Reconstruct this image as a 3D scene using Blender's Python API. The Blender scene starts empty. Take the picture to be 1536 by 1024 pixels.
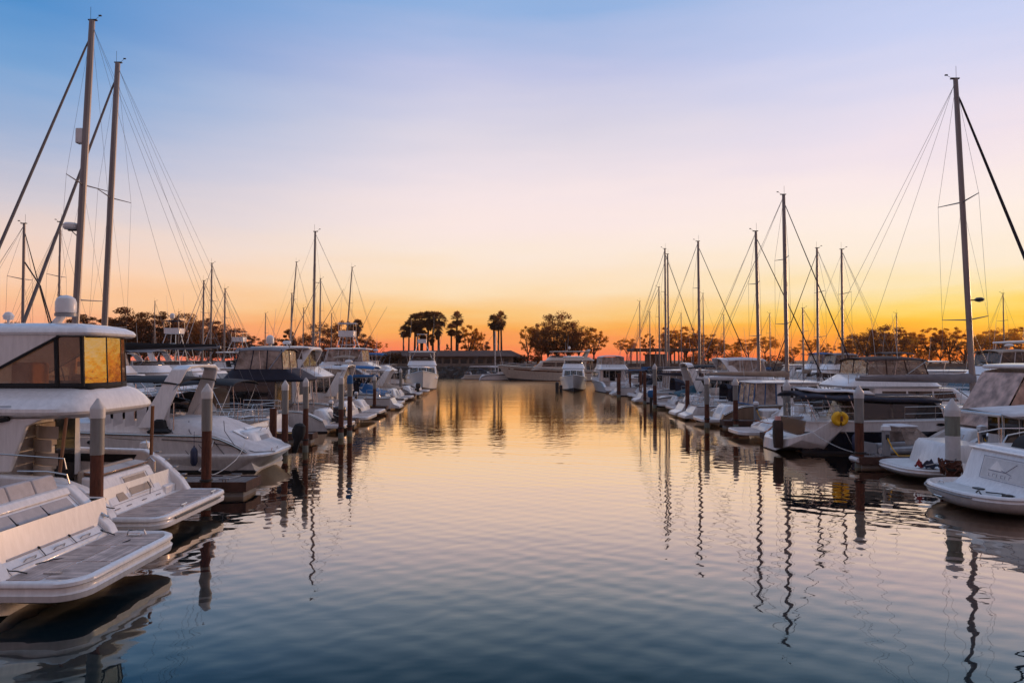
import bpy, bmesh, math, random
from mathutils import Vector, Matrix
R = math.radians
PI = math.pi
sc = bpy.context.scene
COL = sc.collection

# ------------------------------------------------------------------ camera
F_PX, H_CAM, HORIZON = 1050.0, 4.0, 540.0
PITCH = math.atan((HORIZON - 512.0) / F_PX)
cam_data = bpy.data.cameras.new('camera')
cam_data.sensor_width = 36.0
cam_data.lens = F_PX / 1536.0 * 36.0
cam_data.clip_start = 0.1
cam_data.clip_end = 3000.0
cam = bpy.data.objects.new('camera', cam_data)
cam.location = (0, 0, H_CAM)
cam.rotation_euler = (R(90) + PITCH, 0, 0)
COL.objects.link(cam)
sc.camera = cam


def at(px, py, Y):
    """world point at depth Y whose picture position (1536x1024) is px, py"""
    u, v = (px - 768.0) / F_PX, (512.0 - py) / F_PX
    dy = math.cos(PITCH) - v * math.sin(PITCH)
    dz = math.sin(PITCH) + v * math.cos(PITCH)
    k = Y / dy
    return Vector((u * k, Y, H_CAM + dz * k))


# ------------------------------------------------------------------ sky (dusk gradient by elevation and azimuth), sun, exposure
def lin(c):
    return tuple(((x / 255.0) / 12.92 if x / 255.0 <= 0.04045 else (((x / 255.0) + 0.055) / 1.055) ** 2.4) for x in c) + (1.0,)


world = bpy.data.worlds.new('World')
sc.world = world
world.use_nodes = True
nt = world.node_tree
nt.nodes.clear()


def wn(kind, **kw):
    n = nt.nodes.new(kind)
    for k, v in kw.items():
        setattr(n, k, v)
    return n


def wmath(op, a, b=None, clamp=False):
    n = wn('ShaderNodeMath', operation=op, use_clamp=clamp)
    for i, x in enumerate((a, b)):
        if x is None:
            continue
        if isinstance(x, (int, float)):
            n.inputs[i].default_value = x
        else:
            nt.links.new(x, n.inputs[i])
    return n.outputs[0]


def wsmooth(x, a, b):
    n = wn('ShaderNodeMapRange', interpolation_type='SMOOTHSTEP')
    nt.links.new(x, n.inputs[0])
    n.inputs[1].default_value, n.inputs[2].default_value = a, b
    return n.outputs[0]


tc = wn('ShaderNodeTexCoord')
sep = wn('ShaderNodeSeparateXYZ')
nt.links.new(tc.outputs['Generated'], sep.inputs[0])
elev = wmath('MULTIPLY', wmath('ARCSINE', sep.outputs[2]), 180 / PI)
az = wmath('MULTIPLY', wmath('ARCTAN2', sep.outputs[0], sep.outputs[1]), 180 / PI)
cloud = wn('ShaderNodeTexNoise')
cmap = wn('ShaderNodeMapping')
cmap.inputs['Scale'].default_value = (2.2, 2.2, 16.0)
nt.links.new(tc.outputs['Generated'], cmap.inputs[0])
nt.links.new(cmap.outputs[0], cloud.inputs['Vector'])
cloud.inputs['Scale'].default_value = 2.2
cloud.inputs['Detail'].default_value = 5.0
wob = wmath('MULTIPLY', wmath('SUBTRACT', cloud.outputs[0], 0.5), 3.0)      # faint unevenness of the air
elev_w = wmath('ADD', elev, wob)
pos = wmath('DIVIDE', elev_w, 60.0, True)


def ramp(stops, gain=1.0):
    n = wn('ShaderNodeValToRGB')
    els = n.color_ramp.elements
    for i, (e, c) in enumerate(stops):
        el = els[i] if i < 2 else els.new(min(1, e / 60.0))
        el.position = min(1, e / 60.0)
        el.color = tuple(x * gain for x in lin(c)[:3]) + (1.0,)
    nt.links.new(pos, n.inputs[0])
    return n.outputs[0]


SKY_LEFT = [(0, (250, 132, 102)), (2, (253, 166, 128)), (4, (254, 198, 155)), (6, (252, 209, 180)), (8.5, (238, 212, 201)), (10.7, (212, 204, 212)), (15, (164, 181, 213)), (19.2, (120, 164, 213)), (23, (77, 142, 204)), (36, (104, 150, 208)), (60, (166, 188, 230))]
SKY_MID = [(0, (253, 114, 84)), (1.4, (254, 143, 82)), (2.6, (255, 175, 82)), (3.7, (254, 200, 124)), (5.9, (254, 225, 185)), (8.7, (253, 234, 218)), (11, (252, 233, 228)), (12.9, (248, 231, 231)), (15, (237, 225, 232)), (17.9, (222, 216, 229)), (22.7, (192, 197, 229)), (27, (147, 179, 225)), (38, (138, 170, 218)), (60, (168, 188, 230))]
SKY_RIGHT = [(0, (255, 120, 4)), (0.7, (255, 140, 6)), (2.1, (255, 176, 24)), (2.8, (255, 198, 54)), (3.4, (255, 215, 98)), (4.4, (254, 225, 143)), (5.3, (254, 232, 182)), (7.1, (254, 237, 213)), (10.5, (254, 239, 230)), (13, (250, 234, 234)), (15, (241, 227, 236)), (19.2, (220, 218, 241)), (23, (197, 207, 241)), (36, (164, 184, 226)), (60, (170, 188, 230))]
SKY_BACK = [(0, (176, 146, 156)), (5, (232, 178, 176)), (11, (240, 192, 190)), (20, (214, 190, 206)), (35, (186, 192, 220)), (60, (200, 214, 246))]
c_l, c_m, c_r, c_b = ramp(SKY_LEFT), ramp(SKY_MID), ramp(SKY_RIGHT), ramp(SKY_BACK, 0.52)


def wmix(f, a, b):
    n = wn('ShaderNodeMix', data_type='RGBA')
    nt.links.new(f, n.inputs[0])
    nt.links.new(a, n.inputs[6])
    nt.links.new(b, n.inputs[7])
    return n.outputs[2]


s1 = wmix(wsmooth(wmath('MULTIPLY', az, -1.0), 2, 39), c_m, c_l)
s2 = wmix(wsmooth(az, 3, 34), s1, c_r)
s3 = wmix(wsmooth(wmath('ABSOLUTE', az), 62, 140), s2, c_b)
# thin uneven veils of high haze: a few per cent lighter or darker, drawn out along the horizon
veil = wn('ShaderNodeTexNoise')
vmap = wn('ShaderNodeMapping')
vmap.inputs['Scale'].default_value = (1.3, 1.3, 9.0)
vmap.inputs['Rotation'].default_value = (0.0, R(4), 0.0)
nt.links.new(tc.outputs['Generated'], vmap.inputs[0])
nt.links.new(vmap.outputs[0], veil.inputs['Vector'])
veil.inputs['Scale'].default_value = 1.9
veil.inputs['Detail'].default_value = 7.0
veil.inputs['Roughness'].default_value = 0.6
gain_ = wn('ShaderNodeMapRange')
nt.links.new(veil.outputs[0], gain_.inputs[0])
gain_.inputs[1].default_value, gain_.inputs[2].default_value = 0.25, 0.75
gain_.inputs[3].default_value, gain_.inputs[4].default_value = 0.982, 1.012
sc_v = wn('ShaderNodeVectorMath', operation='SCALE')
nt.links.new(s3, sc_v.inputs[0])
nt.links.new(gain_.outputs[0], sc_v.inputs['Scale'])
s3 = sc_v.outputs[0]
bg = wn('ShaderNodeBackground')
bg.inputs[1].default_value = 1.0
nt.links.new(s3, bg.inputs[0])
wo = wn('ShaderNodeOutputWorld')
nt.links.new(bg.outputs[0], wo.inputs[0])

SUN_AZ, SUN_EL = 44.0, 4.0
sun_data = bpy.data.lights.new('sun', 'SUN')
sun_data.energy = 1.8
sun_data.angle = R(6)
sun_data.color = (1.0, 0.56, 0.32)
sun = bpy.data.objects.new('sun', sun_data)
sd = Vector((math.sin(R(SUN_AZ)) * math.cos(R(SUN_EL)), math.cos(R(SUN_AZ)) * math.cos(R(SUN_EL)), math.sin(R(SUN_EL))))
sun.rotation_euler = (-sd).to_track_quat('-Z', 'Y').to_euler()
sun.location = (60, 60, 30)
COL.objects.link(sun)

sc.view_settings.view_transform = 'Standard'
sc.view_settings.look = 'None'
sc.view_settings.exposure = 0.0
sc.view_settings.gamma = 1.0
sc.render.engine = 'CYCLES'
sc.cycles.use_denoising = True
sc.cycles.max_bounces = 8
sc.cycles.transparent_max_bounces = 16
sc.cycles.caustics_reflective = False
sc.cycles.caustics_refractive = False
sc.cycles.sample_clamp_indirect = 4.0
sc.cycles.blur_glossy = 0.3

# ------------------------------------------------------------------ materials
M = {}


def mat(name, col, rough=0.5, metal=0.0, var=0.0, vscale=3.0, streak=False, coat=0.0, spec=0.5, bump=0.0, bscale=20.0):
    m = bpy.data.materials.new(name)
    m.use_nodes = True
    t = m.node_tree
    p = t.nodes['Principled BSDF']
    p.inputs['Base Color'].default_value = (*col, 1)
    p.inputs['Roughness'].default_value = rough
    p.inputs['Metallic'].default_value = metal
    p.inputs['Specular IOR Level'].default_value = spec
    p.inputs['Coat Weight'].default_value = coat
    p.inputs['Coat Roughness'].default_value = 0.08
    if var or bump:
        c = t.nodes.new('ShaderNodeTexCoord')
        mp = t.nodes.new('ShaderNodeMapping')
        t.links.new(c.outputs['Object'], mp.inputs[0])
        if streak:
            mp.inputs['Scale'].default_value = (3.0, 3.0, 0.45)
        nz = t.nodes.new('ShaderNodeTexNoise')
        nz.inputs['Scale'].default_value = vscale
        nz.inputs['Detail'].default_value = 6.0
        nz.inputs['Roughness'].default_value = 0.62
        t.links.new(mp.outputs[0], nz.inputs['Vector'])
        if var:
            r = t.nodes.new('ShaderNodeValToRGB')
            r.color_ramp.elements[0].position = 0.3
            r.color_ramp.elements[1].position = 0.72
            r.color_ramp.elements[0].color = (*[max(0, x * (1 - var)) for x in col], 1)
            r.color_ramp.elements[1].color = (*[min(1, x * (1 + var * 0.35)) for x in col], 1)
            t.links.new(nz.outputs[0], r.inputs[0])
            t.links.new(r.outputs[0], p.inputs['Base Color'])
        if bump:
            n2 = t.nodes.new('ShaderNodeTexNoise')
            n2.inputs['Scale'].default_value = bscale
            n2.inputs['Detail'].default_value = 4.0
            t.links.new(c.outputs['Object'], n2.inputs['Vector'])
            b = t.nodes.new('ShaderNodeBump')
            b.inputs['Strength'].default_value = 1.0
            b.inputs['Distance'].default_value = bump
            t.links.new(n2.outputs[0], b.inputs['Height'])
            t.links.new(b.outputs[0], p.inputs['Normal'])
    M[name] = m
    return m


mat('gelcoat', (0.80, 0.77, 0.745), 0.28, var=0.17, vscale=3.2, streak=True, coat=0.3)
mat('cream_gelcoat', (0.68, 0.60, 0.50), 0.3, var=0.22, vscale=1.6, streak=True, coat=0.3)
mat('tan_gelcoat', (0.36, 0.25, 0.17), 0.35, var=0.3, vscale=1.6, streak=True, coat=0.2)
mat('grey_gelcoat', (0.36, 0.35, 0.36), 0.3, var=0.25, vscale=1.6, streak=True, coat=0.2)
mat('navy_gelcoat', (0.012, 0.014, 0.024), 0.22, var=0.2, vscale=1.5, coat=0.3)
mat('blue_gelcoat', (0.02, 0.06, 0.16), 0.25, var=0.2, vscale=1.5, coat=0.3)
mat('bottom_paint', (0.02, 0.022, 0.03), 0.7, var=0.4)
mat('deck_grip', (0.66, 0.65, 0.63), 0.7, var=0.16, vscale=4, bump=0.002, bscale=90)
mat('tinted_glass', (0.010, 0.010, 0.012), 0.06, spec=0.7)
mat('canvas_navy', (0.016, 0.018, 0.035), 0.85, var=0.3, bump=0.01, bscale=6)
mat('canvas_black', (0.012, 0.012, 0.014), 0.85, var=0.3, bump=0.012, bscale=6)
mat('canvas_blue', (0.02, 0.12, 0.30), 0.8, var=0.25, bump=0.012, bscale=6)
mat('canvas_teal', (0.02, 0.10, 0.14), 0.8, var=0.25, bump=0.012, bscale=6)
mat('canvas_white', (0.66, 0.63, 0.62), 0.8, var=0.2, bump=0.02, bscale=5)
mat('canvas_tan', (0.36, 0.27, 0.20), 0.85, var=0.25, bump=0.015, bscale=5)
mat('canvas_brown', (0.05, 0.028, 0.022), 0.85, var=0.3, bump=0.012, bscale=6)
mat('canvas_grey', (0.22, 0.21, 0.22), 0.85, var=0.25, bump=0.015, bscale=5)
mat('canvas_red', (0.30, 0.03, 0.03), 0.85, var=0.3, bump=0.012, bscale=8)
mat('cushion_grey', (0.46, 0.42, 0.41), 0.75, var=0.18, vscale=5, bump=0.004, bscale=30)
mat('cushion_tan', (0.42, 0.34, 0.27), 0.75, var=0.2, vscale=5, bump=0.004, bscale=20)
mat('cushion_white', (0.66, 0.64, 0.62), 0.7, var=0.15, vscale=5)
mat('stainless', (0.62, 0.61, 0.60), 0.22, metal=1.0)
mat('mast_alloy', (0.235, 0.215, 0.215), 0.42, metal=0.35, var=0.25, vscale=0.8, streak=True)
mat('mast_white', (0.62, 0.60, 0.58), 0.35, var=0.15, vscale=0.8, streak=True)
mat('wire_steel', (0.16, 0.15, 0.16), 0.4, metal=0.4)
mat('rubber_black', (0.014, 0.014, 0.014), 0.6, var=0.3)
mat('black_plastic', (0.018, 0.018, 0.02), 0.35, var=0.2)
mat('grey_plastic', (0.25, 0.25, 0.26), 0.4, var=0.2)
mat('radome_white', (0.74, 0.73, 0.72), 0.35, var=0.08)
mat('outboard_black', (0.02, 0.02, 0.022), 0.25, coat=0.3)
mat('varnished_wood', (0.22, 0.085, 0.03), 0.3, var=0.45, vscale=5, streak=True, coat=0.5)
mat('pile_sleeve', (0.22, 0.215, 0.20), 0.5, var=0.3, vscale=2.2, streak=True, bump=0.004, bscale=9)
mat('pile_cap', (0.58, 0.565, 0.55), 0.45, var=0.2, vscale=4)
mat('pile_algae', (0.20, 0.21, 0.17), 0.7, var=0.4, vscale=3, streak=True, bump=0.006, bscale=12)
mat('pile_rust', (0.135, 0.042, 0.022), 0.85, var=0.65, vscale=4.5, streak=True, bump=0.015, bscale=14)
mat('dock_concrete', (0.36, 0.34, 0.32), 0.85, var=0.3, vscale=2, bump=0.004, bscale=25)
mat('dock_timber', (0.10, 0.045, 0.030), 0.8, var=0.5, vscale=3, bump=0.01, bscale=18)
mat('rope_white', (0.55, 0.52, 0.48), 0.9, bump=0.01, bscale=60)
mat('rope_dark', (0.05, 0.05, 0.06), 0.9, bump=0.01, bscale=60)
mat('rope_orange', (0.50, 0.16, 0.04), 0.9)
mat('buoy_yellow', (0.95, 0.52, 0.01), 0.5, var=0.15)
mat('fender_white', (0.70, 0.66, 0.64), 0.4, var=0.2, vscale=6)
mat('fender_pink', (0.70, 0.34, 0.30), 0.45, var=0.2, vscale=6)
mat('fender_navy', (0.03, 0.04, 0.09), 0.5, var=0.2, vscale=6)
mat('decal_dark', (0.05, 0.045, 0.06), 0.4)
mat('decal_grey', (0.20, 0.19, 0.22), 0.4)
mat('trunk_bark', (0.09, 0.058, 0.042), 0.9, var=0.5, vscale=2, bump=0.03, bscale=6)
mat('palm_bark', (0.070, 0.050, 0.040), 0.9, var=0.4, vscale=2, bump=0.03, bscale=8)
mat('rock_grey', (0.075, 0.066, 0.060), 0.9, var=0.6, vscale=0.8, bump=0.08, bscale=2.5)
mat('shore_soil', (0.06, 0.045, 0.035), 0.95, var=0.5, vscale=0.3, bump=0.1, bscale=1.0)
mat('stucco', (0.22, 0.16, 0.12), 0.85, var=0.25, vscale=0.4)
mat('roof_shingle', (0.12, 0.062, 0.042), 0.85, var=0.45, vscale=0.8, bump=0.05, bscale=3)
mat('concrete_wall', (0.20, 0.16, 0.13), 0.85, var=0.35, vscale=0.6, streak=True)
mat('window_dark', (0.016, 0.014, 0.014), 0.12)


def clear_mat(name, tint, gloss_f=1.45, haze=0.10, haze_col=(0.6, 0.55, 0.5), rough=0.04, wrinkle=0.0, gloss_col=(0.9, 0.9, 0.9)):
    """clear vinyl or glass: tinted see-through, fresnel gloss, a little milky haze"""
    m = bpy.data.materials.new(name)
    m.use_nodes = True
    t = m.node_tree
    t.nodes.clear()
    out = t.nodes.new('ShaderNodeOutputMaterial')
    tr = t.nodes.new('ShaderNodeBsdfTransparent')
    tr.inputs[0].default_value = (*tint, 1)
    gl = t.nodes.new('ShaderNodeBsdfGlossy')
    gl.inputs['Roughness'].default_value = rough
    gl.inputs['Color'].default_value = (*gloss_col, 1)
    df = t.nodes.new('ShaderNodeBsdfDiffuse')
    df.inputs[0].default_value = (*haze_col, 1)
    m1 = t.nodes.new('ShaderNodeMixShader')
    m1.inputs[0].default_value = haze
    t.links.new(tr.outputs[0], m1.inputs[1])
    t.links.new(df.outputs[0], m1.inputs[2])
    fr = t.nodes.new('ShaderNodeFresnel')
    fr.inputs[0].default_value = gloss_f
    gb = t.nodes.new('ShaderNodeNewGeometry')
    iv = t.nodes.new('ShaderNodeMath'); iv.operation = 'SUBTRACT'; iv.inputs[0].default_value = 1.0
    t.links.new(gb.outputs['Backfacing'], iv.inputs[1])
    fm = t.nodes.new('ShaderNodeMath'); fm.operation = 'MULTIPLY'
    t.links.new(fr.outputs[0], fm.inputs[0]); t.links.new(iv.outputs[0], fm.inputs[1])
    m2 = t.nodes.new('ShaderNodeMixShader')
    t.links.new(fm.outputs[0], m2.inputs[0])
    t.links.new(m1.outputs[0], m2.inputs[1])
    t.links.new(gl.outputs[0], m2.inputs[2])
    t.links.new(m2.outputs[0], out.inputs[0])
    c = t.nodes.new('ShaderNodeTexCoord')
    nz = t.nodes.new('ShaderNodeTexNoise')
    nz.inputs['Scale'].default_value = 2.6
    nz.inputs['Detail'].default_value = 4
    t.links.new(c.outputs['Object'], nz.inputs['Vector'])
    mr = t.nodes.new('ShaderNodeMapRange')
    mr.inputs[1].default_value, mr.inputs[2].default_value = 0.35, 0.7
    mr.inputs[3].default_value, mr.inputs[4].default_value = haze * 0.5, min(1, haze * 1.9)
    t.links.new(nz.outputs[0], mr.inputs[0])
    t.links.new(mr.outputs[0], m1.inputs[0])
    if wrinkle:
        b = t.nodes.new('ShaderNodeBump')
        b.inputs['Distance'].default_value = wrinkle
        t.links.new(nz.outputs[0], b.inputs['Height'])
        t.links.new(b.outputs[0], gl.inputs['Normal'])
    M[name] = m
    return m


clear_mat('vinyl_clear', (0.80, 0.74, 0.68), 1.5, 0.16, (0.62, 0.54, 0.48), 0.08, 0.05)
clear_mat('vinyl_amber', (0.90, 0.74, 0.56), 1.9, 0.10, (0.60, 0.46, 0.34), 0.04, 0.006)
clear_mat('glass_sunset', (0.80, 0.56, 0.36), 5.5, 0.14, (0.62, 0.36, 0.22), 0.06, 0.010, (1.0, 0.74, 0.48))  # orange sunset reflection put into the tint and gloss colour of these panes
clear_mat('vinyl_tan', (0.60, 0.52, 0.46), 1.4, 0.62, (0.74, 0.50, 0.39), 0.2, 0.02)
clear_mat('vinyl_smoke', (0.34, 0.27, 0.22), 1.5, 0.22, (0.34, 0.27, 0.22), 0.08, 0.05)
clear_mat('vinyl_milky', (0.60, 0.52, 0.46), 1.5, 0.50, (0.50, 0.40, 0.34), 0.12, 0.06)
clear_mat('glass_clear', (0.55, 0.56, 0.56), 1.5, 0.03, (0.5, 0.5, 0.5), 0.02)
clear_mat('glass_brown', (0.30, 0.22, 0.17), 1.55, 0.04, (0.3, 0.25, 0.2), 0.03)


def plank_mat(name, col, seam, width, axis=0, rough=0.65, var=0.4):
    """timber planking: seams every WIDTH metres along local axis AXIS"""
    m = mat(name, col, rough, var=var, vscale=3.2)
    t = m.node_tree
    p = t.nodes['Principled BSDF']
    base = p.inputs['Base Color'].links[0].from_socket
    c = t.nodes.new('ShaderNodeTexCoord')
    s = t.nodes.new('ShaderNodeSeparateXYZ')
    t.links.new(c.outputs['Object'], s.inputs[0])
    d = t.nodes.new('ShaderNodeMath'); d.operation = 'DIVIDE'; d.inputs[1].default_value = width
    t.links.new(s.outputs[axis], d.inputs[0])
    fr = t.nodes.new('ShaderNodeMath'); fr.operation = 'FRACT'
    t.links.new(d.outputs[0], fr.inputs[0])
    fl = t.nodes.new('ShaderNodeMath'); fl.operation = 'FLOOR'
    t.links.new(d.outputs[0], fl.inputs[0])
    wnz = t.nodes.new('ShaderNodeTexWhiteNoise'); wnz.noise_dimensions = '1D'
    t.links.new(fl.outputs[0], wnz.inputs['W'])
    k = t.nodes.new('ShaderNodeMapRange')
    k.inputs[3].default_value, k.inputs[4].default_value = 0.72, 1.12
    t.links.new(wnz.outputs[0], k.inputs[0])
    mul = t.nodes.new('ShaderNodeVectorMath'); mul.operation = 'SCALE'
    t.links.new(base, mul.inputs[0]); t.links.new(k.outputs[0], mul.inputs['Scale'])
    gt = t.nodes.new('ShaderNodeMath'); gt.operation = 'GREATER_THAN'; gt.inputs[1].default_value = 0.90
    t.links.new(fr.outputs[0], gt.inputs[0])
    mx = t.nodes.new('ShaderNodeMix'); mx.data_type = 'RGBA'
    t.links.new(gt.outputs[0], mx.inputs[0]); t.links.new(mul.outputs[0], mx.inputs[6])
    mx.inputs[7].default_value = (*seam, 1)
    t.links.new(mx.outputs[2], p.inputs['Base Color'])
    return m


plank_mat('teak_grey', (0.62, 0.475, 0.405), (0.20, 0.155, 0.135), 0.085, 1, 0.65, 0.5)
plank_mat('teak_grey_long', (0.66, 0.51, 0.44), (0.24, 0.185, 0.16), 0.085, 0, 0.65, 0.5)
plank_mat('dock_planks', (0.24, 0.19, 0.165), (0.03, 0.025, 0.022), 0.16, 0, 0.8)


def leaf_mat(name, col, trans, mixf=0.5):
    m = bpy.data.materials.new(name)
    m.use_nodes = True
    t = m.node_tree
    t.nodes.clear()
    out = t.nodes.new('ShaderNodeOutputMaterial')
    d = t.nodes.new('ShaderNodeBsdfDiffuse')
    tl = t.nodes.new('ShaderNodeBsdfTranslucent')
    mx = t.nodes.new('ShaderNodeMixShader')
    mx.inputs[0].default_value = mixf
    oi = t.nodes.new('ShaderNodeObjectInfo')
    g = t.nodes.new('ShaderNodeNewGeometry')
    ad = t.nodes.new('ShaderNodeMath'); ad.operation = 'ADD'
    t.links.new(g.outputs['Random Per Island'], ad.inputs[0]); t.links.new(oi.outputs['Random'], ad.inputs[1])
    md = t.nodes.new('ShaderNodeMath'); md.operation = 'MULTIPLY'; md.inputs[1].default_value = 0.5
    t.links.new(ad.outputs[0], md.inputs[0])
    for c, node in ((col, d), (trans, tl)):
        r = t.nodes.new('ShaderNodeValToRGB')
        r.color_ramp.elements[0].color = (*[x * 0.55 for x in c], 1)
        r.color_ramp.elements[1].color = (*[min(1, x * 1.45) for x in c], 1)
        t.links.new(md.outputs[0], r.inputs[0])
        t.links.new(r.outputs[0], node.inputs[0])
    t.links.new(d.outputs[0], mx.inputs[1])
    t.links.new(tl.outputs[0], mx.inputs[2])
    t.links.new(mx.outputs[0], out.inputs[0])
    M[name] = m


leaf_mat('leaf_dark', (0.075, 0.042, 0.020), (0.34, 0.11, 0.03), 0.6)
leaf_mat('leaf_backlit', (0.12, 0.045, 0.012), (1.0, 0.30, 0.03), 0.8)  # orange glow of the low sun behind the trees put into the leaf colours
leaf_mat('leaf_palm', (0.13, 0.08, 0.045), (0.40, 0.16, 0.05))
leaf_mat('leaf_dry', (0.17, 0.10, 0.05), (0.34, 0.17, 0.06))


def water_material():
    m = bpy.data.materials.new('harbour_water')
    m.use_nodes = True
    t = m.node_tree
    p = t.nodes['Principled BSDF']
    p.inputs['Base Color'].default_value = (0.004, 0.012, 0.016, 1)
    p.inputs['Roughness'].default_value = 0.6
    p.inputs['Specular IOR Level'].default_value = 0.0
    c = t.nodes.new('ShaderNodeTexCoord')
    total = None

    def add_height(sock, amp):
        nonlocal total
        ml = t.nodes.new('ShaderNodeMath'); ml.operation = 'MULTIPLY'; ml.inputs[1].default_value = amp
        t.links.new(sock, ml.inputs[0])
        if total is None:
            total = ml.outputs[0]
        else:
            a = t.nodes.new('ShaderNodeMath'); a.operation = 'ADD'
            t.links.new(total, a.inputs[0]); t.links.new(ml.outputs[0], a.inputs[1])
            total = a.outputs[0]
    for (sx, sy, scale, amp, det, rot) in ((0.36, 1.0, 0.42, 0.017, 1.5, 5), (0.45, 1.0, 1.5, 0.0035, 2.0, -11), (0.55, 1.0, 5.0, 0.0009, 2.0, 4)):
        mp = t.nodes.new('ShaderNodeMapping')
        mp.inputs['Scale'].default_value = (sx, sy, 1)
        mp.inputs['Rotation'].default_value = (0, 0, R(rot))
        t.links.new(c.outputs['Object'], mp.inputs[0])
        nz = t.nodes.new('ShaderNodeTexNoise')
        nz.inputs['Scale'].default_value = scale
        nz.inputs['Detail'].default_value = det
        nz.inputs['Roughness'].default_value = 0.45
        nz.inputs['Distortion'].default_value = 0.35
        t.links.new(mp.outputs[0], nz.inputs['Vector'])
        add_height(nz.outputs[0], amp)
    # short crossing wind ripples
    for (rot, wl, amp, dist) in ((55, 0.62, 0.0017, 3.6), (126, 0.45, 0.0010, 4.0), (80, 1.25, 0.0012, 4.0)):
        mp = t.nodes.new('ShaderNodeMapping')
        mp.inputs['Rotation'].default_value = (0, 0, -R(rot))
        t.links.new(c.outputs['Object'], mp.inputs[0])
        wv = t.nodes.new('ShaderNodeTexWave')
        wv.wave_type, wv.bands_direction, wv.wave_profile = 'BANDS', 'X', 'SIN'
        wv.inputs['Scale'].default_value = 0.3142 / wl
        wv.inputs['Distortion'].default_value = dist
        wv.inputs['Detail'].default_value = 1.5
        wv.inputs['Detail Scale'].default_value = 1.4
        t.links.new(mp.outputs[0], wv.inputs['Vector'])
        add_height(wv.outputs['Fac'], amp)
    # calm and ruffled patches
    pn = t.nodes.new('ShaderNodeTexNoise')
    pn.inputs['Scale'].default_value = 0.055
    pn.inputs['Detail'].default_value = 2
    t.links.new(c.outputs['Object'], pn.inputs['Vector'])
    mr = t.nodes.new('ShaderNodeMapRange')
    mr.inputs[1].default_value, mr.inputs[2].default_value = 0.3, 0.7
    mr.inputs[3].default_value, mr.inputs[4].default_value = 0.55, 1.15
    t.links.new(pn.outputs[0], mr.inputs[0])
    # sheltered, calmer water towards the far end of the basin
    sp = t.nodes.new('ShaderNodeSeparateXYZ')
    t.links.new(c.outputs['Object'], sp.inputs[0])
    cm = t.nodes.new('ShaderNodeMapRange')
    cm.inputs[1].default_value, cm.inputs[2].default_value = 22.0, 75.0
    cm.inputs[3].default_value, cm.inputs[4].default_value = 1.0, 0.85
    t.links.new(sp.outputs[1], cm.inputs[0])
    m3 = t.nodes.new('ShaderNodeMath'); m3.operation = 'MULTIPLY'
    t.links.new(mr.outputs[0], m3.inputs[0]); t.links.new(cm.outputs[0], m3.inputs[1])
    mr = m3
    b = t.nodes.new('ShaderNodeBump')
    b.inputs['Strength'].default_value = 1.0
    b.inputs['Distance'].default_value = 1.0
    mm = t.nodes.new('ShaderNodeMath'); mm.operation = 'MULTIPLY'
    t.links.new(total, mm.inputs[0]); t.links.new(mr.outputs[0], mm.inputs[1])
    t.links.new(mm.outputs[0], b.inputs['Height'])
    # reflectance of the surface by angle: near total at grazing, little looking down into the dark water
    gl = t.nodes.new('ShaderNodeBsdfGlossy')
    gl.inputs['Roughness'].default_value = 0.02
    gl.inputs['Color'].default_value = (1.0, 0.925, 0.84, 1)
    rg = t.nodes.new('ShaderNodeMapRange')        # ripples too fine to see one by one roughen the far water
    rg.inputs[1].default_value, rg.inputs[2].default_value = 24.0, 120.0
    rg.inputs[3].default_value, rg.inputs[4].default_value = 0.02, 0.19
    t.links.new(sp.outputs[1], rg.inputs[0])
    t.links.new(rg.outputs[0], gl.inputs['Roughness'])
    t.links.new(b.outputs[0], gl.inputs['Normal'])
    lw = t.nodes.new('ShaderNodeLayerWeight')
    lw.inputs['Blend'].default_value = 0.5
    t.links.new(b.outputs[0], lw.inputs['Normal'])
    cs = t.nodes.new('ShaderNodeMath'); cs.operation = 'SUBTRACT'; cs.inputs[0].default_value = 1.0
    t.links.new(lw.outputs['Facing'], cs.inputs[1])
    sq = t.nodes.new('ShaderNodeMath'); sq.operation = 'POWER'; sq.inputs[1].default_value = 3.0
    t.links.new(cs.outputs[0], sq.inputs[0])
    mk_ = t.nodes.new('ShaderNodeMath'); mk_.operation = 'MULTIPLY'; mk_.inputs[1].default_value = -36.0
    t.links.new(sq.outputs[0], mk_.inputs[0])
    ex = t.nodes.new('ShaderNodeMath'); ex.operation = 'EXPONENT'
    t.links.new(mk_.outputs[0], ex.inputs[0])
    fl = t.nodes.new('ShaderNodeMath'); fl.operation = 'MAXIMUM'; fl.inputs[1].default_value = 0.03
    t.links.new(ex.outputs[0], fl.inputs[0])
    tint = t.nodes.new('ShaderNodeValToRGB')  # sunset orange at grazing, blue-green looking down, painted into the reflection colour
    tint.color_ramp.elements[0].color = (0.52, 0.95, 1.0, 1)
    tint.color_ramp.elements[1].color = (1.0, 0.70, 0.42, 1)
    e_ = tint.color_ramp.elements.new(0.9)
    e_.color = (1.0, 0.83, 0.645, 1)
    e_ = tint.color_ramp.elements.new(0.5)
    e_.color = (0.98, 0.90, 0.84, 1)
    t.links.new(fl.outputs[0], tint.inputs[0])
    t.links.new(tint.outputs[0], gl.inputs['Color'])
    mx = t.nodes.new('ShaderNodeMixShader')
    t.links.new(fl.outputs[0], mx.inputs[0])
    t.links.new(p.outputs[0], mx.inputs[1])
    t.links.new(gl.outputs[0], mx.inputs[2])
    t.links.new(mx.outputs[0], t.nodes['Material Output'].inputs[0])
    M['harbour_water'] = m


water_material()

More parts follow.
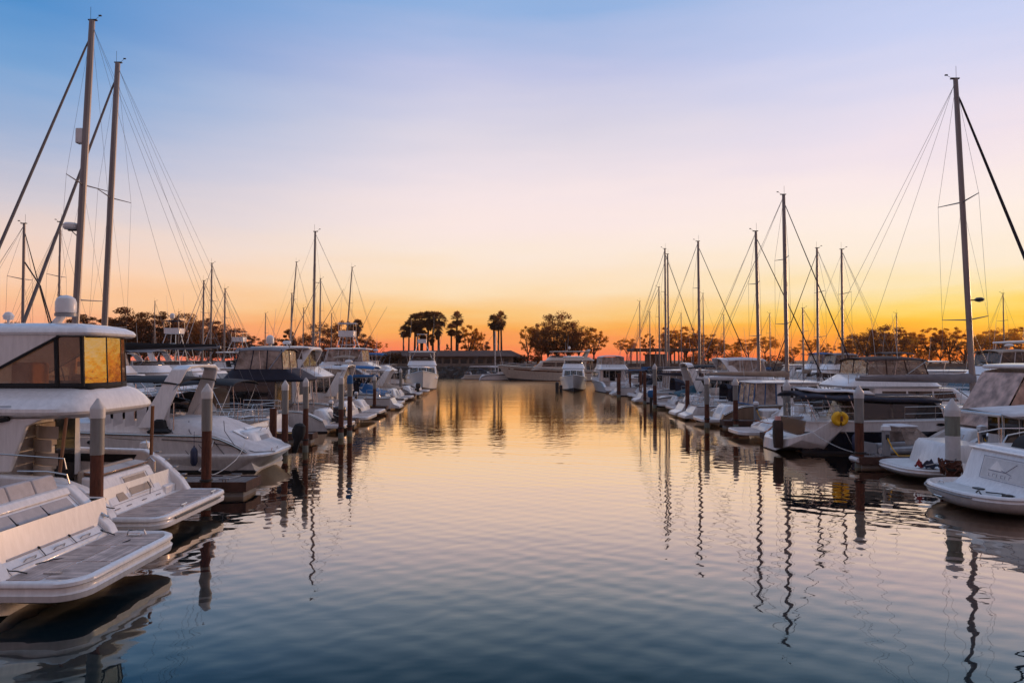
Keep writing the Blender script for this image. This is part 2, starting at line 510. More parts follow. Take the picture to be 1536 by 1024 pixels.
# ------------------------------------------------------------------ mesh building
class MB:
    def __init__(self):
        self.v, self.f = [], []

    def add(self, vs, fs):
        n = len(self.v)
        self.v += [tuple(a) for a in vs]
        self.f += [tuple(i + n for i in f) for f in fs]
        return self

    def box(self, x0, x1, y0, y1, z0, z1):
        vs = [(x0, y0, z0), (x1, y0, z0), (x1, y1, z0), (x0, y1, z0), (x0, y0, z1), (x1, y0, z1), (x1, y1, z1), (x0, y1, z1)]
        return self.add(vs, [(0, 3, 2, 1), (4, 5, 6, 7), (0, 1, 5, 4), (1, 2, 6, 5), (2, 3, 7, 6), (3, 0, 4, 7)])

    def loft(self, rings, closed=True, caps=True):
        n = len(rings[0])
        vs = [p for r in rings for p in r]
        fs = []
        for i in range(len(rings) - 1):
            for j in range(n if closed else n - 1):
                k = (j + 1) % n
                fs.append((i * n + j, i * n + k, (i + 1) * n + k, (i + 1) * n + j))
        if caps and closed:
            fs.append(tuple(range(n)))
            fs.append(tuple((len(rings) - 1) * n + j for j in range(n)))
        return self.add(vs, fs)

    def tube(self, pts, r, n=6):
        pts = [Vector(p) for p in pts]
        rr = r if isinstance(r, (list, tuple)) else [r] * len(pts)
        rings, ref = [], None
        for i, p in enumerate(pts):
            d = (pts[min(i + 1, len(pts) - 1)] - pts[max(i - 1, 0)])
            if d.length < 1e-9:
                d = Vector((0, 0, 1))
            d.normalize()
            if ref is None:
                ref = Vector((0, 0, 1)) if abs(d.z) < 0.9 else Vector((1, 0, 0))
            a = d.cross(ref)
            if a.length < 1e-6:
                a = d.orthogonal()
            a.normalize()
            b = d.cross(a).normalized()
            ref = b.cross(d) if False else ref
            rings.append([p + (a * math.cos(2 * PI * k / n) + b * math.sin(2 * PI * k / n)) * rr[i] for k in range(n)])
        return self.loft(rings)

    def lathe(self, prof, n=12, c=(0, 0, 0)):
        rings = [[(c[0] + r * math.cos(2 * PI * k / n), c[1] + r * math.sin(2 * PI * k / n), c[2] + z) for k in range(n)] for r, z in prof]
        return self.loft(rings)

    def prism(self, poly, y0, y1):
        """polygon in x,z pushed from y0 to y1"""
        return self.loft([[(x, y0, z) for x, z in poly], [(x, y1, z) for x, z in poly]])

    def prism_z(self, poly, z0, z1):
        return self.loft([[(x, y, z0) for x, y in poly], [(x, y, z1) for x, y in poly]])

    def prism_x(self, poly, x0, x1):
        return self.loft([[(x0, y, z) for y, z in poly], [(x1, y, z) for y, z in poly]])

    def sheet(self, rows):
        return self.loft(rows, closed=False, caps=False)

    def slab(self, quad, nrm, t):
        """a four-cornered plate QUAD, T thick along NRM"""
        n = Vector(nrm).normalized() * t
        q = [Vector(p) for p in quad]
        return self.loft([q, [p + n for p in q]])

    def islands(self):
        par = list(range(len(self.v)))

        def find(i):
            while par[i] != i:
                par[i] = par[par[i]]
                i = par[i]
            return i
        for f in self.f:
            for k in f[1:]:
                par[find(k)] = find(f[0])
        out = {}
        for f in self.f:
            out.setdefault(find(f[0]), []).append(f)
        res = []
        for fs in out.values():
            ids = sorted({i for f in fs for i in f})
            mp_ = {i: k for k, i in enumerate(ids)}
            mb = MB()
            mb.add([self.v[i] for i in ids], [tuple(mp_[i] for i in f) for f in fs])
            res.append(mb)
        return res

    def split(self, name, m, parent=None, bevel=0.0, angle=32, seg=2):
        """each separate piece becomes an object of its own"""
        return [mb.build(name, m, parent, bevel, angle, seg) for mb in self.islands()]

    def build(self, name, m, parent=None, bevel=0.0, angle=32, seg=2):
        me = bpy.data.meshes.new(name)
        bm = bmesh.new()
        vs = [bm.verts.new(p) for p in self.v]
        for f in self.f:
            if len(set(f)) > 2:
                try:
                    bm.faces.new([vs[i] for i in f])
                except ValueError:
                    pass
        bmesh.ops.recalc_face_normals(bm, faces=bm.faces)
        bm.to_mesh(me)
        bm.free()
        me.polygons.foreach_set('use_smooth', [True] * len(me.polygons))
        me.set_sharp_from_angle(angle=R(angle))
        o = bpy.data.objects.new(name, me)
        COL.objects.link(o)
        if m:
            me.materials.append(M[m] if isinstance(m, str) else m)
        if parent:
            o.parent = parent
        if bevel:
            b = o.modifiers.new('edge', 'BEVEL')
            b.width, b.segments, b.limit_method, b.angle_limit = bevel, seg, 'ANGLE', R(40)
        return o


def tag(o, label=None, cat=None, group=None, kind=None):
    if label: o['label'] = label
    if cat: o['category'] = cat
    if group: o['group'] = group
    if kind: o['kind'] = kind
    return o


def thing(name, label, cat, loc, rz=0.0, group=None):
    o = bpy.data.objects.new(name, None)
    o.empty_display_size = 0.3
    COL.objects.link(o)
    o.location = loc
    o.rotation_euler = (0, 0, rz)
    return tag(o, label, cat, group)


def copy_tree(o, parent=None):
    c = o.copy()
    COL.objects.link(c)
    if parent:
        c.parent = parent
    for ch in list(o.children):
        copy_tree(ch, c)
    return c


def lerp(a, b, t):
    return a + (b - a) * t


def rr(x0, x1, w, rf, ra, n=4):
    """rounded rectangle in plan: x0 aft, x1 forward, w wide; rf, ra = (along, across) corner radii"""
    rf = rf if isinstance(rf, tuple) else (rf, rf)
    ra = ra if isinstance(ra, tuple) else (ra, ra)
    h = w / 2
    out = []
    for (cx, cy, rx, ry, a0) in ((x1 - rf[0], h - rf[1], rf[0], rf[1], 0), (x0 + ra[0], h - ra[1], ra[0], ra[1], 90), (x0 + ra[0], -h + ra[1], ra[0], ra[1], 180), (x1 - rf[0], -h + rf[1], rf[0], rf[1], 270)):
        for k in range(n + 1):
            a = R(a0 + 90 * k / n)
            out.append((cx + rx * math.cos(a), cy + ry * math.sin(a)))
    return out


def ring(o, z):
    return [(x, y, z) for x, y in o]


def plate(x0, x1, w, rf, ra, z0, z1, e=0.03, n=5, crown=0.0):
    """rounded slab with softened edges"""
    mb = MB()
    rs = [ring(rr(x0 + e, x1 - e, w - 2 * e, rf, ra, n), z0), ring(rr(x0, x1, w, rf, ra, n), z0 + e), ring(rr(x0, x1, w, rf, ra, n), z1 - e), ring(rr(x0 + e, x1 - e, w - 2 * e, rf, ra, n), z1)]
    if crown:
        q = 0.22 * w
        rs.append(ring(rr(x0 + q, x1 - q, w - 2 * q, rf, ra, n), z1 + crown))
    return mb.loft(rs)


class Hull:
    """planing or sailing hull; x from the transom (0) to the stem (L), z above the water"""

    def __init__(s, L, B, fs, fb, ws=0.9, draft=0.4, rake=0.13, flare=1.0, tilt=0.0, full=2.3, dip=0.0, dipt=0.13):
        s.L, s.B, s.fs, s.fb, s.ws, s.draft, s.rake, s.flare, s.tilt, s.full, s.dip, s.dipt = L, B, fs, fb, ws, draft, rake, flare, tilt, full, dip, dipt

    def half(s, t):
        g = s.ws + (1 - s.ws) * math.sin(min(t / 0.42, 1) * PI / 2)
        e = 1 - max(0, (t - 0.42) / 0.58) ** s.full
        return max(0.03, s.B / 2 * g * e)

    def zs(s, t):
        z = s.fs + (s.fb - s.fs) * max(0, t) ** 1.5
        if s.dip and t < s.dipt:
            z -= s.dip * s.fs * (1 - t / s.dipt) ** 1.7      # quarters that sweep down to the platform
        return z

    def station(s, t):
        b, zs = s.half(t), s.zs(t)
        u = max(0, (t - 0.35) / 0.65)
        bc = b * (0.90 - 0.45 * s.flare * u ** 1.2)
        zc = 0.06 + 0.16 * s.fb * max(0, (t - 0.4) / 0.6) ** 2
        zk = -s.draft + (s.draft - 0.08) * t ** 8
        xs = t * s.L - s.tilt * (1 - t) ** 4 * 0
        xm, xc, xk = t * s.L * (1 - s.rake * 0.35 * t ** 3), t * s.L * (1 - s.rake * 0.7 * t ** 3), t * s.L * (1 - s.rake * t ** 3)
        zm = lerp(zc, zs, 0.5)
        bm_ = lerp(bc, b, 0.42)
        tl = s.tilt * (1 - t) ** 3                # a transom that leans forward
        return [(xs + tl * (zs - zc), b, zs), (xm + tl * (zm - zc), bm_, zm), (xc, bc, zc), (xk, 0, zk), (xc, -bc, zc), (xm + tl * (zm - zc), -bm_, zm), (xs + tl * (zs - zc), -b, zs)]

    def shell(s, n=18):
        mb = MB()
        tt = [i / n for i in range(n + 1)]
        if s.dip:
            tt = [s.dipt * f for f in (0, 0.15, 0.3, 0.5, 0.75)] + [lerp(s.dipt, 1, i / n) for i in range(n + 1)]
        rs = [s.station(t) for t in tt]
        mb.sheet(rs)
        mb.add(rs[0], [tuple(range(7))])
        mb.add(rs[-1], [tuple(range(7))])
        return mb

    def band(s, f0, f1, t0=0.0, t1=1.0, n=16, proud=0.006):
        """a stripe along the topsides between heights f0..f1 of the side (0 chine, 1 sheer)"""
        mb = MB()
        for sg in (0, 6):
            rows = []
            for i in range(n + 1):
                t = lerp(t0, t1, i / n)
                st = s.station(t)
                a, b_, c = [Vector(st[k]) for k in ((0, 1, 2) if sg == 0 else (6, 5, 4))]

                def on(f):
                    p = c.lerp(b_, f / 0.5) if f < 0.5 else b_.lerp(a, (f - 0.5) / 0.5)
                    return p + Vector((0, proud if sg == 0 else -proud, 0))
                rows.append([on(f0), on(f1)])
            mb.sheet(rows)
        return mb

    def sheer_pt(s, t, side, dz=0.0, inset=0.0):
        st = s.station(t)[0 if side > 0 else 6]
        return Vector((st[0], st[1] - side * min(inset, abs(st[1])), st[2] + dz))

    def deck(s, t0, z_sole, well=True, margin=0.30, n=14, aft=0.0):
        """foredeck from t0, side decks and cockpit walls aft of it"""
        mb = MB()
        rows = []
        for i in range(n + 1):
            t = lerp(t0, 0.995, i / n)
            a, b = s.sheer_pt(t, 1, -0.012, 0.015), s.sheer_pt(t, -1, -0.012, 0.015)
            c = (a + b) / 2 + Vector((0, 0, 0.05))
            rows.append([a, a.lerp(c, 0.5) + Vector((0, 0, 0.012)), c, b.lerp(c, 0.5) + Vector((0, 0, 0.012)), b])
        mb.sheet(rows)
        if well:
            for sd in (1, -1):
                rows = []
                for i in range(19):
                    t = t0 * (i / 18) ** 1.6
                    a, b = s.sheer_pt(t, sd, -0.012, 0.015), s.sheer_pt(t, sd, 0.0, margin)
                    b.x = max(b.x, aft); a.x = max(a.x, 0)
                    rows.append([a, b, Vector((b.x, b.y, z_sole))])
                mb.sheet(rows)
            a, b = s.sheer_pt(t0, 1, 0, margin), s.sheer_pt(t0, -1, 0, margin)
            mb.add([a, b, (b.x, b.y, z_sole), (a.x, a.y, z_sole)], [(0, 1, 2, 3)])
        return mb

    def sole(s, t0, z, margin=0.30, x0=0.0):
        mb = MB()
        rows = []
        for i in range(7):
            t = lerp(x0 / s.L, t0, i / 6)
            a, b = s.sheer_pt(t, 1, 0, margin), s.sheer_pt(t, -1, 0, margin)
            rows.append([(t * s.L, a.y, z), (t * s.L, b.y, z)])
        return mb.sheet(rows)

    def rub(s, r=0.035, t0=0.0, dz=-0.06, n=18):
        mb = MB()
        for sd in (1, -1):
            mb.tube([s.sheer_pt(lerp(t0, 0.998, (i / n) ** 1.5), sd, dz) + Vector((0, sd * r * 0.5, 0)) for i in range(n + 1)], r, 6)
        return mb

    def rail(s, t0, t1, h, inset=0.10, posts=7, r=0.016, mid=True):
        mb = MB()
        for sd in (1, -1):
            top = [s.sheer_pt(lerp(t0, t1, i / 12), sd, h, inset) for i in range(13)]
            mb.tube(top, r, 5)
            if mid:
                mb.tube([p - Vector((0, 0, h * 0.5)) for p in top], r * 0.6, 4)
            for i in range(posts):
                t = lerp(t0, t1, i / (posts - 1))
                mb.tube([s.sheer_pt(t, sd, -0.02, inset), s.sheer_pt(t, sd, h, inset)], r * 0.85, 5)
        if t1 > 0.93:
            mb.tube([s.sheer_pt(t1, 1, h, inset), Vector((s.L * t1 + 0.25, 0, s.zs(t1) + h)), s.sheer_pt(t1, -1, h, inset)], r, 5)
        return mb


class House:
    """deckhouse: lower outline (x0..x1, w0 wide) at z0, upper (x0u..x1u, w1 wide) at z1"""

    def __init__(s, x0, x1, w0, z0, x0u, x1u, w1, z1, rf=0.35, ra=0.1):
        s.__dict__.update(locals())

    def mesh(s, roof=0.05, over=0.0):
        mb = MB()
        lo = ring(rr(s.x0, s.x1, s.w0, (s.rf * 1.6, s.rf), s.ra, 5), s.z0)
        up = ring(rr(s.x0u, s.x1u, s.w1, (s.rf * 1.4, s.rf), s.ra, 5), s.z1)
        q = min(s.w1 * 0.22, 0.4)
        rs = [lo, up]
        if over:
            rs += [ring(rr(s.x0u - over, s.x1u + over, s.w1 + 2 * over, (s.rf * 1.5, s.rf * 1.1), s.ra, 5), s.z1 + 0.01), ring(rr(s.x0u - over, s.x1u + over, s.w1 + 2 * over, (s.rf * 1.5, s.rf * 1.1), s.ra, 5), s.z1 + 0.07)]
            roof += 0.07
        rs.append(ring(rr(s.x0u + q, s.x1u - q, s.w1 - 2 * q, s.rf * 0.6, s.ra, 5), s.z1 + roof))
        return mb.loft(rs)

    def k(s, z):
        return (z - s.z0) / (s.z1 - s.z0)

    def side(s, xa, xb, za, zb, sd, sla=0.0, slb=0.0, th=0.012):
        ya, yb = lerp(s.w0, s.w1, s.k(za)) / 2, lerp(s.w0, s.w1, s.k(zb)) / 2
        q = [(xa, sd * (ya - 0.02), za), (xb, sd * (ya - 0.02), za), (xb + slb, sd * (yb - 0.02), zb), (xa + sla, sd * (yb - 0.02), zb)]
        return MB().slab(q, (0, sd, 0), 0.02 + th)

    def front(s, ya, yb, za, zb, th=0.012):
        xa, xb = lerp(s.x1, s.x1u, s.k(za)), lerp(s.x1, s.x1u, s.k(zb))
        f = lerp(1, s.w1 / s.w0, 0.6)
        q = [(xa - 0.02, ya, za), (xa - 0.02, yb, za), (xb - 0.02, yb * f, zb), (xb - 0.02, ya * f, zb)]
        return MB().slab(q, (1, 0, 0.25), 0.03 + th)

    def aft(s, ya, yb, za, zb, th=0.012):
        xa, xb = lerp(s.x0, s.x0u, s.k(za)), lerp(s.x0, s.x0u, s.k(zb))
        q = [(xa + 0.02, ya, za), (xa + 0.02, yb, za), (xb + 0.02, yb, zb), (xb + 0.02, ya, zb)]
        return MB().slab(q, (-1, 0, 0), 0.02 + th)


# ------------------------------------------------------------------ boat fittings (all in the boat's own frame)
def bimini(par, x0, x1, w, z, m, base_z, name='bimini_top', sag=0.10, legs=True, frame='stainless'):
    mb = MB()
    rows = []
    for i in range(9):
        x = lerp(x0, x1, i / 8)
        e = abs(i / 4 - 1)
        rows.append([(x, w / 2 * math.sin(a), z - 0.16 * (1 - math.cos(a)) * 1.3 - sag * e ** 2.4) for a in [R(-90 + 18 * k) for k in range(11)]])
    up = [[(p[0], p[1], p[2] + 0.025) for p in r] for r in rows]
    mb.sheet(rows).sheet(up)
    for a, b in ((rows[0], up[0]), (rows[-1], up[-1])):
        mb.sheet([a, b])
    mb.sheet([[r[0] for r in rows], [r[0] for r in up]]).sheet([[r[-1] for r in rows], [r[-1] for r in up]])
    o = mb.build(name, m, par)
    if legs:
        f = MB()
        for xa, xb in ((lerp(x0, x1, 0.03), lerp(x0, x1, 0.30)), (lerp(x0, x1, 0.97), lerp(x0, x1, 0.62)), (lerp(x0, x1, 0.5), lerp(x0, x1, 0.46))):
            for sd in (1, -1):
                f.tube([(xb, sd * (w / 2 + 0.03), base_z), (xa, sd * (w / 2 - 0.01), z - 0.25)], 0.016, 5)
        f.split('bimini_frame', frame, par)
    return o


def enclosure(par, x0, x1, w, z0, z1, m='vinyl_clear', trim='canvas_black', nx=2, ny=2, slope_f=0.0, slope_a=0.0, front=True, aft=True):
    """curtain of clear panels between a coaming and a top, with canvas strips"""
    tr = MB()
    h, g = w / 2, 0.035
    for sd in (1, -1):
        for i in range(nx):
            fa, fb = i / nx, (i + 1) / nx
            lo_a, lo_b = lerp(x0 - slope_a, x1 + slope_f, fa), lerp(x0 - slope_a, x1 + slope_f, fb)
            hi_a, hi_b = lerp(x0, x1, fa), lerp(x0, x1, fb)
            MB().slab([(lo_a + g, sd * h, z0 + g), (lo_b - g, sd * h, z0 + g), (hi_b - g, sd * (h - 0.06), z1 - g), (hi_a + g, sd * (h - 0.06), z1 - g)], (0, sd, 0), 0.004).build('window', m, par)
        for i in range(nx + 1):
            f = i / nx
            a, b = Vector((lerp(x0 - slope_a, x1 + slope_f, f), sd * h, z0)), Vector((lerp(x0, x1, f), sd * (h - 0.06), z1))
            tr.tube([a, b], 0.034, 5)
        tr.tube([(x0 - slope_a, sd * h, z0), (x1 + slope_f, sd * h, z0)], 0.04, 5)
    for on, xl, xh in ((aft, x0 - slope_a, x0), (front, x1 + slope_f, x1)):
        if not on:
            continue
        for i in range(ny):
            ya, yb = lerp(-h, h, i / ny), lerp(-h, h, (i + 1) / ny)
            MB().slab([(xl, ya + g, z0 + g), (xl, yb - g, z0 + g), (xh, yb * 0.96 - g, z1 - g), (xh, ya * 0.96 + g, z1 - g)], (1, 0, 0), 0.004).build('window', m, par)
        for i in range(1, ny):
            y = lerp(-h, h, i / ny)
            tr.tube([(xl, y, z0), (xh, y * 0.96, z1)], 0.03, 5)
        tr.tube([(xl, -h, z0), (xl, h, z0)], 0.04, 5)
    tr.build('enclosure_trim', trim, par)


def arch(par, x_base, x_top, w, z0, z1, wid=0.55, m='gelcoat', th=0.13, wtop=None):
    """raked radar arch: a flat band up one side, across and down the other"""
    wtop = wtop or w * 0.80
    path = [(-w / 2, z0), (-lerp(w, wtop, 0.7) / 2, lerp(z0, z1, 0.72)), (-wtop / 2 + 0.06, lerp(z0, z1, 0.95)), (-wtop / 2 + 0.28, z1), (0, z1 + 0.05)]
    path = path + [(-y, z) for y, z in reversed(path[:-1])]
    rings = []
    for i, (y, z) in enumerate(path):
        k = (z - z0) / (z1 - z0)
        x = lerp(x_base, x_top, k)
        wd = lerp(wid * 1.5, wid, min(1, k))
        a = Vector(path[max(0, i - 1)]); b = Vector(path[min(len(path) - 1, i + 1)])
        d = (b - a).normalized()
        nrm = Vector((d.y, -d.x)) * th / 2
        rings.append([(x - wd / 2, y - nrm.x * 0.6, z - nrm.y * 0.6), (x + wd / 2, y - nrm.x * 0.6, z - nrm.y * 0.6), (x + wd / 2 - 0.03, y + nrm.x, z + nrm.y), (x - wd / 2 + 0.03, y + nrm.x, z + nrm.y)])
    return MB().loft(rings).build('radar_arch', m, par, 0.025)


def windshield(par, x0, x1, w, z0, h, rake, m='tinted_glass', rf=1.0, frame='black_plastic'):
    """wrap-round raked windshield: side wings and curved front, x1 the front foot"""
    def out(z):
        k = (z - z0) / h
        pts = []
        for i in range(15):
            a = R(-90 + 180 * i / 14)
            fx = x1 - rake * k - rf + rf * math.cos(a) ** 0.8 if abs(math.cos(a)) > 1e-6 else x1 - rake * k - rf
            pts.append((fx, (w / 2 - 0.10 * k) * math.sin(a), z))
        return [(x0 - rake * 0.2 * k, -w / 2 + 0.08 * k, lerp(z0, z, 0.75))] + pts + [(x0 - rake * 0.2 * k, w / 2 - 0.08 * k, lerp(z0, z, 0.75))]
    lo, hi = out(z0), out(z0 + h)
    o = MB().sheet([lo, hi]).build('windshield', m, par)
    s = o.modifiers.new('thick', 'SOLIDIFY'); s.thickness = 0.012
    f = MB().tube(hi, 0.022, 5)
    for i in (0, 3, 8, 13, 16):
        f.tube([lo[i], hi[i]], 0.018, 5)
    f.build('windshield_frame', frame, par)
    return o


def swim_platform(par, x0, x1, w, z, th=0.2, m='gelcoat', teak='teak_grey', rad=0.45, inset=0.1):
    o = plate(x0, x1, w, 0.05, (rad, rad * 1.3), z - th, z, 0.03, 6).build('swim_platform', m, par)
    if teak:
        plate(x0 + inset, x1 - 0.04, w - inset * 2.4, 0.05, (rad * 0.8, rad), z - 0.01, z + 0.006, 0.004, 5).build('teak_deck', teak, o)
    return o


def radome(par, x, y, z, r=0.28, h=0.22, m='radome_white', name='radar_dome', stalk=0.15):
    return MB().lathe([(0.05, -stalk), (0.05, 0.0), (r * 0.8, 0.0), (r, h * 0.25), (r, h * 0.6), (r * 0.75, h * 0.92), (0.01, h)], 14, (x, y, z)).build(name, m, par)


def satdome(par, x, y, z, r=0.22, h=0.5, m='radome_white', stalk=0.15):
    return MB().lathe([(r * 0.35, -stalk), (r * 0.35, 0.0), (r * 0.95, 0.0), (r, h * 0.12), (r, h * 0.58), (r * 0.86, h * 0.8), (r * 0.5, h * 0.95), (0.01, h)], 16, (x, y, z)).build('satellite_dome', m, par)


def antenna(par, x, y, z, h=2.4, dx=0.0, dy=0.0, r=0.012):
    return MB().tube([(x, y, z), (x + dx * 0.5, y + dy * 0.5, z + h * 0.5), (x + dx, y + dy, z + h)], [r, r * 0.8, r * 0.5], 5).build('antenna', 'radome_white', par)


def outboard(par, x, y, z=0.55, s=1.0, m='outboard_black'):
    """outboard motor on the transom: cowl, leg, propeller hub"""
    mb = MB()
    rs = []
    for (zz, lx, ly, cx) in ((0.12, 0.44, 0.30, 0.0), (0.2, 0.54, 0.36, 0.0), (0.5, 0.58, 0.37, -0.02), (0.68, 0.5, 0.32, -0.02), (0.74, 0.3, 0.2, 0.0)):
        rs.append(ring([(x + s * (cx + a), y + s * b) for a, b in rr(-lx / 2, lx / 2, ly, 0.12, 0.12, 3)], z + s * zz))
    mb.loft(rs)
    o = mb.build('outboard_motor', m, par)
    g = MB().prism([(x - 0.13 * s, z + 0.14 * s), (x + 0.13 * s, z + 0.14 * s), (x + 0.08 * s, z - 0.85 * s), (x - 0.12 * s, z - 0.85 * s)], y - 0.06 * s, y + 0.06 * s)
    g.box(x + 0.05 * s, x + 0.34 * s, y - 0.1 * s, y + 0.1 * s, z - 0.12 * s, z + 0.1 * s)
    g.tube([(x - 0.3 * s, y, z - 0.72 * s), (x + 0.25 * s, y, z - 0.72 * s)], 0.06 * s, 8)
    g.build('motor_leg', 'black_plastic', o, 0.01)
    return o


def cushion(par, name, x0, x1, y0, y1, z0, z1, m='cushion_white', b=0.04):
    return MB().box(x0, x1, y0, y1, z0, z1).build(name, m, par, b, seg=3)


def fender_bits(par_hull, t, side, boat_inv=None):
    pass


def handrail(par, pts, r=0.016, name='handrail', m='stainless'):
    return MB().tube(pts, r, 6).build(name, m, par)


# ------------------------------------------------------------------ boat kinds
def motor_boat(label, loc, rz, L=11.0, B=3.6, fs=1.15, fb=1.75, name='cabin_cruiser', cat='boat', group=None, hullmat='gelcoat', topmat='gelcoat',
               stripe=None, plat=1.1, plat_z=0.42, cockpit=3.6, kind='express', arch_on=True, arch_z=3.3, arch_m=None, top=None, top_z=3.5, top_m='canvas_navy', encl=None,
               encl_trim='canvas_white', house_m=None, motors=0, motor_m='outboard_black', dome=None, ants=1, rail=True, cover=None, fly_z=3.0, detail=True, door=True,
               seat_m='cushion_white', fly_m=None, window_m='tinted_glass', portholes=3, teak='teak_grey', tower=0.0, outriggers=False, wing=True):
    b = thing(name, label, cat, loc, rz, group)
    H = Hull(L, B, fs, fb, tilt=0.35 if kind != 'skiff' else 0.1, dip=0.42 if kind != 'skiff' else 0.15, dipt=1.35 / L)
    t0 = cockpit / L
    H.shell().build('hull', hullmat, b)
    H.band(-0.25, 0.02, n=14).build('boot_stripe', 'bottom_paint', b)
    if stripe:
        H.band(0.70, 0.80, 0.0, 0.97).build('hull_stripe', stripe, b)
    H.rub().split('rub_rail', 'stainless' if L > 8 else 'rubber_black', b)
    z_sole = 0.55 if kind != 'skiff' else 0.4
    H.deck(t0, z_sole, margin=0.28, aft=0.25).build('deck', topmat, b)
    H.sole(t0, z_sole, 0.28, 0.2).build('cockpit_sole', 'teak_grey_long' if teak else 'deck_grip', b)
    tw = H.half(0.0) * 2
    # transom inside wall with a door gap
    tr = MB()
    dgap = 0.6 if door else 0.0
    tb_w, tb_y = tw - 0.55 - dgap, (-dgap / 2 if door else 0.0)
    rs = []
    for (z, xa, e) in ((0.18, 0.06, 0.0), (plat_z + 0.12, 0.10, 0.0), (fs - 0.10, 0.42, 0.05), (fs - 0.02, 0.50, 0.09), (fs + 0.015, 0.60, 0.16)):
        rs.append(ring([(x, y + tb_y) for x, y in rr(xa, 1.05 - e, tb_w - 2 * e, 0.08, (0.22, 0.34), 5)], z))
    tro = tr.loft(rs).build('transom', topmat, b, angle=45)
    if detail and kind != 'skiff':
        def tq(f, y, h=0.012):
            return (lerp(0.10, 0.42, f) - h, y, lerp(plat_z + 0.12, fs - 0.10, f))
        MB().loft([[tq(0.25, tb_y - 0.5), tq(0.25, tb_y + 0.35), tq(0.85, tb_y + 0.35), tq(0.85, tb_y - 0.5)], [tq(0.25, tb_y - 0.5, -0.02), tq(0.25, tb_y + 0.35, -0.02), tq(0.85, tb_y + 0.35, -0.02), tq(0.85, tb_y - 0.5, -0.02)]]).build('transom_hatch', 'cushion_white' if L < 11 else 'cushion_grey', tro)
        MB().tube([(0.35, tb_y - 0.3, fs - 0.02), (0.28, tb_y - 0.3, fs + 0.10), (0.28, tb_y + 0.4, fs + 0.10), (0.35, tb_y + 0.4, fs - 0.02)], 0.016, 5).build('grab_rail', 'stainless', tro)
    if plat:
        swim_platform(b, -plat, 0.06, tw * 0.94, plat_z, teak=teak)
    if kind != 'skiff':
        cushion(b, 'aft_bench', 0.65, 1.2, -tw / 2 + 0.45, tw / 2 - 1.1, z_sole + 0.05, fs - 0.12, seat_m)
    if rail:
        H.rail(max(0.42, t0 + 0.05), 0.97, 0.55, posts=8).build('bow_rail', 'stainless', b)
    if portholes:
        for sd in (1, -1):
            for i in range(portholes):
                t = 0.45 + 0.09 * i
                st = H.station(t)
                p = Vector(st[0]).lerp(Vector(st[1]), 0.55)
                if sd < 0:
                    p.y = -p.y
                MB().slab([(p.x + 0.24 * math.cos(R(a)), p.y, p.z + 0.085 * math.sin(R(a))) for a in range(0, 360, 30)], (0, sd, 0), 0.012).build('porthole', window_m, b)
    hm = house_m or topmat
    if kind == 'express':
        hx1 = L * 0.78
        hz = H.zs(0.5) + 0.42
        tk = MB()
        # low trunk cabin running forward from the windshield
        rows = []
        for i in range(9):
            f = i / 8
            x = lerp(cockpit - 0.1, hx1, f)
            w = min(H.half(x / L) - 0.22, B / 2 - 0.3) * (1 - 0.25 * f ** 3)
            z0, z1 = H.zs(x / L) - 0.03, lerp(hz, H.zs(x / L) + 0.03, f ** 1.6)
            rows.append([(x, -w, z0), (x, -w * 0.93, lerp(z0, z1, 0.7)), (x, -w * 0.72, z1), (x, 0, z1 + 0.05), (x, w * 0.72, z1), (x, w * 0.93, lerp(z0, z1, 0.7)), (x, w, z0)])
        tk.sheet(rows)
        tk.add(rows[0], [tuple(range(7))])
        tk.build('cabin_trunk', hm, b)
        windshield(b, cockpit - 1.1, cockpit + 1.6, B - 0.62, hz - 0.02, 0.62, 0.75, window_m, 1.5)
        wing_mb = MB()
        for sd in (1, -1):
            y = sd * (B / 2 - 0.34)
            wing_mb.prism([(cockpit - 1.4, H.zs(0.2)), (cockpit + 0.4, H.zs(0.3)), (cockpit + 0.4, hz + 0.02), (cockpit - 0.9, hz - 0.12)], y - 0.07, y + 0.07)
        wing_mb.split('cockpit_coaming', topmat, b, 0.03)
        for sd in (1, -1):
            cushion(b, 'helm_seat', cockpit - 1.25, cockpit - 0.65, sd * 0.75 - 0.32, sd * 0.75 + 0.32, z_sole + 0.3, z_sole + 1.15, seat_m, 0.06)
        base = hz - 0.1
        if arch_on:
            arch(b, cockpit - 1.3, cockpit - 2.2, B - 0.35, base - 0.25, arch_z, m=arch_m or topmat)
        if top == 'bimini':
            bimini(b, cockpit - 2.3, cockpit + 0.9, B - 0.7, top_z, top_m, base)
        elif top == 'hardtop':
            plate(cockpit - 2.4, cockpit + 1.1, B - 0.55, 0.5, 0.35, top_z - 0.10, top_z, 0.04, crown=0.06).build('hardtop', topmat, b)
            f = MB()
            for x, xb in ((cockpit - 2.0, cockpit - 1.4), (cockpit + 0.7, cockpit + 0.9)):
                for sd in (1, -1):
                    f.tube([(xb, sd * (B / 2 - 0.36), base), (x, sd * (B / 2 - 0.42), top_z - 0.08)], 0.035, 6)
            f.split('hardtop_post', 'stainless', b)
        if encl:
            enclosure(b, cockpit - 2.0, cockpit + 0.5, B - 0.72, base + 0.1, top_z - 0.12, encl, encl_trim, 3, 2, 0.35, 0.25)
        if cover:
            rows = []
            for i in range(10):
                f = i / 9
                x = lerp(0.3, cockpit + 1.0, f)
                w = B / 2 - 0.12
                zr = fs + 0.05 + (hz + 0.55 - fs) * math.sin(f * PI * 0.55) * (0.92 + 0.08 * math.sin(f * 21))
                rows.append([(x, -w, fs - 0.12), (x, -w * 0.9, fs + 0.06), (x, -w * 0.5, lerp(fs, zr, 0.75)), (x, 0, zr), (x, w * 0.5, lerp(fs, zr, 0.75)), (x, w * 0.9, fs + 0.06), (x, w, fs - 0.12)])
            MB().sheet(rows).build('cockpit_cover', cover, b)
